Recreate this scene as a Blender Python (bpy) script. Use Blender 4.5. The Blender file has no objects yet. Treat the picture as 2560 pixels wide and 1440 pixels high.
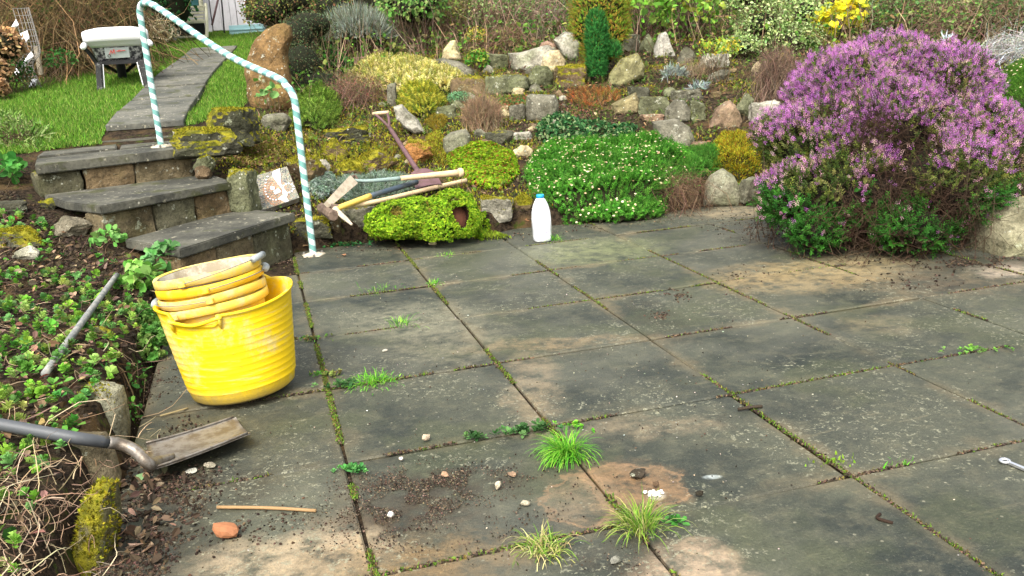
import bpy, math, random
import numpy as np
from mathutils import Vector, noise as mn, Matrix
rng = np.random.default_rng(7); random.seed(7)
sc = bpy.context.scene
COL = sc.collection
# ------------------------------------------------------------------ camera
FPX = 2259.6; PITCH = math.radians(15.037); ROLL = math.radians(-3.55); YAW = math.radians(15.164)
CAM = np.array([-.1313, -4.7694, 1.0956])
_cp, _sp = math.cos(PITCH), math.sin(PITCH)
_F = np.array([math.sin(YAW)*_cp, math.cos(YAW)*_cp, -_sp]); _R = np.array([math.cos(YAW), -math.sin(YAW), 0.0])
_U = np.cross(_R, _F); _R2 = _R*math.cos(ROLL)+_U*math.sin(ROLL); _U2 = _U*math.cos(ROLL)-_R*math.sin(ROLL)
cd = bpy.data.cameras.new('camera'); cam = bpy.data.objects.new('camera', cd); COL.objects.link(cam)
cd.sensor_width = 36; cd.lens = FPX/2560*36; cd.clip_end = 500; cd.clip_start = .02
M = Matrix([[_R2[i], _U2[i], -_F[i], CAM[i]] for i in range(3)]+[[0, 0, 0, 1]]); cam.matrix_world = M
sc.camera = cam
# ------------------------------------------------------------------ light
SUN_EL, SUN_AZ = math.radians(52), math.radians(212)      # azimuth clockwise from +Y
w = bpy.data.worlds.new('World'); sc.world = w; w.use_nodes = True
nt = w.node_tree; bg = nt.nodes['Background']
sky = nt.nodes.new('ShaderNodeTexSky'); sky.sky_type = 'NISHITA'; sky.sun_disc = False
sky.sun_elevation = SUN_EL; sky.sun_rotation = SUN_AZ; sky.dust_density = 6; sky.air_density = 1.2; sky.ozone_density = .6
hs = nt.nodes.new('ShaderNodeHueSaturation'); hs.inputs['Saturation'].default_value = .35
nt.links.new(sky.outputs[0], hs.inputs['Color']); nt.links.new(hs.outputs[0], bg.inputs[0]); bg.inputs[1].default_value = .15
sd = bpy.data.lights.new('sun', 'SUN'); sd.energy = 1.1; sd.angle = math.radians(20); sd.color = (1, .96, .88)
so = bpy.data.objects.new('sun', sd); COL.objects.link(so)
sv = Vector((math.sin(SUN_AZ)*math.cos(SUN_EL), math.cos(SUN_AZ)*math.cos(SUN_EL), math.sin(SUN_EL)))
so.rotation_euler = sv.to_track_quat('Z', 'Y').to_euler(); so.location = (0, -3, 8)
sc.view_settings.view_transform = 'Standard'; sc.view_settings.look = 'None'; sc.view_settings.gamma = 1
sc.view_settings.exposure = 1.32; sc.view_settings.use_curve_mapping = False
sc.render.resolution_x = 1024; sc.render.resolution_y = 576

# ------------------------------------------------------------------ terrain maths
PATIO = np.array([(-.62, -6.5), (-.62, -.35), (-.5, -.1), (0, .5), (.5, .66), (.8, .5), (1.05, .36), (1.35, .5), (1.84, .42), (2.35, .44),
                  (2.75, .5), (3.0, .1), (3.15, -.9), (3.3, -1.45), (3.7, -2.5), (4.3, -6.5)])
def inpoly(x, y, poly):
    x = np.asarray(x, float); y = np.asarray(y, float); c = np.zeros(x.shape, bool); n = len(poly)
    for i in range(n):
        x0, y0 = poly[i]; x1, y1 = poly[(i+1) % n]
        t = ((y0 > y) != (y1 > y)) & (x < (x1-x0)*(y-y0)/((y1-y0) if y1 != y0 else 1e-9)+x0); c ^= t
    return c
def polydist(x, y, poly):
    x = np.asarray(x, float); y = np.asarray(y, float); d = np.full(x.shape, 1e9); n = len(poly)
    for i in range(n):
        a = np.array(poly[i]); b = np.array(poly[(i+1) % n])-a
        t = np.clip(((x-a[0])*b[0]+(y-a[1])*b[1])/(b@b+1e-12), 0, 1)
        d = np.minimum(d, np.hypot(x-a[0]-t*b[0], y-a[1]-t*b[1]))
    return d
def sm(a, b, x):
    t = np.clip((np.asarray(x, float)-a)/(b-a), 0, 1); return t*t*(3-2*t)
_cps = [(-.75, -3.5, .13), (-.75, -2.7, .14), (-.75, -2, .15), (-.72, -1.2, .12), (-.75, -.6, .1), (-1.3, -3, .17), (-1.5, -2, .2), (-1.5, -1, .22), (-1.25, -.2, .19),
        (-1.7, .4, .33), (-2.5, -1, .32), (-2.6, .6, .48), (-1.65, 1.1, .5), (-2.4, 2.5, .74), (-.66, -.2, .15), (-.85, .1, .17), (-.5, .35, .1), (-.15, .65, .1),
        (-.9, .55, .3), (-.5, .85, .28), (-1.05, 1.05, .36), (-.6, 1.2, .38), (-1, 1.6, .56), (-.6, 1.7, .57), (.06, .72, .13), (-.08, 1.05, .3), (-.3, 1.35, .46), (0.05, 1.7, .52),
        (.3, .85, .16), (.6, .85, .17), (1.1, .6, .14), (1.5, .65, .14), (2.0, .6, .12), (2.5, .62, .14), (2.95, .55, .14), (3.25, -.5, .12), (3.5, -1.4, .12), (4.1, -3, .12), (4.6, -6, .12), (-1, -6, .12), (-3, -4, .35), (-3, -7, .3)]
for px in (800, 1100, 1400, 1700, 2050, 2400, 2700):
    az = YAW+math.atan((px-1280)/FPX)
    for D, z in ((6.5, .35), (7.5, .56), (8.6, .77), (10, 1.03), (12, 1.35), (15, 1.7), (22, 2.2)):
        if px < 1000 and D < 7: continue
        if px > 2300: D -= .5
        _cps.append((CAM[0]+D*math.sin(az), CAM[1]+D*math.cos(az), z))
for x in (-4, -2.2, -1, -.2):
    for y in (2.3, 4, 6, 8.5, 12, 18): _cps.append((x, y, .62+.115*(min(y, 11)-1.6)+(.05*max(0, y-11))))
_cps += [(-6, -3, .7), (-6, 3, 1.2), (-6, 9, 1.7), (8, -4, .6), (8, 0, 1.1), (10, 6, 1.9), (-12, 0, 1.5), (14, 0, 1.7), (0, 30, 3), (-20, 20, 3), (25, 20, 3), (0, -15, .1), (-20, -20, .5), (20, -20, .5)]
_cps = np.array(_cps)
def _phi(r2): return r2*np.log(r2+1e-9)*.5
def _tpsfit(c):
    n = len(c); K = _phi(((c[:, None, :2]-c[None, :, :2])**2).sum(-1))+np.eye(n)*.004
    Pm = np.c_[np.ones(n), c[:, :2]]; A = np.block([[K, Pm], [Pm.T, np.zeros((3, 3))]])
    return np.linalg.solve(A, np.r_[c[:, 2], 0, 0, 0])
_tw = _tpsfit(_cps)
def smooth_h(x, y):
    x = np.atleast_1d(np.asarray(x, float)); y = np.atleast_1d(np.asarray(y, float)); out = np.empty(x.shape)
    fx, fy, fo = x.ravel(), y.ravel(), out.ravel() if False else np.empty(x.size)
    for s in range(0, x.size, 20000):
        X = fx[s:s+20000]; Y = fy[s:s+20000]
        K = _phi((X[:, None]-_cps[None, :, 0])**2+(Y[:, None]-_cps[None, :, 1])**2)
        fo[s:s+20000] = K@_tw[:-3]+_tw[-3]+_tw[-2]*X+_tw[-1]*Y
    return fo.reshape(x.shape)
_wv = [(rng.normal(size=2)*k, rng.uniform(0, 6.28), 1/k**.9) for k in (2.5, 4, 6, 9, 13, 18, 26, 36) for _ in range(4)]
def wob(x, y):
    s = 0
    for k, p, a in _wv: s = s+a*np.sin(k[0]*x+k[1]*y+p)
    return s*.28
def H(x, y):
    x = np.atleast_1d(np.asarray(x, float)); y = np.atleast_1d(np.asarray(y, float))
    z = smooth_h(x, y); far = sm(40, 25, np.hypot(x, y)); z = z*far+(1-far)*2.5
    ins = inpoly(x, y, PATIO); d = polydist(x, y, PATIO)
    lawn = (x < 0) & (y > 1.9)
    z = z+np.where(lawn, .006, .02)*wob(x, y)*far
    z = np.where(ins, -.07, -.07+(z+.07)*sm(-.005, .07, d))
    return z
def ray(px, py): return _F+_R2*(px-1280)/FPX-_U2*(py-720)/FPX
def W(px, py, D): return CAM+ray(px, py)*D
def atz(px, py, z=0.0):
    d = ray(px, py); return CAM+d*((z-CAM[2])/d[2])
def at(px, py):
    """first meeting of the ray with ground or paving"""
    t = np.arange(1.6, 24, .02); d = ray(px, py); p = CAM[None]+t[:, None]*d[None]
    g = H(p[:, 0], p[:, 1]); g = np.maximum(g, np.where(inpoly(p[:, 0], p[:, 1], PATIO), 0, -1))
    k = np.nonzero(p[:, 2] <= g)[0]
    if len(k) == 0: return p[-1], t[-1]
    k = k[0]; return np.array([p[k, 0], p[k, 1], g[k]]), t[k]
AZR = np.array([_R[0], _R[1], 0]); FWD = np.array([math.sin(YAW), math.cos(YAW), 0])

# ------------------------------------------------------------------ objects
def tag(o, label=None, cat=None, group=None, kind=None):
    if label: o['label'] = label
    if cat: o['category'] = cat
    if group: o['group'] = group
    if kind: o['kind'] = kind
    return o
def empty(name, loc, label, cat, group=None, rz=0):
    o = bpy.data.objects.new(name, None); COL.objects.link(o); o.location = Vector(loc); o.rotation_euler.z = rz
    o.empty_display_size = .1
    return tag(o, label, cat, group)
def link(name, me, mat, parent=None, loc=None, keep=False):
    o = bpy.data.objects.new(name, me); COL.objects.link(o)
    if mat and not me.materials: me.materials.append(mat)
    if parent is not None:
        o.parent = parent
        if not keep:          # geometry given in world space
            pl = Matrix.Translation(parent.location) @ parent.rotation_euler.to_matrix().to_4x4()
            pp = parent.parent
            while pp: pl = (Matrix.Translation(pp.location) @ pp.rotation_euler.to_matrix().to_4x4()) @ pl; pp = pp.parent
            o.matrix_parent_inverse = pl.inverted()
    if loc is not None: o.location = Vector(loc)
    return o
def npmesh(name, V, F, col=None, smooth=False):
    V = np.asarray(V, np.float32); F = np.asarray(F, np.int32); k = F.shape[1]
    me = bpy.data.meshes.new(name); me.vertices.add(len(V)); me.vertices.foreach_set('co', V.ravel())
    me.loops.add(F.size); me.loops.foreach_set('vertex_index', F.ravel())
    me.polygons.add(len(F)); me.polygons.foreach_set('loop_start', np.arange(0, F.size, k, dtype=np.int32))
    me.polygons.foreach_set('loop_total', np.full(len(F), k, np.int32))
    me.polygons.foreach_set('use_smooth', np.full(len(F), bool(smooth)))
    if col is not None:
        a = me.attributes.new('Col', 'FLOAT_COLOR', 'POINT'); a.data.foreach_set('color', np.c_[col, np.ones(len(V))].astype(np.float32).ravel())
    me.update(calc_edges=True); return me
class Acc:
    def __init__(s): s.V = []; s.F = []; s.C = []; s.n = 0
    def add(s, V, F, C):
        V = np.asarray(V, float)
        C = np.broadcast_to(np.asarray(C, float), V.shape) if np.ndim(C) < 2 else np.asarray(C)
        s.V.append(V); s.F.append(np.asarray(F)+s.n); s.C.append(C); s.n += len(V)
    def scatter(s, T, pos, R, scale, col):
        v, f, tc, tm = T; N = len(pos)
        if N == 0: return
        scale = np.broadcast_to(np.asarray(scale, float).reshape(-1, 1, 1) if np.ndim(scale) == 1 else np.asarray(scale, float), (N, 1, 1))
        V = np.einsum('nij,nkj->nki', R, v[None]*scale)+pos[:, None]
        k = len(v); F = (f[None]+(np.arange(N)*k)[:, None, None]).reshape(-1, 3)
        C = col[:, None]*(1-tm[None, :, None])*np.ones((1, k, 1))+tc[None]*tm[None, :, None]
        s.add(V.reshape(-1, 3), F, C.reshape(-1, 3))
    def build(s, name, mat, parent=None, smooth=False):
        me = npmesh(name, np.concatenate(s.V), np.concatenate(s.F), np.concatenate(s.C), smooth)
        return link(name, me, mat, parent)
def T(v, f, tc=None, tm=None):
    v = np.array(v, float); k = len(v)
    return (v, np.array(f), np.zeros((k, 3)) if tc is None else np.array(tc, float), np.zeros(k) if tm is None else np.array(tm, float))
def frames(n, tilt=0.0):
    n = np.asarray(n, float); N = len(n); n = n+rng.normal(size=(N, 3))*tilt
    n /= np.linalg.norm(n, axis=1)[:, None]+1e-9
    r = rng.normal(size=(N, 3)); t = np.cross(n, r); t /= np.linalg.norm(t, axis=1)[:, None]+1e-9
    b = np.cross(n, t); return np.stack([t, b, n], 2)
def pal(cols, N, jit=.18):
    cols = np.array(cols, float); c = cols[rng.integers(0, len(cols), N)]
    return np.clip(c*(1+rng.normal(size=(N, 1))*jit)*(1+rng.normal(size=(N, 3))*jit*.3), .003, .95)
def up(N): return np.tile([0, 0, 1.0], (N, 1))
# templates (unit: metres)
def leafT(l=.03, w=.014, out=.6, zup=.5):
    """one leaf from origin, folded along its midrib, spreading outwards"""
    d = np.array([out, 0, zup]); d /= np.linalg.norm(d)
    q = lambda t, y, z: d*l*t+np.array([0, y*w/2, z*w])
    return T([(0, 0, 0), q(.38, .85, .10), q(.74, .9, .10), q(1, 0, -.1), q(.74, -.9, .10), q(.38, -.85, .10)], [(0, 2, 1), (0, 3, 2), (0, 4, 3), (0, 5, 4)])
def combine(parts):
    V = []; F = []; C = []; Mm = []; n = 0
    for (v, f, c, m), A, o in parts:
        V.append(v@np.array(A).T+o); F.append(f+n); C.append(c); Mm.append(m); n += len(v)
    return (np.concatenate(V), np.concatenate(F), np.concatenate(C), np.concatenate(Mm))
def rotz(a): c, s = math.cos(a), math.sin(a); return np.array([[c, -s, 0], [s, c, 0], [0, 0, 1.0]])
def bladeT(l=.05, w=.003, bend=.3):
    return T([(-w/2, 0, 0), (w/2, 0, 0), (-w/2.4, bend*l*.25, l*.55), (w/2.4, bend*l*.25, l*.55), (0, bend*l, l)], [(0, 1, 3), (0, 3, 2), (2, 3, 4)])
def sprigT(L=.05, n=14, ll=.012, lw=.005, droop=.5, seed=0):
    r = np.random.default_rng(seed); V = []; F = []
    for i in range(n):
        a = i*2.4+r.uniform(-.4, .4); z = L*(i+.3)/n; d = np.array([math.cos(a), math.sin(a), droop+r.uniform(-.2, .3)]); d /= np.linalg.norm(d)
        p = np.array([-math.sin(a), math.cos(a), 0])*lw/2; b = np.array([0, 0, z]); k = len(V)
        V += [b-p*.3, b+d*ll*.5+p, b+d*ll, b+d*ll*.5-p]; F += [(k, k+1, k+2), (k, k+2, k+3)]
    return T(V, F)
def spikeT(L=.04, r0=.007, n=12, seed=1):
    """heather flower spike: tiny bells round a stem"""
    r = np.random.default_rng(seed); V = []; F = []
    for i in range(n):
        a = i*2.4; z = L*(.15+.85*i/n); rr = r0*(1-.5*i/n); c = np.array([math.cos(a)*rr*.6, math.sin(a)*rr*.6, z]); o = np.array([math.cos(a), math.sin(a), -.3])*rr*.8
        s = np.array([-math.sin(a), math.cos(a), 0])*rr*.5; u = np.array([0, 0, rr*.7]); k = len(V)
        V += [c, c+o+s, c+o-s, c+o+u]; F += [(k, k+1, k+3), (k, k+3, k+2), (k+1, k+2, k+3)]
    return T(V, F)
def rosetteT(n=11, l=.03, w=.014, seed=2):
    r = np.random.default_rng(seed); parts = []
    for i in range(n):
        q = i/n; parts.append((leafT(l*(1-.45*q), w*(1-.3*q), 1, .25+1.1*q), rotz(i*2.399+r.uniform(-.2, .2)), np.array([0, 0, .002*i*l/.03])))
    return combine(parts)
def daisyT(r0=.006):
    V = [(0, 0, r0*.5)]; F = []
    for i in range(6): a = i*math.pi/3; V.append((math.cos(a)*r0, math.sin(a)*r0, 0))
    V.append((0, 0, -r0*.6))
    for i in range(6): F += [(0, 1+i, 1+(i+1) % 6), (7, 1+(i+1) % 6, 1+i)]
    return T(V, F)
def ico(sub):
    import bmesh
    bm = bmesh.new(); bmesh.ops.create_icosphere(bm, subdivisions=sub, radius=1)
    v = np.array([p.co[:] for p in bm.verts]); f = np.array([[q.index for q in g.verts] for g in bm.faces]); bm.free(); return v, f
ICO = {s: ico(s) for s in (1, 2, 3, 4, 5)}
def pebT(seed, sq=.6):
    v, f = ICO[1]; r = np.random.default_rng(seed); v = v*(1+r.normal(size=(len(v), 1))*.12)*np.array([1, r.uniform(.65, 1), sq]); return T(v, f)
PEBS = [pebT(i) for i in range(6)]
def tube(acc, pts, rad, col, sides=8, cap=True):
    pts = np.asarray(pts, float); n = len(pts); rad = np.broadcast_to(np.asarray(rad, float), (n,))
    tg = np.gradient(pts, axis=0); tg /= np.linalg.norm(tg, axis=1)[:, None]+1e-9
    ref = np.array([0, 0, 1.0]) if abs(tg[0, 2]) < .9 else np.array([1.0, 0, 0]); V = []
    a = np.arange(sides)*2*math.pi/sides
    for i in range(n):
        u = np.cross(tg[i], ref); u /= np.linalg.norm(u); v = np.cross(u, tg[i]); ref = v
        V.append(pts[i]+rad[i]*(np.cos(a)[:, None]*u+np.sin(a)[:, None]*v))
    V = np.concatenate(V); F = []
    for i in range(n-1):
        for j in range(sides):
            p = i*sides+j; q = i*sides+(j+1) % sides; F += [(p, q, q+sides), (p, q+sides, p+sides)]
    if cap:
        V = np.r_[V, pts[:1], pts[-1:]]; c0 = n*sides
        for j in range(sides): F += [(c0, (j+1) % sides, j), (c0+1, (n-1)*sides+j, (n-1)*sides+(j+1) % sides)]
    acc.add(V, F, col)
def bez(pts, n=24):
    """Catmull-Rom through pts"""
    P = [np.array(p, float) for p in pts]; P = [2*P[0]-P[1]]+P+[2*P[-1]-P[-2]]; out = []
    m = max(2, n//(len(P)-3))
    for i in range(1, len(P)-2):
        for k in range(m):
            t = k/m; out.append(.5*((2*P[i])+(-P[i-1]+P[i+1])*t+(2*P[i-1]-5*P[i]+4*P[i+1]-P[i+2])*t*t+(-P[i-1]+3*P[i]-3*P[i+1]+P[i+2])*t**3))
    out.append(P[-2]); return np.array(out)
def twigs(acc, A, B, r0, col, seg=4, curl=.12):
    """many thin three-sided twigs from A to B at once"""
    N = len(A); L = np.linalg.norm(B-A, axis=1)[:, None]; off = rng.normal(size=(N, 3))*L*curl; off2 = rng.normal(size=(N, 3))*L*curl*.5
    t = np.linspace(0, 1, seg+1); P = A[:, None]+(B-A)[:, None]*t[None, :, None]+off[:, None]*(np.sin(t*math.pi))[None, :, None]+off2[:, None]*np.sin(t*2*math.pi)[None, :, None]
    d = B-A; d /= L+1e-9; u = np.cross(d, rng.normal(size=(N, 3))); u /= np.linalg.norm(u, axis=1)[:, None]+1e-9; v = np.cross(d, u)
    r = np.broadcast_to(np.asarray(r0, float), (N,)); rr = r[:, None]*(1-.75*t[None])
    V = []
    for k in range(3):
        a = k*2.094; V.append(P+rr[..., None]*(math.cos(a)*u+math.sin(a)*v)[:, None])
    V = np.stack(V, 2)  # N,seg+1,3,3
    F = []
    for i in range(seg):
        for k in range(3):
            p = i*3+k; q = i*3+(k+1) % 3; F += [(p, q, q+3), (p, q+3, p+3)]
    F = np.array(F); K = (seg+1)*3; FF = (F[None]+(np.arange(N)*K)[:, None, None]).reshape(-1, 3)
    acc.add(V.reshape(-1, 3), FF, np.repeat(col, K, 0))
def box(acc, c, s, R=None, col=(.5, .5, .5), bev=0.0):
    """bevelled box, centre c, full size s"""
    import bmesh
    bm = bmesh.new(); bmesh.ops.create_cube(bm, size=1); bmesh.ops.scale(bm, vec=s, verts=bm.verts)
    if bev: bmesh.ops.bevel(bm, geom=bm.edges[:], offset=bev, segments=1, affect='EDGES')
    bmesh.ops.triangulate(bm, faces=bm.faces[:]); bm.verts.index_update()
    v = np.array([p.co[:] for p in bm.verts]); f = np.array([[q.index for q in g.verts] for g in bm.faces]); bm.free()
    if R is not None: v = v@np.array(R).T
    acc.add(v+np.array(c), f, col)
def lathe(acc, prof, n=48, col=(.5, .5, .5), A=None, o=(0, 0, 0), mod=None):
    prof = np.array(prof, float); m = len(prof); a = np.arange(n)*2*math.pi/n
    V = np.stack([prof[:, None, 0]*np.cos(a)[None], prof[:, None, 0]*np.sin(a)[None], np.repeat(prof[:, 1:2], n, 1)], 2)
    if mod is not None: V = mod(V, a)
    V = V.reshape(-1, 3); F = []
    for i in range(m-1):
        for j in range(n):
            p = i*n+j; q = i*n+(j+1) % n; F += [(p, q, q+n), (p, q+n, p+n)]
    if A is not None: V = V@np.array(A).T
    acc.add(V+np.array(o), F, col)

# ------------------------------------------------------------------ materials
class NB:
    def __init__(s, name):
        s.m = bpy.data.materials.new(name); s.m.use_nodes = True; s.t = s.m.node_tree; s.b = s.t.nodes['Principled BSDF']; s.out = s.t.nodes['Material Output']
    def n(s, typ, **k):
        o = s.t.nodes.new(typ)
        for a, b in k.items(): setattr(o, a, b)
        return o
    def l(s, a, b): s.t.links.new(a, b)
    def set(s, sock, v):
        if hasattr(v, 'is_output') or isinstance(v, bpy.types.NodeSocket): s.l(v, sock)
        else: sock.default_value = (*v, 1) if isinstance(v, tuple) and len(v) == 3 and len(sock.default_value) == 4 else v
    def noise(s, sc_, det=4, vec=None, rough=.6, dist=0):
        o = s.n('ShaderNodeTexNoise'); o.inputs['Scale'].default_value = sc_; o.inputs['Detail'].default_value = det; o.inputs['Roughness'].default_value = rough; o.inputs['Distortion'].default_value = dist
        if vec is not None: s.l(vec, o.inputs['Vector'])
        return o.outputs['Fac']
    def ramp(s, fac, a, b):
        o = s.n('ShaderNodeMapRange'); o.interpolation_type = 'SMOOTHSTEP'; s.set(o.inputs['Value'], fac); o.inputs['From Min'].default_value = a; o.inputs['From Max'].default_value = b; return o.outputs[0]
    def mix(s, fac, a, b, mode='MIX'):
        o = s.n('ShaderNodeMix', data_type='RGBA', blend_type=mode); s.set(o.inputs[0], fac); s.set(o.inputs[6], a); s.set(o.inputs[7], b); return o.outputs[2]
    def math(s, op, a, b=0.0, c=None):
        o = s.n('ShaderNodeMath', operation=op); s.set(o.inputs[0], a); s.set(o.inputs[1], b)
        if c is not None: s.set(o.inputs[2], c)
        return o.outputs[0]
    def vm(s, op, a, b=None):
        o = s.n('ShaderNodeVectorMath', operation=op); s.set(o.inputs[0], a)
        if b is not None: s.set(o.inputs[1], b)
        return o
    def bump(s, h, strength=.3, dist=.01):
        o = s.n('ShaderNodeBump'); o.inputs['Strength'].default_value = strength; o.inputs['Distance'].default_value = dist; s.l(h, o.inputs['Height']); s.l(o.outputs[0], s.b.inputs['Normal'])
    def pos(s): return s.n('ShaderNodeNewGeometry').outputs['Position']
    def obj(s): return s.n('ShaderNodeTexCoord').outputs['Object']
    def done(s, col=None, rough=.8, spec=.3, metal=0):
        if col is not None: s.set(s.b.inputs['Base Color'], col)
        s.set(s.b.inputs['Roughness'], rough); s.b.inputs['Specular IOR Level'].default_value = spec; s.b.inputs['Metallic'].default_value = metal; return s.m
def attr(nb):
    o = nb.n('ShaderNodeAttribute'); o.attribute_name = 'Col'; return o.outputs['Color']
# foliage: colour per leaf, a little light passing through
nb = NB('foliage'); c = attr(nb); nb.done(c, .68, .15)
tr = nb.n('ShaderNodeBsdfTranslucent'); nb.l(c, tr.inputs[0]); mx = nb.n('ShaderNodeMixShader'); mx.inputs[0].default_value = .3
nb.l(nb.b.outputs[0], mx.inputs[1]); nb.l(tr.outputs[0], mx.inputs[2]); nb.l(mx.outputs[0], nb.out.inputs[0]); FOL = nb.m
nb = NB('dry_matter'); DRY = nb.done(attr(nb), .85, .15)
nb = NB('painted_by_colour'); c = attr(nb); p = nb.obj(); n1 = nb.noise(60, 5, p); GEN = nb.done(nb.mix(nb.ramp(n1, .45, .7), c, nb.mix(.35, c, (.08, .06, .04))), .6, .3); 
# soil
nb = NB('soil'); p = nb.pos(); a = nb.noise(3, 5, p); b = nb.noise(45, 6, p, .7); d_ = nb.noise(14, 4, p)
cc = nb.mix(nb.ramp(b, .35, .7), (.012, .009, .006), (.075, .052, .032)); cc = nb.mix(nb.ramp(a, .5, .62), cc, (.10, .065, .03)); cc = nb.mix(nb.ramp(d_, .56, .68), cc, (.05, .065, .012))
nb.bump(b, 1, .03); SOIL = nb.done(cc, .95, .1)
nb = NB('turf'); p = nb.pos(); b = nb.noise(60, 5, p); TURF = nb.done(nb.mix(b, (.03, .08, .008), (.07, .15, .015)), .9, .1)
# rock: object colour gives the stone, its alpha the moss cover
nb = NB('rock'); oi = nb.n('ShaderNodeObjectInfo'); p = nb.pos(); base = oi.outputs['Color']; mo = oi.outputs['Alpha']
n1 = nb.noise(7, 6, p, .65); n2 = nb.noise(38, 5, p, .7); n3 = nb.noise(150, 3, p)
cc = nb.mix(nb.ramp(n1, .3, .7), nb.mix(1, base, (.55, .52, .45), 'MULTIPLY'), nb.mix(1, base, (1.6, 1.55, 1.45), 'MULTIPLY'))
cc = nb.mix(nb.ramp(n2, .42, .7), cc, nb.mix(.5, cc, (.03, .03, .022)))
cc = nb.mix(nb.math('MULTIPLY', nb.ramp(n3, .35, .7), .35), cc, nb.mix(1, cc, (.3, .3, .3), 'MULTIPLY'))
ln = nb.noise(16, 5, p, .75); cc = nb.mix(nb.math('MULTIPLY', nb.ramp(ln, .6, .66), .75), cc, (.42, .42, .33))
vo = nb.n('ShaderNodeTexVoronoi'); vo.inputs['Scale'].default_value = 26; nb.l(p, vo.inputs['Vector'])
cc = nb.mix(nb.math('MULTIPLY', nb.ramp(vo.outputs['Distance'], .2, .12), nb.ramp(nb.noise(5, 2, p), .52, .6)), cc, (.5, .5, .4))
gN = nb.n('ShaderNodeNewGeometry'); sx = nb.n('ShaderNodeSeparateXYZ'); nb.l(gN.outputs['Normal'], sx.inputs[0])
mk = nb.math('ADD', nb.math('MULTIPLY', sx.outputs['Z'], .42), nb.noise(9, 5, p, .7)); mk = nb.math('ADD', mk, nb.math('MULTIPLY', mo, .62)); mk = nb.ramp(mk, 1.1, 1.22)
mcol = nb.mix(nb.ramp(nb.noise(22, 4, p), .35, .65), (.08, .082, .008), (.27, .24, .018))
cc = nb.mix(mk, cc, mcol)
gr = nb.ramp(nb.noise(4, 3, p), .45, .7); cc = nb.mix(nb.math('MULTIPLY', gr, .45), cc, nb.mix(1, cc, (.55, .68, .38), 'MULTIPLY'))
nb.bump(nb.math('ADD', nb.math('MULTIPLY', n2, 1.1), nb.math('ADD', nb.math('MULTIPLY', n1, 1.2), nb.math('MULTIPLY', n3, .25))), .9, .02); ROCK = nb.done(cc, .92, .15)
# concrete step slabs and riser stone
def concrete(name, dark, light, s=1.0):
    nb = NB(name); p = nb.pos(); n1 = nb.noise(3.5*s, 6, p, .7); n2 = nb.noise(55, 4, p); n3 = nb.noise(18, 5, p, .7)
    cc = nb.mix(nb.ramp(n1, .35, .68), dark, light); cc = nb.mix(nb.ramp(n3, .60, .68), cc, (.3, .28, .2)); vv = nb.n('ShaderNodeTexVoronoi'); vv.inputs['Scale'].default_value = 30; nb.l(p, vv.inputs['Vector']); cc = nb.mix(nb.math('MULTIPLY', nb.ramp(vv.outputs['Distance'], .22, .14), nb.ramp(nb.noise(8, 3, p), .5, .6)), cc, (.4, .38, .3)); cc = nb.mix(nb.math('MULTIPLY', nb.ramp(n2, .4, .7), .5), cc, nb.mix(1, cc, (.4, .4, .4), 'MULTIPLY'))
    cc = nb.mix(nb.math('MULTIPLY', nb.ramp(nb.noise(6, 5, p), .55, .66), .7), cc, (.045, .05, .012))
    nb.bump(nb.math('ADD', n2, n3), .5, .008); return nb.done(cc, .8, .25)
CONC = concrete('weathered_concrete', (.045, .045, .036), (.13, .125, .095)); SAND = concrete('riser_sandstone', (.05, .045, .025), (.16, .13, .075), 3)
PATHM = concrete('path_concrete', (.07, .072, .06), (.155, .15, .12), .8)
# patio paving with dirt, lichen, sand stains and sunlit patches painted into the colour
nb = NB('paving'); p = nb.pos(); oi = nb.n('ShaderNodeObjectInfo'); rnd = oi.outputs['Random']
dn = nb.n('ShaderNodeTexNoise'); dn.inputs['Scale'].default_value = 5; dn.inputs['Detail'].default_value = 6; dn.inputs['Roughness'].default_value = .65; nb.l(p, dn.inputs['Vector'])
ds = nb.vm('SCALE', nb.vm('SUBTRACT', dn.outputs['Color'], (.5, .5, .5)).outputs[0]); ds.inputs['Scale'].default_value = .26
pd = nb.vm('ADD', p, ds.outputs[0]).outputs[0]
n1 = nb.noise(2.2, 6, p, .65, .4); n2 = nb.noise(120, 3, p); n3 = nb.noise(14, 6, p, .7)
cc = nb.mix(nb.ramp(n1, .34, .64), (.020, .026, .022), (.092, .092, .064))
cc = nb.mix(nb.math('MULTIPLY', rnd, .65), cc, (.048, .050, .040)); mp = nb.n('ShaderNodeMapping'); mp.inputs['Rotation'].default_value = (0, 0, .5); mp.inputs['Scale'].default_value = (4, 22, 4); nb.l(p, mp.inputs[0]); cc = nb.mix(nb.math('MULTIPLY', nb.math('MULTIPLY', nb.ramp(nb.noise(1, 5, mp.outputs[0], .7), .56, .68), nb.ramp(nb.noise(3.1, 3, p), .48, .6)), .5), cc, (.2, .17, .11))
cc = nb.mix(nb.math('MULTIPLY', nb.ramp(n3, .45, .7), .5), cc, (.145, .13, .085))
oc = nb.obj(); so_ = nb.n('ShaderNodeSeparateXYZ'); nb.l(oc, so_.inputs[0])
ed = nb.math('MAXIMUM', nb.math('ABSOLUTE', so_.outputs[0]), nb.math('ABSOLUTE', so_.outputs[1]))
ed = nb.math('ADD', ed, nb.math('MULTIPLY', nb.noise(6, 5, p), .22)); cc = nb.mix(nb.math('MULTIPLY', nb.math('MULTIPLY', nb.ramp(ed, .35, .42), nb.ramp(nb.noise(1.9, 3, p), .38, .62)), .7), cc, (.19, .145, .085))
cc = nb.mix(nb.math('MULTIPLY', nb.ramp(nb.noise(1.6, 4, p), .52, .62), .45), cc, (.080, .086, .042))
v = nb.vm('DOT_PRODUCT', pd, tuple(AZR)); v2 = nb.vm('DOT_PRODUCT', pd, tuple(FWD))
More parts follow.
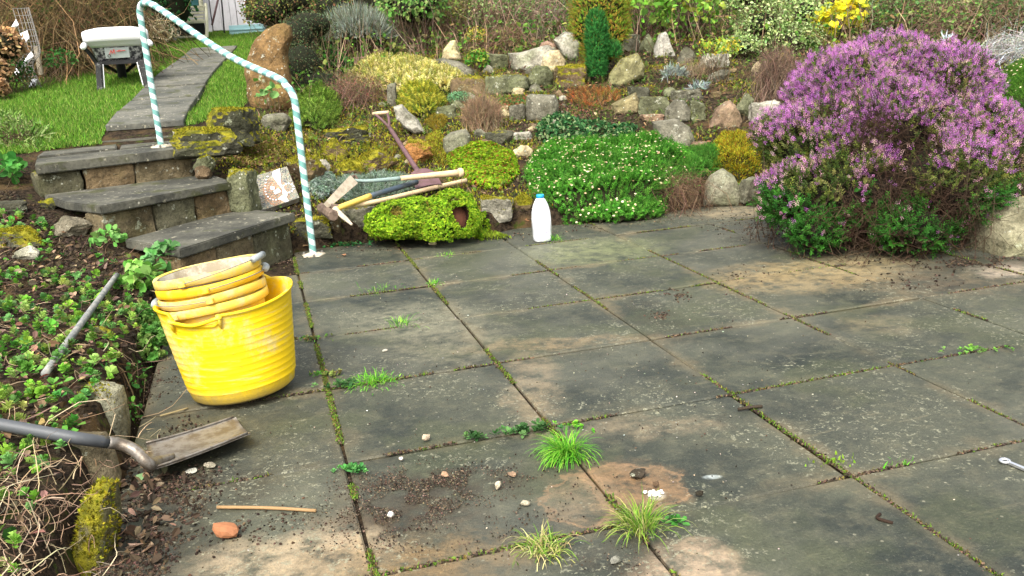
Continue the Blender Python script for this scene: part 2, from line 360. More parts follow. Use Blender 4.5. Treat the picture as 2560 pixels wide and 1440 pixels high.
ST = [(1990, 690, 230, 38, (.42, .29, .14), .85), (2180, 665, 150, 34, (.38, .28, .15), .8), (2330, 705, 210, 40, (.20, .14, .085), .5), (1850, 530, 120, 14, (.42, .32, .2), .9), (1480, 628, 170, 32, (.24, .25, .12), .75), (1020, 800, 190, 42, (.24, .22, .155), .75),
      (1120, 850, 150, 50, (.26, .23, .16), .6), (2540, 672, 110, 18, (.6, .46, .36), .85), (1590, 1215, 120, 66, (.36, .20, .10), .85), (1440, 1245, 95, 60, (.30, .2, .12), .7), (720, 1400, 240, 60, (.50, .37, .24), .9), (1070, 1400, 260, 70, (.30, .18, .08), .75),  # pale bottom-left patch: sand plus sunlight painted into the slab colour
      (880, 1330, 110, 50, (.4, .3, .2), .8), (1730, 1430, 150, 62, (.58, .4, .27), .9), (1070, 1212, 240, 48, (.035, .025, .016), .98), (990, 1290, 200, 40, (.05, .035, .022), .8), (1560, 1390, 120, 40, (.04, .03, .02), .7), (1060, 1290, 170, 36, (.06, .042, .026), .7), (1960, 590, 170, 34, (.018, .013, .01), .9), (2150, 615, 190, 22, (.03, .022, .016), .85),  # brightest entry here: sunlit patch at bottom right, painted as sandy colour
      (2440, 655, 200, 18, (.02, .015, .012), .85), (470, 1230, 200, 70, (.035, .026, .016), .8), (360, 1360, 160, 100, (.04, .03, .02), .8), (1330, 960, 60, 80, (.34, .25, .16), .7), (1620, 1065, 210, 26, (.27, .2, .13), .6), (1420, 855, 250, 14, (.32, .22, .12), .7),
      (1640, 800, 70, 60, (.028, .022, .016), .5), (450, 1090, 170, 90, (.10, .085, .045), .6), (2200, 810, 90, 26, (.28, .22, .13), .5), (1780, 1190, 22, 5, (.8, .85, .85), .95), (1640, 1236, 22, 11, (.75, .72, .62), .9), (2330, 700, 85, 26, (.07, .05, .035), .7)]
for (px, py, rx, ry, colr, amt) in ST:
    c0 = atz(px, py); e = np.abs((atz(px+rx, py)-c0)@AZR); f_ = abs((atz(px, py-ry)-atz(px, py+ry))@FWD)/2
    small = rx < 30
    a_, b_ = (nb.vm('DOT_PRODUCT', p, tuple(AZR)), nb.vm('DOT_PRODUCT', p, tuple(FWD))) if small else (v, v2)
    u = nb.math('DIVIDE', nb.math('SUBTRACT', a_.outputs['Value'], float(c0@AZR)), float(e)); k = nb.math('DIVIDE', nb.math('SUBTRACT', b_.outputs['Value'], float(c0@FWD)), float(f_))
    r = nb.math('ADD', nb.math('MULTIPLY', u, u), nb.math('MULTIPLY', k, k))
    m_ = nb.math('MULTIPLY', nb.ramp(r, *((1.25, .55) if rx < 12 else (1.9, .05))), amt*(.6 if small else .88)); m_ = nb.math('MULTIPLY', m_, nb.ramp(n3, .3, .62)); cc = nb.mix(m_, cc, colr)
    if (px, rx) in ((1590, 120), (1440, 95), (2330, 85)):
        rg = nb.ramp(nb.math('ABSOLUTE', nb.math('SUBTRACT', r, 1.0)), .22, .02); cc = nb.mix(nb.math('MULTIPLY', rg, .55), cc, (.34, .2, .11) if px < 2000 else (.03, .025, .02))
vo = nb.n('ShaderNodeTexVoronoi'); vo.inputs['Scale'].default_value = 15; nb.l(nb.vm('ADD', p, nb.vm('SCALE', dn.outputs['Color']).outputs[0]).outputs[0], vo.inputs['Vector'])
sp_ = nb.math('MULTIPLY', nb.ramp(nb.math('ADD', vo.outputs['Distance'], nb.math('MULTIPLY', nb.noise(90, 3, p), .16)), .38, .30), nb.ramp(nb.noise(2.3, 4, p), .47, .56)); sp_ = nb.math('MULTIPLY', sp_, nb.ramp(nb.noise(40, 3, p), .3, .5)); cc = nb.mix(nb.math('MULTIPLY', sp_, .75), cc, (.33, .31, .22))
vo = nb.n('ShaderNodeTexVoronoi'); vo.inputs['Scale'].default_value = 55; nb.l(p, vo.inputs['Vector'])
sc2 = nb.n('ShaderNodeSeparateColor'); nb.l(vo.outputs['Color'], sc2.inputs[0]); sp2 = nb.math('MULTIPLY', nb.ramp(vo.outputs['Distance'], .26, .16), nb.ramp(sc2.outputs[0], .90, .93)); cc = nb.mix(nb.math('MULTIPLY', sp2, .6), cc, (.33, .3, .22))
dk = nb.math('MULTIPLY', nb.ramp(nb.noise(75, 4, p, .8), .62, .7), nb.ramp(nb.noise(2.5, 3, p), .4, .6)); cc = nb.mix(dk, cc, (.018, .015, .01))
cc = nb.mix(nb.math('MULTIPLY', nb.ramp(n2, .3, .7), .3), cc, nb.mix(1, cc, (.45, .45, .42), 'MULTIPLY'))
gr1 = nb.noise(260, 2, p); gr2 = nb.noise(34, 6, p, .8)
cc = nb.mix(nb.math('MULTIPLY', nb.ramp(gr2, .52, .66), .45), cc, nb.mix(1, cc, (1.9, 1.8, 1.6), 'MULTIPLY'))
cc = nb.mix(nb.math('MULTIPLY', nb.ramp(gr2, .46, .34), .5), cc, nb.mix(1, cc, (.45, .47, .45), 'MULTIPLY'))
cc = nb.mix(nb.math('MULTIPLY', nb.ramp(gr1, .6, .72), .35), cc, (.26, .24, .18))
cc = nb.mix(nb.math('MULTIPLY', nb.ramp(nb.noise(1.3, 5, p, .6), .50, .66), .28), cc, (.17, .16, .125))
nb.bump(nb.math('ADD', nb.math('ADD', nb.math('MULTIPLY', n2, .6), n3), gr2), .5, .010)
cc = nb.mix(1, cc, (.78, .82, .79), 'MULTIPLY')
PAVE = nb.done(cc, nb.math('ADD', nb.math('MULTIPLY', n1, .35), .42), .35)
# plastics, metals and paint
def plastic(name, col, dirt, rough=.4, amt=.6, lo=.5, hi=.68, sc_=9):
    nb = NB(name); p = nb.obj(); n1 = nb.noise(sc_, 6, p, .75); n2 = nb.noise(90, 4, p, .8)
    cc = nb.mix(nb.math('MULTIPLY', nb.ramp(n1, lo, hi), amt), col, dirt); cc = nb.mix(nb.math('MULTIPLY', nb.ramp(n2, .6, .72), .6), cc, nb.mix(.5, dirt, (.1, .08, .05)))
    nb.bump(n2, .15, .003); return nb.done(cc, rough, .4)
def tubmat():
    nb = NB('yellow_tub_plastic'); p = nb.obj(); sp = nb.n('ShaderNodeSeparateXYZ'); nb.l(p, sp.inputs[0]); n1 = nb.noise(6, 6, p, .75); n2 = nb.noise(80, 4, p, .8)
    mp = nb.n('ShaderNodeMapping'); mp.inputs['Scale'].default_value = (3, 3, 40); nb.l(p, mp.inputs[0]); st = nb.noise(2, 5, mp.outputs[0], .7)
    cc = nb.mix(nb.math('MULTIPLY', nb.ramp(n1, .50, .68), .75), (.80, .54, .004), (.58, .5, .27)); cc = nb.mix(nb.math('MULTIPLY', nb.ramp(st, .55, .68), .55), cc, (.6, .52, .25)); cc = nb.mix(nb.math('MULTIPLY', nb.ramp(n2, .6, .7), .55), cc, (.22, .16, .05))
    mud = nb.ramp(nb.math('ADD', sp.outputs[2], nb.math('MULTIPLY', n1, .14)), .15, .07); cc = nb.mix(nb.math('MULTIPLY', mud, .75), cc, (.26, .21, .12)); nb.bump(nb.math('ADD', n2, st), .25, .004); return nb.done(cc, .55, .35)
TUBM = tubmat()
YEL = plastic('yellow_rubber_plastic', (.80, .54, .004), (.52, .42, .16), .55, .85, .46, .68, 6)
YEL2 = plastic('deep_yellow_bucket_plastic', (.85, .52, .01), (.7, .55, .2), .5, .5)
PALE = plastic('plaster_smeared_yellow_plastic', (.76, .54, .07), (.60, .5, .24), .6, .8, .42, .6, 12)
PLAST = plastic('dried_plaster', (.52, .48, .38), (.26, .21, .13), .9, .85, .42, .62, 12)
GREY = plastic('grey_plastic_grip', (.28, .31, .31), (.12, .11, .1), .5, .4)
WHITE = plastic('milk_white_plastic', (.86, .88, .9), (.8, .82, .84), .35, .2)
BLUE = plastic('blue_cap_plastic', (.02, .33, .62), (.02, .3, .5), .4, .2)
STEEL = plastic('dirty_steel', (.23, .21, .18), (.10, .075, .05), .45, .8, .42, .6, 22); STEEL.node_tree.nodes['Principled BSDF'].inputs['Metallic'].default_value = .45
CHROME = plastic('bright_steel', (.8, .8, .82), (.6, .6, .62), .25, .3); CHROME.node_tree.nodes['Principled BSDF'].inputs['Metallic'].default_value = .9
MUD = plastic('rusty_muddy_iron', (.17, .12, .085), (.07, .045, .03), .8, .7, .4, .6, 30)
MAUVE = plastic('mauve_painted_iron', (.125, .065, .070), (.07, .04, .03), .7, .6, .45, .6, 20)
WOODP = plastic('pale_ash_wood', (.62, .46, .27), (.38, .27, .15), .6, .6, .45, .65, 25)
WOODL = plastic('bleached_wood_and_dried_clay', (.46, .39, .29), (.25, .2, .14), .8, .6, .45, .62, 25)
SLATE = plastic('slate_blue_paint', (.045, .065, .085), (.12, .12, .1), .5, .4)
YPNT = plastic('yellow_handle_paint', (.75, .50, .10), (.45, .3, .1), .5, .4)
PIPE = plastic('weathered_grey_pipe', (.17, .18, .17), (.38, .36, .31), .7, .7, .42, .62, 30)
CREAM = plastic('cream_painted_timber', (.62, .60, .42), (.3, .28, .17), .7, .6)
SHEDW = plastic('pale_shed_boards', (.62, .60, .62), (.42, .4, .4), .7, .5)
TEAL = plastic('pale_teal_paint', (.30, .50, .52), (.22, .36, .36), .6, .4)
DARKM = plastic('dark_void_paint', (.012, .014, .012), (.02, .02, .015), .8, .4)
WB = plastic('splashed_white_paint', (.84, .84, .84), (.5, .5, .48), .7, .35, .6, .75, 14)
WBD = plastic('black_plastic_splashed_with_plaster', (.03, .03, .035), (.45, .45, .43), .6, .9, .46, .56, 26)
TERR = plastic('terracotta', (.30, .12, .05), (.2, .09, .04), .85, .5)
TERRD = plastic('damp_dark_terracotta', (.030, .009, .005), (.012, .006, .004), .9, .6)
BLK = plastic('black_rubber', (.014, .014, .014), (.04, .04, .04), .8, .3)
SHAFT = plastic('dark_grey_tube', (.07, .075, .08), (.13, .13, .12), .5, .6)
BARK = plastic('bark', (.09, .06, .04), (.16, .14, .11), .9, .7, .4, .6, 20)
GLASS = plastic('dark_teal_window_glass', (.05, .14, .14), (.07, .16, .16), .12, .3)
RED = plastic('red_print', (.55, .05, .04), (.5, .1, .1), .6, .3)
PURP = plastic('violet_blue_print', (.16, .10, .45), (.2, .15, .5), .6, .2)
WIRE = plastic('wire', (.2, .19, .17), (.1, .08, .06), .5, .5)
# striped handrail: winding tape in white and green (flat print on a painted tube)
nb = NB('handrail_stripes'); uv = nb.n('ShaderNodeAttribute'); uv.attribute_name = 'Col'; ss = nb.n('ShaderNodeSeparateColor'); nb.l(uv.outputs['Color'], ss.inputs[0])
fr = nb.math('FRACT', nb.math('ADD', ss.outputs[0], nb.math('MULTIPLY', nb.noise(6, 3, nb.obj()), .35))); st = nb.ramp(nb.math('PINGPONG', fr, .5), .245, .265); nz = nb.noise(90, 4, nb.obj())
cc = nb.mix(st, (.15, .34, .31), (.66, .78, .75)); cc = nb.mix(nb.math('MULTIPLY', nb.ramp(nz, .58, .7), .5), cc, (.35, .36, .3)); STRIPE = nb.done(cc, .45, .35)

# ------------------------------------------------------------------ ground sheet
def axis(lo, hi, step, far):
    a = [lo]; s = step
    while a[0] > -far: s *= 1.35; a.insert(0, a[0]-s)
    b = list(np.arange(lo+step, hi, step)); a += b; s = step
    while a[-1] < far: s *= 1.35; a.append(a[-1]+s)
    return np.array(a)
gx = axis(-3.2, 5.2, .035, 120); gy = axis(-3.9, 6.5, .035, 120)
X, Y = np.meshgrid(gx, gy); Z = H(X, Y); nx, ny = len(gx), len(gy)
ii = (np.arange(ny-1)[:, None]*nx+np.arange(nx-1)[None]).ravel()
me = npmesh('ground', np.c_[X.ravel(), Y.ravel(), Z.ravel()], np.c_[ii, ii+1, ii+1+nx, ii+nx], None, True)
tag(link('ground', me, SOIL), kind='structure')
LAWN = np.array([(-1.75, 1.62), (-1.35, 1.75), (-1.05, 1.82), (-.5, 2.1), (-.35, 2.25), (-.18, 3.2), (0.15, 5.5), (.6, 9.4), (-.6, 9.3), (-1.1, 8.8), (-1.45, 7.6), (-1.75, 6.2), (-2.3, 5.0), (-3.0, 4.2), (-4.5, 3.2), (-4.5, 1.8), (-2.4, 1.5)])
PATHC = np.array([(-.86, 1.95), (-.82, 2.9), (-.72, 4.2), (-.6, 5.6), (-.42, 7.0)]); PW = .26
def path_x(y): return np.interp(y, PATHC[:, 1], PATHC[:, 0])
def in_path(x, y): return (np.abs(x-path_x(y)) < PW+.01) & (y < 6.9)
# lawn turf sheet slightly above the soil
gx2 = np.arange(-4.6, .8, .06); gy2 = np.arange(1.4, 9.6, .06); X, Y = np.meshgrid(gx2, gy2); ok = inpoly(X, Y, LAWN)
nx = len(gx2); f = []
idx = np.arange(X.size).reshape(X.shape); q = ok[:-1, :-1] & ok[1:, :-1] & ok[:-1, 1:] & ok[1:, 1:] & ~in_path(X[:-1, :-1]+.03, Y[:-1, :-1]+.03)
f = np.c_[idx[:-1, :-1][q], idx[:-1, 1:][q], idx[1:, 1:][q], idx[1:, :-1][q]]
tag(link('lawn', npmesh('lawn', np.c_[X.ravel(), Y.ravel(), (H(X, Y)+.008).ravel()], f, None, True), TURF), kind='structure')

# ------------------------------------------------------------------ patio
def slab_mesh(name, s, t, seed, sy=None):
    import bmesh
    r = random.Random(seed); bm = bmesh.new(); bmesh.ops.create_cube(bm, size=1); bmesh.ops.scale(bm, vec=(s, sy or s, t), verts=bm.verts)
    for v_ in bm.verts: v_.co.x += r.uniform(-.003, .003); v_.co.y += r.uniform(-.003, .003)
    bmesh.ops.bevel(bm, geom=[e for e in bm.edges if (e.verts[0].co.z > 0 and e.verts[1].co.z > 0) or abs(e.verts[0].co.z-e.verts[1].co.z) > t*.5], offset=.005, segments=1, affect='EDGES')
    for v_ in bm.verts: v_.co.x += r.uniform(-.0015, .0015); v_.co.y += r.uniform(-.0015, .0015)
    me = bpy.data.meshes.new(name); bm.to_mesh(me); bm.free(); return me
PG = .6
V_, F_ = [], []
me = npmesh('patio', [(-.6, -6.6, -.012), (4.6, -6.6, -.012), (3.3, -.5, -.012), (2.95, .75, -.012), (-.3, .9, -.012), (-.6, .3, -.012)], [(0, 1, 2), (0, 2, 3), (0, 3, 4), (0, 4, 5)])
patio = tag(link('patio', me, SOIL), kind='structure')
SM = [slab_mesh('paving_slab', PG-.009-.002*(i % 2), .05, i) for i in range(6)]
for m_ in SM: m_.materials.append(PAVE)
for i in range(-1, 8):
    for k in range(-11, 2):
        cx, cy = (i+.5)*PG, (k+.5)*PG
        if not inpoly(np.array([cx]), np.array([cy]), PATIO)[0] and polydist(np.array([cx]), np.array([cy]), PATIO)[0] > .22: continue
        if cx < 0 and cy > 0.1: continue
        o = bpy.data.objects.new('paving_slab', random.choice(SM)); COL.objects.link(o); o.parent = patio
        o.location = (cx+random.uniform(-.002, .002), cy+random.uniform(-.002, .002), -.025+random.uniform(-.003, .003))
        o.rotation_euler = (random.uniform(-.003, .003), random.uniform(-.003, .003), random.uniform(-.003, .003)+random.choice([0, math.pi/2]))
# ------------------------------------------------------------------ path
pth = npmesh('garden_path', np.array([(path_x(y)+s*(PW-.02), y, float(H(path_x(y), y)[0])+.002) for y in np.arange(1.9, 7.1, .1) for s in (-1, 1)]),
             [(2*i, 2*i+1, 2*i+3, 2*i+2) for i in range(len(np.arange(1.9, 7.1, .1))-1)])
pth = tag(link('garden_path', pth, SOIL), kind='structure')
ys = [2.08, 2.68, 3.28, 3.88, 4.48, 5.08, 5.68, 6.28, 6.88]
for a, b in zip(ys[:-1], ys[1:]):
    ym = (a+b)/2; xm = float(path_x(ym)); rz_ = -math.atan((float(path_x(b))-float(path_x(a)))/(b-a)); slope = math.atan2(float((H(xm, b)-H(xm, a))[0]), b-a)
    o = link('path_slab', slab_mesh('path_slab', 2*PW, .04, int(a*10), b-a-.055), PATHM, pth, keep=True)
    o.location = (xm, ym, float(H(xm, ym)[0])+.022); o.rotation_euler = (slope, 0, rz_)

# ------------------------------------------------------------------ steps
def poly_slab(acc, pts, ztop, th, bev=.006, wavy=0.0):
    import bmesh
    bm = bmesh.new(); vs = [bm.verts.new((x, y, ztop)) for x, y in pts]; fc = bm.faces.new(vs)
    r = bmesh.ops.extrude_face_region(bm, geom=[fc]); bmesh.ops.translate(bm, vec=(0, 0, -th), verts=[g for g in r['geom'] if isinstance(g, bmesh.types.BMVert)])
    bmesh.ops.recalc_face_normals(bm, faces=bm.faces[:])
    bmesh.ops.bevel(bm, geom=bm.edges[:], offset=bev, segments=2, affect='EDGES'); bmesh.ops.triangulate(bm, faces=bm.faces[:]); bm.verts.index_update()
    v = np.array([p.co[:] for p in bm.verts]); f = np.array([[q.index for q in g.verts] for g in bm.faces]); bm.free(); acc.add(v, f, (.1, .1, .1))
steps = empty('garden_steps', (-.5, .2, 0), 'three weathered stone steps curving up from the patio to the lawn path', 'steps')
TR = [(.245, .048, [(-.54, -.24), (.04, .48), (-.27, .85), (-.84, .20)]),
      (.425, .045, [(-.93, .23), (-.28, .73), (-.43, 1.24), (-1.33, .94), (-1.15, .53)]),
      (.60, .055, [(-1.34, .90), (-.50, 1.22), (-.62, 1.62), (-1.42, 1.35)])]
for z, th, pl in TR:
    a = Acc(); poly_slab(a, pl, z, th); a.build('step_slab', CONC, steps)
def stone_block(p0, p1, z0, z1, depth, seed, inset=.03):
    """rough riser stone between two ground points along a step front"""
    r = np.random.default_rng(seed); p0 = np.array(p0); p1 = np.array(p1); d = (p1-p0)/np.linalg.norm(p1-p0); n = np.array([-d[1], d[0]])
    L = np.linalg.norm(p1-p0); v, f = ICO[3]; v = np.sign(v)*np.abs(v)**.2; v = v/np.abs(v).max(0)
    for k in range(len(v)): v[k] *= 1+.10*mn.noise(Vector(v[k]*1.6)+Vector((seed, 0, 0)))+.06*mn.noise(Vector(v[k]*5))+.03*mn.noise(Vector(v[k]*13))
    q = v*np.array([L/2-.004, depth/2, (z1-z0)/2]); c = (p0+p1)/2+n*(depth/2+inset+r.uniform(-.008, .012))
    return np.c_[c[0]+q[:, 0]*d[0]+q[:, 1]*n[0], c[1]+q[:, 0]*d[1]+q[:, 1]*n[1], (z0+z1)/2+q[:, 2]], f
def riser(fl, fr, z0, z1, cuts, seed):
    fl = np.array(fl); fr = np.array(fr)
    for i, (a_, b_) in enumerate(zip(cuts[:-1], cuts[1:])):
        v, f = stone_block(fl+(fr-fl)*a_, fl+(fr-fl)*b_, z0, z1, .16, seed+i)
        link('riser_stone', npmesh('riser_stone', v, f, None, False), ROCK, steps).color = ((.17, .14, .085, .25), (.12, .115, .075, .45), (.21, .155, .09, .1))[(seed+i) % 3]
riser((-.54, -.24), (.04, .48), -.03, .199, [.0, .3, .63, 1.0], 11)
riser((-.93, .23), (-.28, .73), .21, .382, [.0, .38, .7, 1.0], 21)
riser((-1.34, .90), (-.50, 1.22), .40, .547, [.0, .28, .6, 1.0], 31)
for (pl, z) in (([(-.84, .2), (-.93, .24), (-1.17, .55), (-.9, .6)], .2), ([(-.27, .85), (-.2, .7), (-.35, .8), (-.5, 1.05)], .26)): a = Acc(); poly_slab(a, pl, z, .22, .01); a.build('side_wall', SAND, steps)
# landing flags between the top step and the path
land = [([(-1.42, 1.36), (-.98, 1.49), (-1.02, 1.86), (-1.45, 1.72)], .612), ([(-.96, 1.50), (-.64, 1.63), (-.62, 1.86), (-1.0, 1.87)], .605), ([(-1.12, 1.88), (-.60, 1.89), (-.52, 2.07), (-1.14, 2.06)], .635)]
for i, (pl, z) in enumerate(land):
    a = Acc(); poly_slab(a, pl, z, .05); o = a.build('landing_slab', CONC, steps)

# ------------------------------------------------------------------ rocks
def rock_verts(shape, seed, sub):
    r = np.random.default_rng(seed); v, f = ICO[sub]
    if shape == 'b':
        N = [(1, 0, 0), (-1, 0, 0), (0, 1, 0), (0, -1, 0), (0, 0, 1), (0, 0, -1)]; D = [1]*6
        for _ in range(7): n = r.normal(size=3); n /= np.linalg.norm(n); N.append(n); D.append(r.uniform(1.12, 1.4))
        tl = r.normal(size=(6, 3))*.10
        N = [np.array(n, float)+(tl[i] if i < 6 else 0) for i, n in enumerate(N)]
    elif shape == 'p':
        N = [(0, 0, -1), (1, .1, r.uniform(.45, .7)), (-1, -.1, r.uniform(.45, .8)), (0, -1, .35), (.1, 1, .4)]; D = [.9, .72, .72, .75, .75]
        for _ in range(6): n = r.normal(size=3); n /= np.linalg.norm(n); N.append(n); D.append(r.uniform(.85, 1.1))
    else:
        N = []; D = []
        for _ in range(16): n = r.normal(size=3); n /= np.linalg.norm(n); N.append(n); D.append(r.uniform(.85, 1.05))
    N = np.array(N, float); N /= np.linalg.norm(N, axis=1)[:, None]; D = np.array(D)
    p = 44 if shape != 'r' else 22
    q = np.clip(v@N.T/D, 0, None); rad = (q**p).sum(1)**(-1/p); P = v*np.minimum(rad, 1.8)[:, None]
    off = Vector((seed*3.7, seed*1.3, 0))
    d = np.array([mn.noise(Vector(x)*1.8+off)*.13+mn.noise(Vector(x)*5+off)*.06+abs(mn.noise(Vector(x)*11+off))*.035 for x in P]); P = P*(1+d[:, None])
    lo, hi = P.min(0), P.max(0); return (P-(lo+hi)/2)/((hi-lo)/2), f
def tufts(acc, V, F, n, cols, length=(.005, .014), up_min=.25, dens=None, thr=0.0):
    a, b, c = V[F[:, 0]], V[F[:, 1]], V[F[:, 2]]; nn = np.cross(b-a, c-a); ar = np.linalg.norm(nn, axis=1); nz = nn/(ar[:, None]+1e-12)
    wgt = ar*np.clip((nz[:, 2]-up_min), 0, 1)**.5
    if wgt.sum() <= 0: return
    k = rng.choice(len(F), n, p=wgt/wgt.sum()); u = rng.random((n, 2)); fl = u.sum(1) > 1; u[fl] = 1-u[fl]
    p = a[k]+(b[k]-a[k])*u[:, :1]+(c[k]-a[k])*u[:, 1:]
    m = np.array([mn.noise(Vector(q)*9) for q in p]) > thr; p = p[m]; nr = nz[k][m]; n = len(p)
    tt = [T([(-.25, 0, 0), (.25, 0, 0), (.05, .1, 1), (-.3, -.2, .6), (.3, .2, .7)], [(0, 1, 2), (0, 1, 3), (1, 0, 4)])]
    acc.scatter(tt[0], p-nr*.002, frames(nr+np.array([0, 0, .5]), .35), rng.uniform(*length, n), pal(cols, n, .25))
MOSS = [(.26, .24, .012), (.34, .31, .018), (.15, .16, .01), (.40, .36, .035), (.12, .10, .01)]
MOSSG = [(.14, .22, .01), (.22, .30, .02), (.09, .13, .008), (.30, .33, .03)]
C_ = dict(g=(.17, .165, .13), lg=(.34, .33, .28), t=(.30, .22, .13), o=(.42, .20, .07), d=(.075, .075, .055), c=(.52, .44, .28), b=(.16, .115, .07), k=(.30, .2, .15), gg=(.14, .15, .09))
def place_rock(name, V, F, col, moss, label, cat='rock', tuft=0, up_min=.3, thr=-.1, group=None):
    c = V.mean(0); c[2] = V[:, 2].min()
    root = empty(name, c, label, cat, group) if tuft else None
    o = link('stone' if tuft else name, npmesh(name, V-c if not tuft else V, F, None, False), ROCK, root, c if not tuft else None)
    o.color = (*col, moss)
    if tuft:
        a = Acc(); tufts(a, V, F, tuft, MOSS, up_min=up_min, thr=thr)
        if a.n: tag(a.build('moss', FOL, root), kind='stuff')
    else: tag(o, label, cat, group)
    return o
_rs = 100
def rock(x0, y0, x1, y1, col, moss, label, shape='b', depth=.75, tuft=0, name='rock', zg=None, rot=None, thr=-.15, sub=None, up_min=.3, sink=.18):
    global _rs; _rs += 1
    if zg is None: p, D = at((x0+x1)/2, y1)
    else: p = atz((x0+x1)/2, y1, zg); D = (p-CAM)@_F
    s = D/FPX; w_ = (x1-x0)*s; h_ = (y1-y0)*s
    d_ = max(.05, depth*(w_*.6+h_*.4)); h_ = max(h_-.1*d_, .3*h_)
    P, F = rock_verts(shape, _rs, sub or (4 if (x1-x0) > 60 else 3))
    P = P*np.array([w_/2, d_/2, h_*(1+sink)/2]); a = random.uniform(-.12, .12) if rot is None else rot
    R = rotz(a-YAW); P = P@R.T; c = p+FWD*d_*.45; c[2] = p[2]+h_*(1-sink)/2
    return place_rock(name, P+c, F, C_[col] if isinstance(col, str) else col, moss, label, tuft=tuft, thr=thr, up_min=up_min)
def outline_rock(pts, D, thick, col, moss, label, name='rock', tuft=0, cat='rock', lean=0.0, box=.35, up_min=.3):
    """solid whose front view follows an outline, at its own distance, with real thickness"""
    global _rs; _rs += 1
    pts = np.array(pts, float); lo, hi = pts.min(0), pts.max(0); cen = (lo+hi)/2
    n = 72; d = np.diff(np.r_[pts, pts[:1]], axis=0); L = np.r_[0, np.cumsum(np.hypot(*d.T))]
    q = np.linspace(0, L[-1], n, endpoint=False); P2 = np.r_[pts, pts[:1]]; ox = np.interp(q, L, P2[:, 0]); oy = np.interp(q, L, P2[:, 1])
    k = 9; rings = []
    V = []; s = D/FPX; c0 = W(cen[0], cen[1], D)
    ts = np.linspace(-1, 1, 2*k+1)
    for t in ts:
        ph = t*math.pi/2; rr = np.cos(ph)**box if abs(t) < 1 else 0.0; yy = np.sin(ph)
        for i in range(n):
            u = (ox[i]-cen[0])*rr; v_ = (oy[i]-cen[1])*rr
            x = c0+_R2*u*s-_U2*v_*s
            V.append(x+FWD*yy*thick/2-FWD*lean*(v_*s)*-1)
    V = np.array(V); off = Vector((_rs, 0, 0))
    dd = np.array([mn.noise(Vector(x)*6+off)*.35+mn.noise(Vector(x)*17+off)*.2+mn.noise(Vector(x)*40+off)*.1 for x in V])
    nrm = V-c0; nrm /= np.linalg.norm(nrm, axis=1)[:, None]+1e-9; V = V+nrm*(dd*min(thick, .18)*.22)[:, None]
    F = []
    for a in range(2*k):
        for i in range(n):
            p = a*n+i; q_ = a*n+(i+1) % n; F += [(p, q_, q_+n), (p, q_+n, p+n)]
    F = np.array(F)
    return place_rock(name, V, F, C_[col] if isinstance(col, str) else col, moss, label, cat, tuft, up_min=up_min)
so_ = [(613, 187), (617, 157), (632, 117), (643, 93), (667, 73), (693, 60), (710, 57), (727, 65), (731, 87), (723, 113), (719, 133), (722, 160), (727, 187), (731, 213), (738, 272), (693, 285), (637, 282), (620, 243)]
p_, D_ = at(675, 276)
outline_rock(so_, D_+.12, .26, (.20, .125, .055), .15, 'tall curved orange brown standing stone at the edge of the lawn', 'standing_stone', cat='standing stone')
rk = rock
rk(513, 262, 642, 356, 'd', .9, 'large dark rock capped with yellow moss and a pinkish scar, behind the upper rail foot', tuft=2600, zg=.60, shape='b')
rk(425, 312, 600, 388, 'd', 1.0, 'long low rock under thick yellow green moss beside the upper foot of the handrail', 'b', tuft=3200, zg=.56, depth=.6)
rk(645, 280, 727, 335, 'g', .0, 'smooth round grey boulder at the foot of the orange standing stone', 'r', zg=.58)
rk(475, 385, 536, 432, 'gg', .5, 'small greenish stone wedged against the right end of the top step', 'r', tuft=300, zg=.46)
rk(483, 412, 527, 447, 'b', .1, 'little brown stone sitting at the back corner of the middle step', 'r', zg=.43)
rk(572, 417, 640, 528, 'gg', .55, 'upright green stained boulder between the middle step and the mosaic slab', 'b', tuft=500, zg=.25)
rk(713, 383, 813, 472, 'b', .9, 'brown mossy boulder directly behind the striped handrail post', 'r', tuft=1500)
rk(808, 314, 925, 362, 'd', 1.0, 'wide moss covered rock left of the mauve spade shaft', 'b', tuft=1500)
rk(790, 342, 876, 400, 'b', .95, 'mossy triangular rock with a bare grey edge, left of the spade', 'p', tuft=1300)
rk(875, 372, 990, 438, 'b', .95, 'broad mossy boulder right behind the pickaxe handles', 'r', tuft=1900)
rk(826, 400, 911, 450, 'b', .95, 'small mossy mound of rock just above the bleached mattock blade', 'r', tuft=1200)
rk(783, 398, 828, 442, 'lg', .2, 'pale grey stone with silver leaves around it, right of the handrail post', 'r')
outline_rock([(985, 268), (1005, 262), (1022, 280), (1045, 298), (1062, 330), (1040, 338), (1012, 318), (990, 296)], at(1030, 340)[1]+.05, .18, (.36, .35, .31), 0, 'pale spotted leaning rock touching the D shaped spade grip')
rk(1010, 345, 1083, 414, 'o', .55, 'orange brown rock with a white chip, right of the spade shaft', 'r', tuft=500)
outline_rock([(1107, 345), (1125, 328), (1163, 322), (1176, 340), (1172, 372), (1140, 392), (1110, 385)], at(1140, 390)[1]+.06, .16, 'g', .15, 'angular grey block above the bright sedum carpet')
rk(1090, 263, 1142, 298, 'gg', .2, 'small green grey rock below the pale green dwarf shrub', 'b')
rk(967, 206, 994, 268, 'g', .2, 'narrow upright grey stone behind the cream heather', 'b')
outline_rock([(1125, 203), (1140, 192), (1200, 188), (1218, 204), (1216, 240), (1180, 246), (1128, 236)], at(1170, 244)[1]+.1, .22, 'b', .5, 'brown layered block with moss on its top edge, left end of the upper terrace wall', tuft=700)
outline_rock([(1210, 200), (1215, 190), (1300, 184), (1320, 192), (1322, 220), (1300, 234), (1225, 241), (1212, 235)], at(1265, 238)[1]+.1, .24, 'gg', .3, 'long block blotched with white and yellow lichen in the upper terrace wall', tuft=300)
rk(1320, 160, 1387, 221, 'gg', .35, 'rounded lichened boulder between the lichened block and the moss topped rock', 'r', tuft=300)
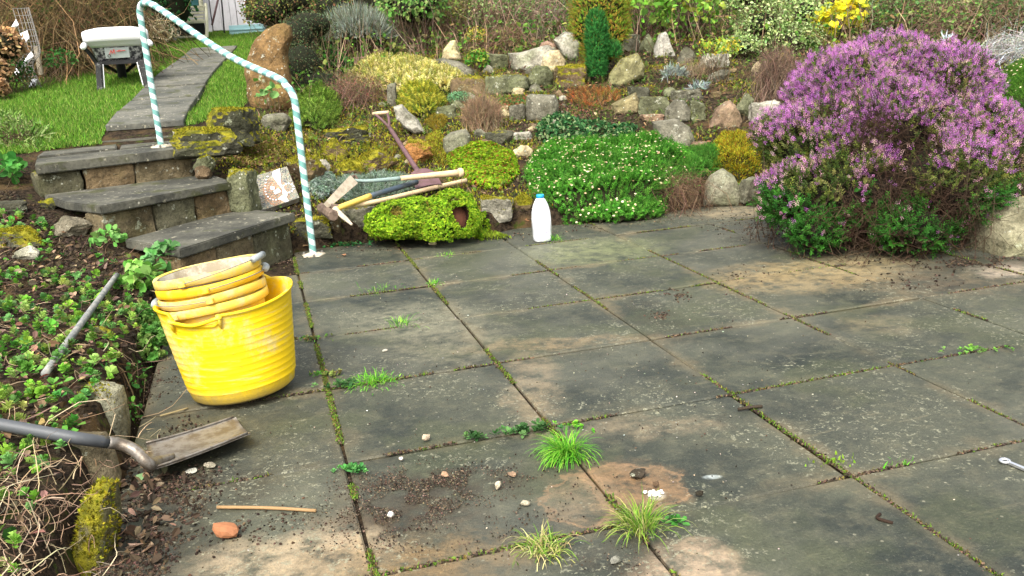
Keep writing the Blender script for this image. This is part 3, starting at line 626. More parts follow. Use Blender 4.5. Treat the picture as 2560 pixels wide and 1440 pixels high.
rk(1386, 157, 1470, 218, 'b', 1.0, 'rock with a thick orange brown moss top at the foot of the conifer', 'b', tuft=1300)
outline_rock([(1270, 133), (1300, 132), (1340, 118), (1370, 112), (1392, 130), (1392, 180), (1350, 184), (1280, 178)], at(1330, 176)[1]+.15, .3, 'lg', .0, 'big light grey rock with a sloping top behind the terrace wall')
outline_rock([(1352, 180), (1356, 138), (1375, 126), (1398, 126), (1415, 155), (1412, 184)], at(1380, 178)[1]+.02, .16, 'c', .0, 'streaky cream rock face with an orange crown')
outline_rock([(1340, 135), (1352, 106), (1368, 101), (1392, 112), (1402, 130), (1380, 150), (1350, 150)], at(1370, 150)[1]+.15, .2, 'k', .0, 'pinkish brown pointed rock peeping over the cream rock')
outline_rock([(1383, 100), (1410, 80), (1430, 82), (1447, 110), (1447, 150), (1430, 160), (1405, 140)], at(1420, 155)[1]+.15, .24, 'lg', .0, 'tall pale lichen spotted rock touching the left side of the conifer')
outline_rock([(1103, 152), (1108, 125), (1125, 103), (1138, 102), (1150, 125), (1155, 152)], at(1130, 152)[1]+.05, .16, 'c', .0, 'small cream coloured pointed rock near the yellow leaved tuft')
outline_rock([(1050, 165), (1075, 150), (1110, 145), (1150, 155), (1195, 178), (1195, 195), (1060, 192)], at(1120, 190)[1]+.08, .3, 'g', .0, 'long smooth dark grey rock with a humped back behind the cream heather')
outline_rock([(968, 95), (980, 72), (1025, 66), (1040, 75), (1056, 120), (1010, 135), (975, 125)], at(1010, 130)[1]+.1, .12, 'g', .0, 'flat speckled grey slab leaning beside the silvery lavender bush')
rk(880, 139, 943, 166, 'k', .0, 'flat tan stone in front of the lavender bush', 'b')
rk(1013, 147, 1047, 172, 'o', .0, 'little reddish stone between the lavender bush and the dark grey rock', 'b')
rk(1210, 130, 1272, 173, 'gg', .1, 'dull green grey rock beside the light grey sloping rock', 'b')
rk(1540, 80, 1602, 132, 'g', .1, 'grey rock behind bare stems just right of the conifer', 'b')
rk(1600, 83, 1645, 135, 'gg', .2, 'greenish pointed rock left of the white lichened peak', 'p')
rk(1633, 77, 1693, 142, (.33, .32, .29), .0, 'white lichen crusted peak shaped rock behind the dry grass', 'p')
rk(1696, 115, 1741, 162, 'g', .0, 'grey stone beside the pale oblong block at the back', 'r')
rk(1749, 130, 1825, 170, 'lg', .0, 'pale oblong block under the variegated shrub', 'b')
rk(1772, 173, 1829, 208, 'lg', .3, 'low cream lichened stone lying alone on the dark soil', 'r')
outline_rock([(1518, 215), (1525, 185), (1555, 145), (1590, 132), (1612, 165), (1608, 190), (1570, 212), (1540, 222)], at(1565, 216)[1]+.12, .26, (.24, .23, .12), .25, 'big boulder freckled with yellow lichen, right of the conifer trunk', tuft=300)
outline_rock([(1318, 240), (1330, 236), (1388, 236), (1394, 275), (1392, 303), (1340, 311), (1316, 303)], at(1355, 306)[1]+.1, .2, 'g', .1, 'square grey block standing upright in the middle terrace')
rk(1273, 258, 1317, 304, 'g', .2, 'paler stone tucked against the left of the square grey block', 'b')
outline_rock([(1527, 262), (1560, 245), (1590, 231), (1599, 255), (1596, 284), (1560, 292), (1530, 288)], at(1562, 288)[1]+.08, .18, (.27, .23, .13), .1, 'tan wedge shaped rock in the middle terrace')
rk(1597, 236, 1680, 287, 'gg', .35, 'olive green rock resting against the tan wedge rock', 'b')
rk(1573, 214, 1630, 252, 'd', .2, 'small dark rock just above the olive green rock', 'b')
outline_rock([(1663, 300), (1665, 272), (1685, 250), (1710, 252), (1728, 280), (1724, 303), (1695, 310)], at(1695, 306)[1]+.03, .18, 'g', .1, 'upright lichened stone holding up the flat capstone')
rk(1680, 222, 1762, 256, 'g', .25, 'flat capstone with a bit of moss above the upright lichened stone', 'b', zg=None)
rk(1726, 248, 1766, 303, 'gg', .2, 'narrow greenish stone right of the upright lichened stone', 'b')
outline_rock([(1772, 318), (1790, 275), (1822, 250), (1838, 262), (1853, 305), (1850, 326), (1800, 330)], at(1812, 325)[1]+.08, .18, (.24, .17, .12), .0, 'pinkish brown triangular rock between terrace stones')
rk(1840, 232, 1887, 294, 'gg', .1, 'dark upright stone right of the pinkish triangular rock', 'r')
rk(1878, 250, 1960, 312, 'lg', .0, 'light grey block partly behind the left side of the heather', 'b')
outline_rock([(1630, 305), (1690, 300), (1725, 318), (1735, 350), (1720, 375), (1660, 372), (1640, 350)], at(1685, 372)[1]+.1, .2, 'g', .05, 'pale grey rock rising behind the flowering green cushion')
rk(1602, 283, 1661, 305, 'k', .0, 'flat brown stone between the olive rock and the flowering cushion', 'b')
rk(1357, 298, 1398, 337, 'g', .2, 'grey stone half hidden by ivy above the flowering cushion', 'r')
rk(1274, 362, 1333, 400, 'c', .0, 'cream stone on the left shoulder of the flowering cushion', 'r')
rk(1277, 330, 1333, 352, 'lg', .0, 'flat pale stone above the cream stone', 'b')
rk(1213, 324, 1287, 366, 'd', .3, 'dark rounded rock behind the bright sedum carpet', 'r')
rk(1185, 322, 1216, 346, 'g', .1, 'small grey stone left of the dark rounded rock', 'r')
rk(1731, 352, 1771, 378, 'k', .0, 'little pinkish stone right of the flowering cushion', 'b')
outline_rock([(1754, 515), (1757, 480), (1780, 440), (1808, 422), (1835, 440), (1847, 480), (1845, 518)], at(1800, 518)[1]+.08, .2, (.24, .235, .18), .0, 'rounded grey green edging stone standing at the back of the patio')
rk(1690, 463, 1750, 514, 'b', .1, 'low brown edging stone under dead twigs, left of the rounded grey green stone', 'b')
rk(1852, 456, 1913, 520, 'g', .1, 'grey edging stone half under the left skirt of the heather', 'b')
outline_rock([(2425, 630), (2430, 580), (2450, 530), (2500, 498), (2560, 492), (2640, 520), (2680, 600), (2670, 660), (2550, 642)], 4.45, .5, (.23, .22, .15), .0, 'very large pale boulder at the right edge of the patio beside the heather')
rk(2506, 384, 2620, 446, 'k', .1, 'pinkish grey rock higher up behind the large right hand boulder', 'r')
rk(1198, 497, 1288, 566, 'lg', .75, 'pale edging stone with a moss cap between the sedum mound and the milk bottle', 'b', tuft=1400, up_min=.0)
rk(1286, 508, 1335, 560, 'b', 1.0, 'small yellow mossy edging stone just left of the milk bottle', 'r', tuft=900, up_min=0)
rk(855, 542, 950, 606, 'g', .2, 'grey edging stone under the pickaxe, left of the sedum mound', 'b', tuft=250)
rk(733, 552, 830, 606, 'd', .8, 'dark edging stone with orange moss behind the lower foot of the handrail', 'b', tuft=600)
rk(826, 548, 854, 600, 'b', .0, 'narrow brown stone set on end below the pickaxe head', 'b', depth=1.2)
rk(112, 540, 226, 600, (.24, .22, .17), .0, 'rounded grey boulder in the soil left of the lowest step', 'r')
rk(-30, 566, 100, 622, 'd', 1.0, 'dark green mossy boulder in the soil at the left edge', 'r', tuft=1500)
rk(25, 616, 97, 656, 'lg', .3, 'low lichened stone below the dark green mossy boulder', 'r')
rk(-30, 504, 62, 542, 'd', .1, 'dark flat stone at the left edge beside the middle step', 'b')
rk(204, 812, 280, 850, 'gg', .6, 'small stone with yellow lichen between the pale pole and the yellow tub', 'r')
rk(95, 495, 160, 528, 'd', 1.0, 'moss patch on a low stone at the left end of the middle step', 'r', tuft=500)
outline_rock([(200, 985), (225, 963), (275, 960), (302, 970), (313, 1050), (318, 1108), (270, 1112), (215, 1095)], 2.80, .12, (.23, .23, .17), .15, 'upright flat topped edging stone of the left bed beside the yellow tub', tuft=250)
outline_rock([(158, 1115), (185, 1085), (255, 1081), (275, 1120), (296, 1200), (290, 1250), (200, 1250), (165, 1200)], 2.45, .12, (.20, .17, .11), .1, 'brown edging stone crossed by the shaft of the muddy shovel', tuft=0)
outline_rock([(220, 1235), (245, 1205), (282, 1212), (290, 1300), (275, 1420), (250, 1500), (205, 1500), (190, 1380)], 2.12, .12, (.16, .15, .08), .9, 'long edging stone with bright green moss nearest the camera', tuft=1800, up_min=-.9)

# ------------------------------------------------------------------ plants
def lobe(px, py, D, rx, ry, dep): return (W(px, py, D), np.array([rx*D/FPX, dep, ry*D/FPX]))
BAS = np.stack([AZR, FWD, np.array([0, 0, 1.0])], 1)      # columns: right, away, up
def shell(lobes, N, inner=.8, down=-.5):
    vol = np.array([l[1][0]*l[1][2]+l[1][0]*l[1][1] for l in lobes]); cnt = rng.multinomial(N, vol/vol.sum()); P = []; NN = []; U = []
    for i, ((c, r), n) in enumerate(zip(lobes, cnt)):
        d = rng.normal(size=(n*2, 3)); d /= np.linalg.norm(d, axis=1)[:, None]; d = d[d[:, 2] > down][:n]; n = len(d)
        bump = 1+.13*np.array([mn.noise(Vector(q)*3.2+Vector((i*7, 0, 0))) for q in d])+.05*np.array([mn.noise(Vector(q)*9) for q in d])
        q = rng.uniform(inner, 1, n)**.7; p = (d*r*(q*bump)[:, None])@BAS.T+c; nr = (d/r); nr /= np.linalg.norm(nr, axis=1)[:, None]; nr = nr@BAS.T
        m = np.ones(n, bool)
        for j, (c2, r2) in enumerate(lobes):
            if j != i: m &= ((((p-c2)@BAS)/(r2*.86))**2).sum(1) > 1
        P.append(p[m]); NN.append(nr[m]); U.append(q[m])
    return np.concatenate(P), np.concatenate(NN), np.concatenate(U)
def groundp(p): return float(np.maximum(H(p[0], p[1])[0], 0 if inpoly(p[:1], p[1:2], PATIO)[0] else -9))
def base_of(lobes):
    b = np.mean([l[0] for l in lobes], 0); b[2] = groundp(b); return b
def keep_above(P, *arr, eps=.004):
    g = H(P[:, 0], P[:, 1]); g = np.where(inpoly(P[:, 0], P[:, 1], PATIO), 0, g); m = P[:, 2] > g+eps
    return (P[m],)+tuple(a[m] for a in arr)
LEAFD = leafT(.03, .015, 1, .3)
SPR = [sprigT(.055, 16, .013, .0055, .6, s) for s in range(3)]; SPRF = [sprigT(.04, 14, .012, .003, 1.1, s) for s in (5, 6)]
SPK = [spikeT(.040, .0070, 13), spikeT(.028, .0068, 11, 3), spikeT(.02, .006, 8, 4)]
def mixsc(acc, Ts, P, Rm, sc_, col):
    k = rng.integers(0, len(Ts), len(P))
    for i, t in enumerate(Ts):
        m = k == i; s_ = sc_ if np.ndim(sc_) == 0 else sc_[m]; acc.scatter(t, P[m], Rm[m], np.full(m.sum(), s_) if np.ndim(s_) == 0 else s_, col[m])
def stems_to(acc, base, P, n, r, col, spread=.08):
    k = rng.choice(len(P), min(n, len(P)), replace=False); B = P[k]; A = np.tile(base, (len(B), 1))+rng.normal(size=(len(B), 3))*np.array([spread, spread, .004]); A[:, 2] = H(A[:, 0], A[:, 1])-.01
    A = A+(B-base)*np.array([.25, .25, 0]); twigs(acc, A, B, r, pal(col, len(B), .25))
# the big heather
hl = [lobe(2110, 262, 4.95, 135, 135, .34), lobe(2215, 190, 5.15, 130, 95, .34), lobe(2345, 235, 5.0, 125, 125, .36), lobe(2205, 330, 4.75, 190, 130, .36), lobe(2060, 380, 4.72, 150, 125, .30), lobe(2420, 350, 4.72, 120, 110, .32),
      lobe(1960, 345, 4.8, 75, 62, .18), lobe(2130, 470, 4.55, 170, 120, .28), lobe(2350, 460, 4.5, 175, 130, .30), lobe(2020, 500, 4.55, 125, 95, .2), lobe(2290, 575, 4.32, 110, 70, .14), lobe(2040, 585, 4.42, 70, 55, .1), lobe(2475, 420, 4.75, 60, 70, .2)]
hb = base_of(hl); hb[2] = .1
heather = empty('heather_bush', hb, 'huge rounded heather bush with purple flower spikes over the patio edge', 'heather')
P, N, U = shell(hl, 26000, .72, -.75); P, N, U = keep_above(P, N, U)
sx_, sy_ = None, None
def px_of(P):
    d = P-CAM; z = d@_F; return 1280+FPX*(d@_R2)/z, 720-FPX*(d@_U2)/z
hole = lambda P, c, r: (((P-c)/r)**2).sum(1) < 1
gapc = [(W(2285, 385, 4.42), .15), (W(2240, 470, 4.3), .11), (W(2190, 300, 4.5), .05), (W(2350, 250, 4.7), .07), (W(2060, 300, 4.6), .06), (W(2150, 540, 4.25), .13), (W(2180, 330, 4.4), .06), (W(2380, 520, 4.2), .11)]
m = np.ones(len(P), bool)
for c, r in gapc: m &= ~(hole(P, c, r) & (rng.random(len(P)) < .93))
P, N, U = P[m], N[m], U[m]
hz = (P[:, 2]-.05)/1.0; nzv = np.array([mn.noise(Vector(q)*4.5) for q in P])
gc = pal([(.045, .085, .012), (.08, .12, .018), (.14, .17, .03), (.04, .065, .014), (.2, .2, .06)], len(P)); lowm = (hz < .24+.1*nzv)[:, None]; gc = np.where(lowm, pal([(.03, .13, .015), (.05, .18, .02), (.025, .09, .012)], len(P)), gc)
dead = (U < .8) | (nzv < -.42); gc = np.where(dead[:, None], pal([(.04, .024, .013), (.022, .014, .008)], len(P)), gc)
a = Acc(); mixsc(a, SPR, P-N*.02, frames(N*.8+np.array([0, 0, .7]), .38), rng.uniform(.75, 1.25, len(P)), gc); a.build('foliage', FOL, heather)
nz2 = np.array([mn.noise(Vector(q)*11+Vector((9, 0, 0))) for q in P]); fp = sm(.42, .70, hz+nzv*.42+.28*(N[:, 2]))*(.25+.75*sm(-.5, .05, nz2)) ; fm = (rng.random(len(P)) < fp*.98+.03) & (U > .82) & ~dead
FP = P[fm]+N[fm]*.012; k = 3; FP = np.repeat(FP, k, 0)+rng.normal(size=(len(FP)*k, 3))*.012; FN = np.repeat(N[fm], k, 0); hf = np.repeat(fp[fm], k)
pc = np.where((rng.random(len(FP)) < .35+.6*hf)[:, None], pal([(.48, .145, .49), (.34, .09, .36), (.62, .26, .60), (.58, .25, .52)], len(FP), .16), pal([(.68, .38, .48), (.70, .50, .45), (.62, .30, .45)], len(FP), .12))
a = Acc(); mixsc(a, SPK, FP, frames(FN*.7+np.array([0, 0, .75]), .33), rng.uniform(.6, 1.02, len(FP)), pc); a.build('flower_spikes', FOL, heather)
a = Acc(); stems_to(a, hb, P, 1500, .0022, [(.05, .03, .018), (.08, .05, .03)], .22)
q = np.concatenate([c+rng.normal(size=(260, 3))*r*.8 for c, r in gapc]); q2 = q+rng.normal(size=q.shape)*.09; twigs(a, q, q2, .0014, pal([(.03, .017, .010), (.05, .03, .018)], len(q)))
a.build('woody_stems', DRY, heather)
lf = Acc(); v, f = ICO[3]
for c, r in hl: lf.add((v*r*.70)@BAS.T+c, f, (.012, .009, .006))  # near-black blobs added inside the bush for occlusion
lf.build('heather_occlusion_core', DRY, heather)

# mat plants: a world outline, a height profile, sprigs
def world_poly(pts): return np.array([at(*p)[0][:2] for p in pts])
def mat_points(poly, N, th, edge=.12):
    lo, hi = poly.min(0), poly.max(0); A = abs(np.sum(poly[:, 0]*np.roll(poly[:, 1], -1)-poly[:, 1]*np.roll(poly[:, 0], -1)))/2
    M_ = int(N*np.prod(hi-lo)/max(A, 1e-3)*1.1)+50; q = rng.random((M_, 2))*(hi-lo)+lo; q = q[inpoly(q[:, 0], q[:, 1], poly)][:N]
    d = polydist(q[:, 0], q[:, 1], poly); e = np.sqrt(np.clip(1-(1-np.clip(d/edge, 0, 1))**2, 0, 1))
    nz = np.array([mn.noise(Vector((x*7, y*7, 0))) for x, y in q]); nzb = np.array([mn.noise(Vector((x*18, y*18, 3))) for x, y in q]); hgt = th*e*(1+.4*nz+.3*nzb)
    g = H(q[:, 0], q[:, 1]); g = np.where(inpoly(q[:, 0], q[:, 1], PATIO), 0, g)
    P = np.c_[q, g+hgt]
    # outward normal from edge distance gradient
    ep = .01; gx_ = (polydist(q[:, 0]+ep, q[:, 1], poly)-polydist(q[:, 0]-ep, q[:, 1], poly))/(2*ep); gy_ = (polydist(q[:, 0], q[:, 1]+ep, poly)-polydist(q[:, 0], q[:, 1]-ep, poly))/(2*ep)
    k = (1-np.clip(d/edge, 0, 1)); N_ = np.c_[-gx_*k, -gy_*k, np.ones(len(q))*.6]; N_ /= np.linalg.norm(N_, axis=1)[:, None]
    return P, N_, hgt, nz, d
def mat_core(acc, poly, th, edge, col, shrink=.75):
    lo, hi = poly.min(0), poly.max(0); st = max(.02, (hi-lo).max()/60); gx_, gy_ = np.arange(lo[0], hi[0], st), np.arange(lo[1], hi[1], st); X, Y = np.meshgrid(gx_, gy_)
    ins = inpoly(X, Y, poly); d = polydist(X, Y, poly); e = np.sqrt(np.clip(1-(1-np.clip(d/edge, 0, 1))**2, 0, 1)); g = H(X, Y); g = np.where(inpoly(X, Y, PATIO), 0, g)
    Z = g+th*shrink*e-.012; idx = np.arange(X.size).reshape(X.shape); q = ins[:-1, :-1] & ins[1:, 1:] & ins[:-1, 1:] & ins[1:, :-1]
    if q.any():
        f = np.concatenate([np.c_[idx[:-1, :-1][q], idx[:-1, 1:][q], idx[1:, 1:][q]], np.c_[idx[:-1, :-1][q], idx[1:, 1:][q], idx[1:, :-1][q]]]); acc.add(np.c_[X.ravel(), Y.ravel(), Z.ravel()], f, col)
def mat_plant(name, pts, label, cat, th, N, Ts, cols, edge=.15, scale=(.7, 1.2), tilt=.3, extra=None, core=(.02, .02, .008), group=None, jit=.2, part='foliage', poly=None, multi=.0):
    poly = world_poly(pts) if poly is None else poly; c = poly.mean(0); root = empty(name, (c[0], c[1], groundp(np.array([c[0], c[1], 0]))), label, cat, group)
    P, N_, hg, nz, d = mat_points(poly, N, th, edge); a = Acc(); q = P-N_*rng.uniform(0, .5, (len(P), 1))*th*.25
    mixsc(a, Ts, q, frames(N_, tilt), rng.uniform(*scale, len(P)), pal(cols, len(P), jit)*(1+.25*nz)[:, None]); a.build(part, FOL, root)
    if core is not None:
        a = Acc(); mat_core(a, poly, th, edge, core)
        if a.n: a.build('mat_occlusion_core', DRY, root)  # dark sheet added under the sprigs for occlusion
    if extra: extra(root, P, N_, nz, d)
    return root, P, N_
def daisies(n, cols, r=.007, lift=.03):
    def fn(root, P, N_, nz, d):
        k = rng.choice(len(P), n, replace=False); k = k[(nz[k] > -.35)]; a = Acc(); q = P[k]+N_[k]*lift+np.array([0, 0, .012]); a.scatter(daisyT(r), q, frames(N_[k]+np.array([0, 0, .6]), .3), rng.uniform(.7, 1.25, len(k)), pal(cols, len(k), .1)); tag(a.build('flower_heads', FOL, root), kind='stuff')
        a = Acc(); twigs(a, P[k], q, .0009, pal([(.1, .14, .04)], len(k))); tag(a.build('flower_stalks', FOL, root), kind='stuff')
    return fn
GREENC = [(.05, .20, .015), (.09, .30, .03), (.035, .13, .012), (.13, .34, .04)]
mat_plant('flowering_cushion_plant', [(1318, 455), (1340, 405), (1400, 380), (1490, 385), (1600, 365), (1690, 385), (1740, 420), (1700, 470), (1665, 520), (1645, 548), (1560, 560), (1440, 562), (1385, 550), (1345, 510)], 'wide bright green cushion plant dotted with cream flower heads behind the milk bottle', 'cushion plant', .12, 11000,
          SPRF+SPR[:1], GREENC, .22, extra=daisies(600, [(.75, .62, .38), (.8, .7, .5), (.6, .42, .25)], .0075))
mat_plant('flowering_cushion_plant', [(1700, 420), (1740, 385), (1800, 400), (1810, 430), (1760, 455), (1710, 470)], 'smaller green tuft joining the right side of the flowering cushion', 'cushion plant', .1, 1800, SPRF, [(.05, .18, .02), (.09, .24, .03)], .12)
mat_plant('flowering_cushion_plant', [(2485, 320), (2480, 250), (2530, 205), (2640, 200), (2660, 330), (2560, 345)], 'green cushion plant with cream flowers at the right edge beyond the heather', 'cushion plant', .17, 3500, SPRF, [(.05, .15, .015), (.09, .2, .02)], .2, extra=daisies(90, [(.75, .65, .42)], .007))
# sedum mound with the buried pot
RS = [rosetteT(8, .011, .007, s) for s in range(3)]
SED = [(.22, .38, .015), (.30, .46, .02), (.16, .30, .012), (.38, .50, .04), (.10, .22, .01)]
sl = [lobe(1035, 550, 5.27, 118, 54, .20), lobe(1110, 560, 5.2, 85, 55, .14), lobe(1130, 520, 5.36, 60, 45, .16), lobe(975, 560, 5.36, 60, 45, .14), lobe(1175, 555, 5.3, 28, 48, .1)]
sb = base_of(sl); sb[2] = 0
sedum = empty('sedum_mound', sb, 'bright yellow green sedum mound spilling onto the patio around a buried clay pot', 'sedum')
P, N, U = shell(sl, 24000, .93, -.6); P, N, U = keep_above(P, N, U)
pc_ = W(1152, 535, 5.0); pdv = W(1152, 535, 5.4)-pc_; pdv /= np.linalg.norm(pdv)
xx, yy = px_of(P); m = ~((((xx-1148)/34)**2+((yy-538-(xx-1148)*.5)/40)**2 < 1) & ((P-CAM)@_F < 5.32)); P, N, U = P[m], N[m], U[m]
nzv = np.array([mn.noise(Vector(q)*11) for q in P]); a = Acc(); mixsc(a, RS, P, frames(N+np.array([0, -.1, .35]), .25), rng.uniform(.5, 1.05, len(P)), np.where((nzv < -.60)[:, None], pal([(.25, .2, .03), (.3, .25, .05)], len(P)), pal(SED, len(P), .2))*(1+.4*nzv)[:, None]); a.build('foliage', FOL, sedum)
lf = Acc(); v, f = ICO[3]
for c, r in sl[:1]+sl[3:4]: lf.add((v*r*.88)@BAS.T+c, f, (.05, .08, .01))  # plain core blobs added beneath the rosettes for occlusion
lf.build('mat_occlusion_core', DRY, sedum)
# clay pot lying on its side inside the mound, mouth to the right front
pot = empty('clay_pot', W(1150, 540, 5.22), 'damp reddish clay pot lying on its side inside the sedum mound', 'plant pot')
ax = (AZR*.45-FWD*.86+np.array([0, 0, .22])); ax /= np.linalg.norm(ax); t1 = np.cross(ax, [0, 0, 1]); t1 /= np.linalg.norm(t1); t2 = np.cross(t1, ax); A = np.stack([t1*1.0+t2*.45, t2*1.15-t1*.3, ax], 1)*.8
a = Acc(); lathe(a, [(.055, -.20), (.075, -.06), (.080, -.02), (.081, .0), (.077, .0), (.074, -.03), (.052, -.19), (.0, -.19)], 40, (.2, .08, .04), A, W(1152, 540, 5.17)); a.build('pot_body', TERRD, pot, True)
a = Acc(); v, f = ICO[2]; a.add((v*np.array([.074, .074, .03]))@A.T+W(1152, 540, 5.17)-ax*.055, f, (.03, .02, .01)); a.build('soil_fill', plastic('red_brown_earth', (.10, .035, .018), (.05, .02, .012), .95, .6), pot)
th_ = rng.uniform(0, 2*math.pi, 520); rr_ = .066+.030*rng.random(520)+.010*np.sin(th_*3+1); PP = W(1152, 540, 5.17)+(np.c_[np.cos(th_)*rr_, np.sin(th_)*rr_, rng.uniform(-.015, .018, 520)])@A.T
PP = PP[PP[:, 2] > .01]; a = Acc(); mixsc(a, RS, PP, frames(np.tile(ax, (len(PP), 1))+np.array([0, 0, .5]), .4), rng.uniform(.6, 1.15, len(PP)), pal(SED, len(PP), .2)); a.build('rim_growth', FOL, sedum)
mat_plant('sedum_mat', [(1115, 400), (1160, 372), (1240, 370), (1290, 395), (1300, 440), (1250, 480), (1180, 470), (1130, 430)], 'yellow green sedum carpet tinged red, above the pickaxe handle ends', 'sedum', .06, 8200, RS, SED+[(.3, .12, .03)], .08, scale=(.6, 1.3))
mat_plant('sedum_mat', [(1190, 600), (1185, 560), (1215, 545), (1225, 575), (1205, 603)], 'little green sedum tuft at the right foot of the clay pot mound', 'sedum', .05, 700, RS, SED, .04)
mat_plant('moss_mound', [(700, 400), (720, 360), (800, 355), (880, 370), (960, 365), (1010, 400), (1000, 440), (900, 455), (800, 450), (720, 440)], 'yellow green moss spreading between the boulders left of the spade', 'moss', .008, 1300, [bladeT(.016, .008, .2), SPR[1], LEAFD], [(.30, .30, .02), (.38, .36, .03), (.18, .22, .015), (.26, .17, .03)], .1, scale=(.4, 1.1))
mat_plant('moss_mound', [(560, 400), (580, 360), (660, 345), (720, 370), (700, 410), (620, 425)], 'brownish green mossy litter slope between the steps and the handrail', 'moss', .02, 3500, [bladeT(.018, .006, .4), LEAFD], [(.22, .2, .03), (.3, .22, .08), (.16, .2, .02), (.22, .12, .06)], .08, scale=(.5, 1.2))

# small loose stones between the larger ones
LM = [(1420, 260, 'rusty orange heather'), (1265, 215, 'lichen blotched terrace block'), (1355, 270, 'square grey block'), (1562, 262, 'tan wedge shaped rock'), (1700, 270, 'flat capstone'), (1812, 290, 'pinkish triangular rock'), (1800, 190, 'low cream lichened stone'),
      (1685, 195, 'silver leaved plant'), (1205, 285, 'twiggy brown heath'), (1495, 180, 'conifer foot'), (1640, 250, 'olive green rock'), (1030, 300, 'pale spotted leaning rock'), (960, 300, 'wooden D grip of the spade'), (900, 405, 'boulder behind the pickaxe handles'), (790, 290, 'soft green heather'),
      (760, 420, 'brown boulder behind the handrail'), (1140, 360, 'angular grey block'), (1200, 400, 'bright sedum carpet'), (1060, 260, 'yellow tipped heather'), (850, 340, 'wide moss covered rock'), (1560, 180, 'yellow freckled boulder'), (1900, 280, 'light grey block by the heather'), (1250, 330, 'dark rounded rock')]
CW = {'g': 'grey', 'lg': 'pale grey', 't': 'tan', 'gg': 'green grey', 'b': 'brown', 'c': 'cream'}; SW = {'b': 'blocky', 'r': 'rounded', 'p': 'pointed'}; seen_ = set(); made_ = 0
while made_ < 46:
    px_, py_ = (random.uniform(1120, 1900), random.uniform(175, 330)) if made_ < 30 else (random.uniform(700, 1300), random.uniform(250, 440))
    lm = min(LM, key=lambda q: (q[0]-px_)**2+4*(q[1]-py_)**2); c_, s_ = random.choice('g lg t gg b c'.split()), random.choice('brp')
    side = ('left of' if px_ < lm[0] else 'right of') if abs(px_-lm[0]) > 1.5*abs(py_-lm[1]) else ('just behind' if py_ < lm[1] else 'just in front of')
    lab = 'small %s %s stone %s the %s' % (CW[c_], SW[s_], side, lm[2])
    if lab in seen_: continue
    seen_.add(lab); made_ += 1; w0_ = random.uniform(16, 38)
    rock(px_-w0_/2, py_-w0_*random.uniform(.5, .9), px_+w0_/2, py_, c_, random.choice([0, .1, .4]), lab, s_, sub=2, name='small_stone')['group'] = 'small stones scattered in the rockery'
# ---- generic shrub builders
def leafy(name, lobes, label, cat, N, leaf, cols, twn=200, twcol=((.10, .07, .04),), twr=.003, tilt=.8, inner=.45, scale=(.7, 1.3), down=-.6, part='foliage', core=None, base=None, jit=.22):
    b = base_of(lobes) if base is None else np.array(base, float); root = empty(name, b, label, cat)
    P, N_, U = shell(lobes, N, inner, down); P, N_, U = keep_above(P, N_, U); a = Acc()
    if len(P) < 5: print('SPARSE', label); P, N_, U = shell(lobes, N, inner, down)
    Ts = leaf if isinstance(leaf, list) else [leaf]; mixsc(a, Ts, P, frames(N_+np.array([0, 0, .5]), tilt), rng.uniform(*scale, len(P)), pal(cols, len(P), jit)); a.build(part, FOL, root)
    if twn: a = Acc(); stems_to(a, b, P, twn, twr, twcol, .06); a.build('stems', DRY, root)
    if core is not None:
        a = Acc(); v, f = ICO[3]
        for c, r in lobes: a.add((v*r*core)@BAS.T+c, f, (.012, .014, .006))  # dark core blobs added for occlusion; stems are built separately
        tag(a.build('occlusion_core', DRY, root), kind='stuff')
    return root
def twiggy(name, lobes, label, cat, N, cols, r=.002, base=None, spread=.15, sub=2, leaves=None, curl=.12):
    b = base_of(lobes) if base is None else np.array(base, float); root = empty(name, b, label, cat); P, N_, U = shell(lobes, N, .6, -.3); a = Acc()
    A = np.tile(b, (len(P), 1))+rng.normal(size=(len(P), 3))*np.array([spread, spread, 0]); A = A+(P-b)*np.array([.35, .35, 0]); A[:, 2] = H(A[:, 0], A[:, 1])-.01
    twigs(a, A, P, r, pal(cols, len(P), .3), 5, curl)
    for _ in range(sub):
        t = rng.uniform(.35, .9, len(P))[:, None]; S = A+(P-A)*t; E = S+(P-A)*.28+rng.normal(size=S.shape)*np.linalg.norm(P-A, axis=1)[:, None]*.16; twigs(a, S, E, r*.6, pal(cols, len(P), .3), 3, .1)
    a.build('twigs', DRY, root)
    if leaves: Tl, n, lc = leaves; P, N_, U = shell(lobes, n, .3, -.7); a = Acc(); mixsc(a, [Tl], P, frames(N_, 1), rng.uniform(.6, 1.3, len(P)), pal(lc, len(P), .25)); a.build('leaves', FOL, root)
    return root
LF = leafT(.03, .015, 1, .5); LFS = leafT(.016, .008, 1, .6); LFB = leafT(.055, .04, 1, .3); LFM = leafT(.035, .02, 1, .4)
G1 = [(.04, .12, .015), (.07, .17, .02), (.10, .2, .03), (.03, .08, .012)]; OL = [(.08, .11, .03), (.13, .15, .04), (.06, .07, .02)]
BR = [(.16, .10, .06), (.10, .06, .035), (.22, .15, .09), (.07, .045, .03)]
BLADES = [bladeT(.05, .0035, b) for b in (.15, .4, .7)]
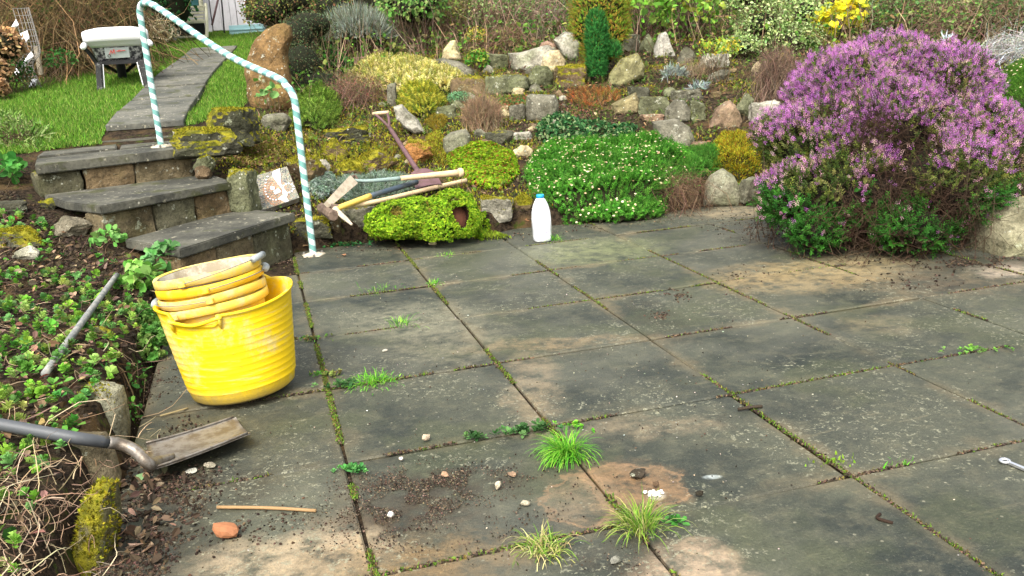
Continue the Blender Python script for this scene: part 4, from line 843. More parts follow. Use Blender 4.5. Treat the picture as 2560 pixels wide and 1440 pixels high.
# middle and upper rockery plants
mat_plant('cream_heather', [(905, 225), (880, 195), (940, 175), (1060, 182), (1140, 205), (1165, 225), (1120, 240), (1000, 243)], 'low spreading heather with pale cream yellow tips in the upper rockery', 'heather', .13, 4200, SPR, [(.62, .55, .18), (.50, .46, .10), (.70, .62, .3), (.3, .32, .06), (.18, .22, .04)], .15, scale=(.8, 1.4))
mat_plant('golden_heather', [(1000, 275), (1010, 245), (1080, 240), (1110, 270), (1080, 300), (1030, 300)], 'yellow tipped upright heather below the cream heather', 'heather', .12, 1900, SPR, [(.40, .38, .03), (.5, .45, .06), (.2, .25, .02), (.1, .15, .02)], .1)
mat_plant('green_heather', [(735, 320), (745, 260), (800, 245), (850, 268), (845, 310), (800, 335)], 'soft green heather just right of the bend in the handrail', 'heather', .14, 2600, SPR, [(.10, .20, .02), (.16, .26, .03), (.2, .3, .05), (.05, .1, .01)], .14)
mat_plant('grey_leaved_plant', [(845, 470), (880, 455), (1010, 455), (1080, 475), (960, 515), (900, 525), (850, 500)], 'grey green lavender like mat lying under the pickaxe handles', 'mat plant', .06, 2600, SPRF, [(.20, .27, .20), (.28, .34, .27), (.13, .2, .12)], .1)
mat_plant('grey_leaved_plant', [(770, 480), (790, 455), (835, 450), (845, 480), (800, 510)], 'silvery leaf cluster between the handrail post and the mattock blade', 'mat plant', .06, 700, [rosetteT(7, .02, .009)], [(.30, .36, .3), (.2, .28, .2)], .05)
mat_plant('ivy_patch', [(1340, 355), (1345, 320), (1400, 300), (1450, 320), (1520, 330), (1590, 330), (1600, 365), (1500, 385), (1400, 380)], 'dark green ivy trailing over stones above the flowering cushion', 'ivy', .08, 1700, [LFM], [(.03, .11, .03), (.05, .16, .05), (.2, .28, .12), (.02, .07, .02)], .1, tilt=.6)
mat_plant('orange_heather', [(1420, 262), (1430, 235), (1480, 228), (1540, 238), (1545, 262), (1480, 275)], 'small rusty orange heather on dark soil below the conifer', 'heather', .03, 330, SPR, [(.32, .10, .03), (.36, .18, .06), (.2, .13, .04)], .08, core=None)
mat_plant('creeping_red_plant', [(1380, 290), (1390, 262), (1440, 262), (1500, 275), (1500, 300), (1430, 305)], 'purplish red ground hugging plant right of the square grey block', 'mat plant', .025, 1100, [LFS], [(.16, .07, .06), (.25, .1, .07), (.1, .1, .04)], .08)
mat_plant('red_green_sedum', [(1240, 275), (1245, 255), (1290, 250), (1330, 245), (1320, 262), (1280, 280)], 'red and green sedum patch under the lichened terrace block', 'sedum', .03, 900, RS, [(.14, .2, .05), (.3, .1, .05), (.1, .22, .06)], .06, scale=(1, 1.8))
mat_plant('moss_mound', [(1780, 440), (1775, 385), (1800, 360), (1860, 352), (1905, 380), (1900, 440), (1850, 465)], 'golden green moss mound left of the heather above the edging stones', 'moss', .12, 9000, [bladeT(.016, .006, .2)], [(.28, .27, .02), (.38, .34, .02), (.15, .18, .01), (.25, .14, .01)], .12)
mat_plant('moss_mound', [(1060, 400), (1065, 350), (1100, 335), (1120, 370), (1110, 420)], 'yellow moss patch between the spade shaft and the angular grey block', 'moss', .05, 2600, [bladeT(.016, .006, .2)], [(.22, .24, .02), (.3, .3, .02), (.2, .12, .02)], .08)
mat_plant('moss_mound', [(1090, 335), (1060, 310), (1080, 290), (1120, 300), (1110, 325)], 'orange brown moss slope left of the small grey stone', 'moss', .04, 2200, [bladeT(.016, .006, .2)], [(.22, .16, .02), (.28, .2, .02), (.15, .14, .02)], .08)
mat_plant('moss_mound', [(1280, 600), (1200, 605), (1195, 590), (1230, 575)], 'thin mossy tuft at the patio edge near the clay pot', 'moss', .02, 500, [bladeT(.016, .006, .2)], [(.2, .28, .02)], .03)
twiggy('twiggy_heath', [lobe(1205, 282, at(1205, 325)[1]-.02, 55, 46, .12)], 'bare brown twiggy dome shaped heath with rusty tips in the middle terrace', 'heath', 1100, [(.26, .19, .11), (.18, .13, .08), (.32, .2, .12)], .0018, sub=3, curl=.05, spread=.05)
leafy('dwarf_shrub', [lobe(1148, 245, at(1148, 262)[1], 30, 16, .09)], 'tiny pale blue green domed shrub in front of the brown layered block', 'shrub', 900, LFS, [(.14, .32, .14), (.22, .4, .22), (.08, .2, .08)], 40)
leafy('green_leafy_clump', [lobe(1193, 150, at(1193, 182)[1], 28, 26, .1)], 'glossy bright green leafy clump left of the greenish upper rocks', 'plant', 260, LFM, [(.05, .2, .02), (.1, .28, .03), (.3, .34, .05)], 30)
leafy('yellow_leaved_tuft', [lobe(1190, 92, at(1190, 125)[1], 30, 25, .12)], 'yellow leaved tuft near the cream pointed rock', 'plant', 500, LFS, [(.55, .42, .04), (.6, .5, .1), (.4, .35, .05)], 60)
leafy('lavender_bush', [lobe(890, 85, at(890, 150)[1]+.15, 82, 62, .3), lobe(840, 95, at(890, 150)[1]+.1, 40, 45, .2), lobe(945, 90, at(890, 150)[1]+.1, 35, 45, .2)], 'silvery grey lavender bush with upright stems in the upper rockery', 'lavender', 4800, SPRF+[bladeT(.09, .005, .1)], [(.24, .28, .22), (.34, .38, .32), (.16, .2, .14), (.2, .2, .12)], 300, tilt=.22, core=.62, scale=(.9, 1.7), down=-.2)
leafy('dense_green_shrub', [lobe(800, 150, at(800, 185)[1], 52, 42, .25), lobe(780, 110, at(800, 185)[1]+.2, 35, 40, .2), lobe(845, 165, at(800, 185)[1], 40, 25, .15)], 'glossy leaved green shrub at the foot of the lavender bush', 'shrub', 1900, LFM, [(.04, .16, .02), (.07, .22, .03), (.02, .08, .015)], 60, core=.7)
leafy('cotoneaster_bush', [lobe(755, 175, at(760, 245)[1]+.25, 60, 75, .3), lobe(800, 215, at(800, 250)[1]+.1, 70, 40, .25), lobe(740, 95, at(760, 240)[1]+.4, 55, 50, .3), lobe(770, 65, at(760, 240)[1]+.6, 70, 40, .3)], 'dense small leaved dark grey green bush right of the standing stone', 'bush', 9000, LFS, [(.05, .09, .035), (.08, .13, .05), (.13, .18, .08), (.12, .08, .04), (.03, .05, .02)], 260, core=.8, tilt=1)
twiggy('red_stemmed_shrub', [lobe(885, 220, at(885, 265)[1], 75, 45, .2)], 'open brown stemmed shrub with reddish buds left of the cream heather', 'shrub', 260, [(.22, .13, .09), (.14, .09, .06)], .002, leaves=(LFS, 700, [(.09, .13, .03), (.3, .1, .08), (.14, .16, .05)]))
twiggy('dead_heath', [lobe(1705, 462, at(1715, 500)[1]-.02, 60, 26, .10), lobe(1670, 480, at(1690, 505)[1]-.02, 36, 20, .08)], 'patch of dead brown twigs between the flowering cushion and the rounded grey green stone', 'heath', 420, [(.12, .07, .04), (.2, .13, .08), (.06, .035, .022)], .0016, spread=.16, sub=2, curl=.2, leaves=(LFS, 160, [(.07, .18, .03)]))
# conifer: brown green column with a dark blue green lower sprig
p0, D0 = at(1500, 205)
leafy('dwarf_conifer', [lobe(1500, 20, D0+.15, 76, 85, .22), lobe(1470, 65, D0+.12, 45, 60, .15), lobe(1535, 75, D0+.12, 38, 55, .14), lobe(1500, 118, D0+.1, 50, 62, .14), lobe(1500, -90, D0+.15, 60, 80, .2)], 'upright dwarf conifer with bronze green upper foliage and a blue green base', 'conifer', 12000, SPR, [(.17, .30, .02), (.28, .32, .03), (.34, .22, .03), (.12, .24, .02), (.36, .22, .04)], 0, core=.8, tilt=.3, scale=(.5, .9), base=p0)
con = bpy.data.objects.get('dwarf_conifer'); P, N_, U = shell([lobe(1492, 95, D0-.12, 27, 70, .10), lobe(1492, 160, D0-.06, 24, 40, .09), lobe(1535, 125, D0-.08, 14, 22, .06)], 4600, .7, -.8)
a = Acc(); mixsc(a, SPR, P, frames(N_+np.array([0, 0, .8]), .3), rng.uniform(.4, .75, len(P)), pal([(.03, .17, .03), (.06, .26, .05), (.02, .10, .02)], len(P))); a.build('lower_foliage', FOL, con)
a = Acc(); tube(a, [p0-[0, 0, .03], p0+[0, 0, .1]+FWD*.12, p0+[.02, 0, .4]+FWD*.15], [.03, .025, .015], (.08, .05, .03)); a.build('trunk', DRY, con)
twiggy('dry_seed_head_clump', [lobe(1945, 175, at(1945, 275)[1]+.05, 52, 60, .14)], 'clump of brown dried flower stalks left of the heather', 'plant', 650, [(.16, .10, .07), (.24, .16, .11), (.1, .07, .05)], .0018, spread=.10, leaves=(LFS, 900, [(.10, .06, .045), (.16, .1, .07), (.2, .14, .1)]))
leafy('silver_plant', [lobe(1685, 192, at(1688, 220)[1], 31, 25, .08)], 'small silver white leaved plant on the dark upper soil', 'plant', 260, bladeT(.05, .008, .5), [(.30, .34, .30), (.22, .26, .22)], 0, tilt=.6, down=0)
leafy('silver_plant', [lobe(1745, 222, at(1745, 240)[1], 22, 12, .05)], 'tiny silvery sprig growing by the flat capstone', 'plant', 50, bladeT(.06, .012, .6), [(.25, .33, .3), (.32, .38, .35)], 0, tilt=.9, down=0)
leafy('silver_plant', [lobe(2370, 100, 6.2, 10, 8, .04)], 'pale silvery sprig showing just above the heather', 'plant', 22, bladeT(.055, .009, .6), [(.6, .7, .68)], 8, tilt=.9, down=0)
p0, D0 = at(1960, 135)
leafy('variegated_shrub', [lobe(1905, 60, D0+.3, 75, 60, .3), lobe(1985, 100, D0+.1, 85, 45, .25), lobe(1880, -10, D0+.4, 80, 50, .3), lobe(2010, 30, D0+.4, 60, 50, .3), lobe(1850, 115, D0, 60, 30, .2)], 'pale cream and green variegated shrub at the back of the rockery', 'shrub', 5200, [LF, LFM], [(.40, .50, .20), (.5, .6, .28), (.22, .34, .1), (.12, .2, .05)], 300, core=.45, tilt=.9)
leafy('yellow_leaved_shrub', [lobe(2130, 35, D0+.3, 70, 42, .2), lobe(2075, 60, D0+.2, 45, 35, .15), lobe(2180, -10, D0+.4, 60, 40, .2)], 'shrub with large bright yellow leaves above the heather', 'shrub', 420, leafT(.09, .055, 1, .3), [(.75, .62, .02), (.85, .72, .05), (.55, .55, .03)], 60, core=None)
# left side plants
p0, D0 = at(60, 380)
leafy('feathery_green_shrub', [lobe(55, 365, D0+.2, 75, 75, .22), lobe(100, 395, D0+.1, 45, 45, .16), lobe(10, 320, D0+.3, 50, 50, .2)], 'light green wispy shrub beside the top step on the left', 'shrub', 2600, [bladeT(.045, .008, .3), LFS], [(.12, .24, .04), (.2, .32, .08), (.3, .36, .14), (.07, .14, .02)], 160, tilt=.6, core=None)
leafy('broad_leaved_weed', [lobe(15, 425, at(15, 450)[1]-.03, 40, 30, .12)], 'broad round green leaves at the left edge below the wispy shrub', 'weed', 60, LFB, [(.05, .2, .03), (.08, .25, .04)], 10)
P1, D1 = at(190, 165)
twiggy('brown_thicket', [lobe(150, 60, 9.3, 110, 95, .5), lobe(250, 40, 9.6, 110, 85, .5), lobe(70, 40, 9.4, 90, 90, .4), lobe(120, 130, 9.0, 70, 60, .3)], 'big tangled brown twiggy bush behind the lawn on the left', 'bush', 2000, [(.10, .07, .03), (.13, .09, .04), (.06, .045, .02), (.2, .13, .06)], .004, spread=.5, sub=3, leaves=(LFM, 6500, [(.08, .06, .02), (.11, .085, .03), (.06, .07, .015), (.05, .1, .02)]))
leafy('dried_hydrangea', [lobe(12, 115, 7.9, 48, 42, .2), lobe(-15, 175, 7.8, 40, 30, .2)], 'pale brown dried flower heads at the upper left edge', 'hydrangea', 1500, leafT(.035, .03, 1, .4), [(.42, .26, .12), (.5, .33, .17), (.3, .18, .09)], 60, core=.8, tilt=1)
leafy('dried_hydrangea', [lobe(-8, 222, 7.6, 22, 26, .12)], 'lower brown dried flower head on the left edge of the picture', 'hydrangea', 500, leafT(.035, .03, 1, .4), [(.38, .24, .12), (.3, .18, .09)], 20, core=.8, tilt=1)
leafy('laurel_weed', [lobe(150, 150, 8.6, 40, 28, .15), lobe(30, 175, 8.0, 45, 50, .2)], 'small dark leaved bush growing at the edge of the lawn on the left', 'bush', 420, LFM, [(.03, .11, .02), (.05, .15, .03)], 60)
# tree trunk, ivy wall and dead branches behind the barrow
a = Acc(); q = W(268, 70, 10.4); q[2] = groundp(q)-.05; tube(a, [q, W(266, 30, 10.4), W(262, -60, 10.5), W(250, -220, 10.7)], [.12, .10, .09, .07], (.16, .13, .1), 10)
tr_ = empty('tree', q, 'grey brown tree trunk standing behind the white wheelbarrow', 'tree'); a.build('trunk', BARK, tr_)
P, N_, U = shell([lobe(220, -330, 10.7, 260, 170, 1.0), lobe(380, -280, 10.9, 200, 120, .8)], 7000, .3, -1); a = Acc(); mixsc(a, [LFB], P, frames(N_, 1), rng.uniform(.8, 1.4, len(P)), pal(OL, len(P))); a.build('crown', FOL, tr_)
a = Acc(); k = rng.choice(len(P), 60); twigs(a, np.tile(W(255, -170, 10.6), (60, 1)), P[k], .02, pal(BR, 60), 5, .1); a.build('limbs', DRY, tr_)
leafy('ivy_thicket', [lobe(370, 50, 11.4, 75, 60, .4), lobe(330, -20, 11.5, 100, 70, .4), lobe(425, 0, 11.6, 60, 90, .3)], 'dark green ivy thicket left of the shed', 'ivy', 2600, LFB, [(.02, .08, .02), (.03, .12, .03), (.015, .05, .015)], 80, core=.8)
a = Acc(); A_ = np.array([W(rng.uniform(370, 450), rng.uniform(85, 100), 10.9) for _ in range(70)]); B_ = np.array([W(rng.uniform(350, 440), rng.uniform(20, 80), 10.7) for _ in range(70)]); twigs(a, A_, B_, .008, pal([(.45, .38, .25), (.3, .24, .15)], 70), 5, .15)
tag(a.build('dead_branches', DRY), 'bare pale dead branches piled between the wheelbarrow and the shed', 'branches', kind='stuff')
leafy('garden_shrub', [lobe(690, 30, 11.2, 85, 50, .5), lobe(650, 15, 11.5, 50, 60, .3), lobe(760, 0, 11, 90, 60, .5), lobe(830, 20, 10.4, 60, 50, .3)], 'loose green and bronze shrub in front of the right side of the shed', 'shrub', 4200, LFM, [(.08, .14, .03), (.14, .2, .04), (.2, .18, .05), (.05, .08, .02), (.2, .1, .05)], 260, core=.7, tilt=1)
# rear planting, one thing after another from left to right
def back(px, py, rx, ry, D, label, cols, N, leaf, kind='leafy', name='back_shrub', tw=(.09, .06, .04), core=.55):
    L = [lobe(px, py, D, rx, ry, .4), lobe(px+rx*.5, py-ry*.5, D+.2, rx*.6, ry*.7, .35), lobe(px-rx*.5, py-ry*.3, D+.2, rx*.6, ry*.7, .35)]
    if kind == 'leafy': return leafy(name, L, label, 'shrub', N, leaf, cols, 200, (tw, (.2, .14, .1)), .005, tilt=1, core=core)
    return twiggy(name, L, label, 'shrub', N, cols, .0035, spread=.25, sub=3, leaves=leaf)
back(1030, 20, 85, 65, 9.8, 'light green broad leaved plants behind the leaning speckled slab', [(.12, .28, .05), (.2, .34, .08), (.08, .18, .04), (.3, .36, .12)], 1500, [LFB, LFM])
back(1130, 25, 70, 60, 10.3, 'tangle of green leaves and straw coloured stems behind the cream pointed rock', [(.24, .17, .1), (.16, .12, .07), (.3, .22, .13)], 380, (LFM, 3200, [(.12, .24, .04), (.2, .3, .06), (.24, .2, .06)]), 'twig', 'tangled_shrub')
back(1240, 30, 90, 65, 10.3, 'pinkish brown leggy shrub with faded seed heads', [(.26, .16, .12), (.18, .12, .09), (.34, .24, .18)], 320, (LFM, 4000, [(.22, .17, .1), (.2, .28, .09), (.14, .24, .07)]), 'twig', 'seed_head_shrub')
back(1345, 40, 85, 60, 10.2, 'arching bare stems leaning right beside the conifer', [(.28, .18, .14), (.2, .13, .1), (.3, .25, .18)], 300, (LFM, 2600, [(.10, .22, .05), (.14, .2, .06), (.15, .12, .06)]), 'twig', 'bare_stemmed_shrub')
back(1400, -10, 110, 70, 10.9, 'dark evergreen shrub behind the conifer', [(.02, .07, .015), (.03, .1, .02), (.05, .12, .03)], 2600, [LFM])
back(1600, 30, 75, 55, 9.6, 'climbing plant with large fresh green leaves right of the conifer', [(.14, .34, .03), (.22, .42, .05), (.3, .45, .08), (.08, .2, .02)], 460, [leafT(.08, .06, 1, .3)], core=None)
back(1720, 20, 75, 60, 9.5, 'leafy climber with yellow green leaves above the pale oblong block', [(.12, .3, .03), (.2, .38, .05), (.3, .36, .05)], 520, [leafT(.075, .055, 1, .3)], core=None)
back(1660, 60, 120, 60, 9.9, 'bare reddish brown stems among shade behind the white lichened rock', [(.18, .11, .08), (.12, .07, .05), (.3, .2, .15)], 330, (LFM, 500, [(.1, .24, .04)]), 'twig', 'bare_stemmed_shrub')
back(2280, 30, 110, 70, 8.4, 'brown and dark green tangled shrub behind the heather top', [(.24, .17, .12), (.15, .1, .07)], 380, (LFM, 5200, [(.10, .24, .06), (.2, .2, .08), (.17, .28, .08)]), 'twig', 'tangled_shrub')
back(2400, 60, 90, 70, 7.9, 'upright reddish brown bare stems behind the right half of the heather', [(.26, .17, .11), (.18, .12, .08)], 340, (LFM, 3800, [(.2, .18, .09), (.14, .26, .06)]), 'twig', 'bare_stemmed_shrub')
back(2530, 60, 90, 75, 7.6, 'thicket of dry stems and dull leaves in the upper right corner', [(.22, .16, .1), (.14, .1, .06)], 450, (LFM, 3000, [(.07, .17, .04), (.14, .14, .06)]), 'twig', 'tangled_shrub')
back(2545, 120, 40, 40, 6.6, 'grey white lichened twiggy plant at the right edge above the cushion', [(.4, .4, .38), (.3, .3, .27)], 160, (LFS, 300, [(.4, .42, .4)]), 'twig', 'grey_twiggy_plant')
twiggy('dry_grass_tuft', [lobe(1735, 165, at(1735, 190)[1]-.02, 45, 28, .12)], 'pale dry grass tuft beside the white lichened rock', 'grass tuft', 130, [(.3, .22, .13), (.22, .16, .1)], .0018, spread=.08, sub=1)
back(1260, 92, 40, 22, 9.9, 'low reddish brown scrub behind the light grey sloping rock', [(.2, .12, .08), (.14, .1, .05)], 280, (LFS, 1000, [(.15, .13, .04), (.1, .07, .04)]), 'twig', 'low_scrub')
leafy('leafy_weed', [lobe(1800, 120, 7.7, 60, 26, .2)], 'yellow green weed with loose leaves over the pale oblong block', 'weed', 260, LFM, [(.2, .36, .04), (.3, .4, .06), (.5, .4, .04)], 40)
# hedge and trees that close the view behind
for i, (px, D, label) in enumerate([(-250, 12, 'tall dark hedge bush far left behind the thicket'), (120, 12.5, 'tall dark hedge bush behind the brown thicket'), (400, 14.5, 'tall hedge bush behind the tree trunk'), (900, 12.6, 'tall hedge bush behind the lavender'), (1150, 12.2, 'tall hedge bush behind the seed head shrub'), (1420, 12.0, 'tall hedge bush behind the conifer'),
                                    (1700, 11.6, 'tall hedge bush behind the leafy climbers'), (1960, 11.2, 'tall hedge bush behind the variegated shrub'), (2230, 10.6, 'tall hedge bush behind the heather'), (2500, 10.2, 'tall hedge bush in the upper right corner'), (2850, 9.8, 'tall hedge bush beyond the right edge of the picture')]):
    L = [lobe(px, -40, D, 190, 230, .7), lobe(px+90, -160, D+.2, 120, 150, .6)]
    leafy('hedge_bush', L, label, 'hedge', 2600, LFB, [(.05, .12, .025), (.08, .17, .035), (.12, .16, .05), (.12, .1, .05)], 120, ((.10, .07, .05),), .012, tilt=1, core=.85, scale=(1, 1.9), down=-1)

# ------------------------------------------------------------------ ground cover
def region_scatter(poly, n):
    lo, hi = poly.min(0), poly.max(0); A_ = abs(np.sum(poly[:, 0]*np.roll(poly[:, 1], -1)-poly[:, 1]*np.roll(poly[:, 0], -1)))/2
    q = rng.random((int(n*np.prod(hi-lo)/A_)+10, 2))*(hi-lo)+lo; q = q[inpoly(q[:, 0], q[:, 1], poly)][:n]; return q
# lawn grass
q = region_scatter(LAWN, 190000); q = q[~in_path(q[:, 0]+rng.normal(size=len(q))*.012, q[:, 1])]; dd = polydist(q[:, 0], q[:, 1], LAWN)
z = H(q[:, 0], q[:, 1])+.006; nz = wob(q[:, 0]*1.2, q[:, 1]*1.2); P = np.c_[q, z]; a = Acc()
gc = pal([(.08, .20, .015), (.12, .27, .022), (.18, .33, .04), (.06, .14, .015), (.24, .30, .07)], len(P), .2); gc[nz > .75] = pal([(.22, .3, .06), (.16, .28, .04)], int((nz > .75).sum()))
mixsc(a, [T([(-.003, 0, 0), (.003, 0, 0), (0, .012, .034)], [(0, 1, 2)]), T([(-.0035, 0, 0), (.0035, 0, 0), (.01, -.014, .026)], [(0, 1, 2)])], P, frames(up(len(P)), .3), rng.uniform(.6, 1.35, len(P)), gc)
tag(a.build('lawn_grass', FOL), 'short bright green lawn grass either side of the slab path', 'grass', kind='stuff')
# left bed
BED = np.array([(-.69, -3.9), (-.69, -1.95), (-.64, -1.85), (-.63, -.9), (-.66, -.45), (-.78, -.05), (-1.0, .2), (-1.3, .6), (-2.2, 1.2), (-3.2, 1.0), (-3.2, -3.9)])
ROCKERY = np.array([(.02, .6), (.5, .75), (1.05, .5), (1.9, .55), (2.8, .6), (3.2, -.3), (3.45, -1.4), (4.6, -1.6), (6, 1), (6.5, 5), (4, 6.5), (.7, 6), (.2, 4.5), (0, 3), (-.3, 1.9), (-.42, 1.35), (-.1, 1.0)])
def cover(name, label, poly, n, Ts, cols, tilt, scale, lift=.0, mask=None, mat=None, cat='ground cover', jit=.25):
    q = region_scatter(poly, n)
    if mask is not None: q = q[mask(q)]
    P = np.c_[q, H(q[:, 0], q[:, 1])+rng.uniform(0, max(lift, 1e-4), len(q))+.002]; a = Acc(); mixsc(a, Ts, P, frames(up(len(P)), tilt), rng.uniform(*scale, len(P)), pal(cols, len(P), jit)); return tag(a.build(name, mat or FOL), label, cat, kind='stuff')
nzm = lambda s, t, o=0: (lambda q: np.array([mn.noise(Vector((x*s+o, y*s, o))) for x, y in q]) > t)
def bedmask(q):
    n_ = np.array([mn.noise(Vector((x*2.6, y*2.6, 3))) for x, y in q]); return (n_+.55*sm(.3, -1.1, q[:, 1])-.35*sm(-.5, -1.0, q[:, 0]-.0)*sm(-1.2, .2, q[:, 1])) > -.06
ROS = [rosetteT(13, .034, .022, s) for s in range(4)]+[rosetteT(9, .026, .018, 9)]
cover('rosette_ground_cover', 'low green rosettes covering the soil of the left bed', BED, 4700, ROS, [(.14, .30, .03), (.22, .38, .05), (.08, .22, .03), (.30, .42, .10), (.13, .28, .08)], .4, (.4, .9), .04, bedmask)
cover('red_leaves', 'red and pink autumn coloured leaves among the rosettes', BED, 130, [leafT(.045, .03, 1, .3), rosetteT(6, .035, .02)], [(.35, .08, .05), (.3, .16, .1), (.22, .11, .08), (.4, .26, .1)], .5, (.6, 1.1), .03, bedmask)
cover('leaf_litter', 'brown dead leaves and stalks on the left bed', BED, 6500, [leafT(.04, .025, 1, .15), leafT(.03, .012, 1, .1), T([(0, 0, 0), (.06, .002, .004), (.06, -.002, .004), (.12, .01, 0)], [(0, 1, 2), (1, 3, 2)])], [(.12, .075, .04), (.2, .13, .075), (.06, .04, .025), (.28, .2, .12), (.15, .09, .07)], .45, (.4, 1.1), .045, None, DRY)
cover('soil_crumbs', 'dark crumbs of soil on the left bed', BED, 9000, PEBS, [(.02, .014, .009), (.045, .03, .02), (.03, .022, .014)], .5, (.004, .014), .0, None, DRY)
cover('leafy_weeds', 'small green weeds scattered on the left bed', BED, 900, [rosetteT(6, .04, .028, 4), LFB, rosetteT(7, .03, .01, 5)], [(.08, .25, .03), (.13, .32, .05), (.05, .16, .03)], .4, (.5, 1.1), .03)
# moss and litter over the rockery
cover('soil_crumbs', 'dark crumbs of soil and bark between the rockery stones', ROCKERY, 16000, PEBS, [(.025, .018, .01), (.05, .034, .02), (.09, .06, .035), (.03, .03, .012)], .5, (.005, .018), .0, None, DRY)
cover('leaf_litter', 'dead leaves and twigs scattered over the rockery', ROCKERY, 11000, [leafT(.035, .02, 1, .2), leafT(.03, .01, 1, .3), T([(0, 0, 0), (.05, .002, .004), (.05, -.002, .004), (.11, .01, .01)], [(0, 1, 2), (1, 3, 2)])], [(.14, .085, .045), (.22, .14, .08), (.08, .05, .03), (.3, .2, .12), (.2, .1, .05)], .5, (.5, 1.2), .02, None, DRY)
cover('creeping_weeds', 'small creeping green plants all over the rockery soil', ROCKERY, 17000, [rosetteT(6, .025, .014, 4), SPR[0], SPRF[0], LF], [(.09, .19, .03), (.14, .26, .04), (.06, .11, .02), (.2, .25, .05), (.14, .13, .04)], .4, (.5, 1.2), .02, nzm(2.2, -.3, 5))
cover('ground_moss', 'yellow green moss growing between rockery stones', ROCKERY, 110000, [bladeT(.015, .007, .2)], [(.27, .27, .02), (.36, .35, .03), (.15, .19, .015), (.26, .18, .03)], .4, (.6, 1.6), .0, lambda q: np.array([mn.noise(Vector((x*3+11, y*3, 11))) for x, y in q]) > -.2+.42*sm(.9, 2.2, q[:, 0]-.15*q[:, 1]))
cover('dry_stalks', 'thin dry straw coloured stalks sticking up in the rockery', ROCKERY, 1500, [bladeT(.12, .0035, .3), bladeT(.09, .003, .6)], [(.3, .2, .11), (.2, .12, .08), (.14, .09, .05)], .5, (.5, 1.3), .0, nzm(2, .0, 21), DRY)
# tall mixed weeds at the back
BACKP = np.array([(-.1, 3.2), (.4, 5.0), (.9, 8), (5, 7.5), (7.5, 4.5), (6.5, 1.2), (5.2, 2.2), (4.4, 3.3), (3.2, 4.2), (1.8, 4.6), (.9, 4.0), (.3, 2.9)])
cover('back_weeds', 'mixed leafy growth filling the back of the rockery', BACKP, 9500, [LFB, LFM, SPR[1]], [(.08, .2, .025), (.14, .28, .04), (.2, .24, .05), (.18, .13, .06), (.05, .11, .02)], .8, (.6, 1.3), .28)
cover('back_stalks', 'brown dead stems standing at the back of the rockery', BACKP, 2600, [bladeT(.4, .006, .25), bladeT(.3, .006, .5)], [(.24, .16, .1), (.16, .1, .07), (.34, .25, .16), (.1, .07, .04)], .3, (.5, 1.4), .0, None, DRY)
LEFTB = np.array([(-4.6, 3.3), (-3.0, 4.3), (-2.3, 5.1), (-1.8, 6.3), (-1.5, 7.7), (-1.1, 8.9), (-1.6, 10), (-5, 9)])
cover('border_litter', 'dead twigs, leaves and soil along the left border of the lawn', LEFTB, 4000, [leafT(.06, .035, 1, .3), LFM, SPR[0]], [(.08, .05, .03), (.15, .1, .06), (.05, .1, .02), (.03, .03, .02)], .8, (.6, 1.5), .06, None, DRY)
cover('soil_crumbs', 'loose soil crumbs and leaf bits around the steps', np.array([(-.62, -.5), (-.5, -.1), (-.95, .2), (-1.2, .6), (-1.5, 1.0), (-1.9, .9), (-1.4, .0), (-1, -.6)]), 2500, PEBS, [(.02, .014, .009), (.05, .035, .02)], .5, (.004, .016), .0, None, DRY)

# ------------------------------------------------------------------ striped handrail
f1 = np.array([.11, .42, 0.0]); f2 = np.array([-.708, 1.457, .60])
hr = empty('striped_handrail', f1, 'tubular handrail striped white and green rising over the garden steps', 'handrail')
dv = f1-f2; dv[2] = 0
rp = [f1+[0, 0, .0], f1+[0, 0, .45], f1+[0, 0, .80], f1+[0, 0, .86]-dv*.001, f1+[0, 0, .915]-dv*.014, f1+[0, 0, .955]-dv*.045, f1+[0, 0, .995]-dv*.09, f2+dv*.60+[0, 0, .538], f2+dv*.22+[0, 0, .79], f2+dv*.10+[0, 0, .865], f2+dv*.035+[0, 0, .875], f2+dv*.004+[0, 0, .84], f2+[0, 0, .78], f2+[0, 0, .4], f2]
def striped_tube(pts, r, pitch, sides=16):
    P = bez(pts, 220); n = len(P); tg = np.gradient(P, axis=0); tg /= np.linalg.norm(tg, axis=1)[:, None]; L = np.r_[0, np.cumsum(np.linalg.norm(np.diff(P, axis=0), axis=1))]
    side = np.cross(dv, [0, 0, 1]); side /= np.linalg.norm(side); V = []; F = []; Cc = []; a = np.arange(sides+1)*2*math.pi/sides
    for i in range(n):
        v = np.cross(tg[i], side); v /= np.linalg.norm(v)
        V.append(P[i]+r*(np.cos(a)[:, None]*side+np.sin(a)[:, None]*v)); Cc.append(np.c_[L[i]/pitch+a/(2*math.pi), a*0, a*0])
    for i in range(n-1):
        for j in range(sides): p = i*(sides+1)+j; F += [(p, p+1, p+sides+2), (p, p+sides+2, p+sides+1)]
    return np.concatenate(V), F, np.concatenate(Cc)
v, f, c = striped_tube(rp, .0195, .068)
link('rail_tube', npmesh('rail_tube', v, f, c, True), STRIPE, hr)
for fp_ in (f1, f2):
    a = Acc(); prof = [(0, .016), (.030, .015), (.036, .010), (.060, .006), (.064, 0)]
    def md(V, an): V[:, :, :2] *= (1+.10*np.sin(an*5+1)+.06*np.sin(an*9))[None, :, None]; return V
    lathe(a, prof, 28, (.6, .56, .42), None, fp_, md); a.build('foot_plate', PLAST, hr)
    for k in range(3):
        an = k*2.1+.5; a = Acc(); lathe(a, [(0, .012), (.007, .012), (.008, 0)], 6, (.3, .3, .3), None, fp_+np.array([math.cos(an)*.058, math.sin(an)*.058, .005])); a.build('bolt_head', WIRE, hr)

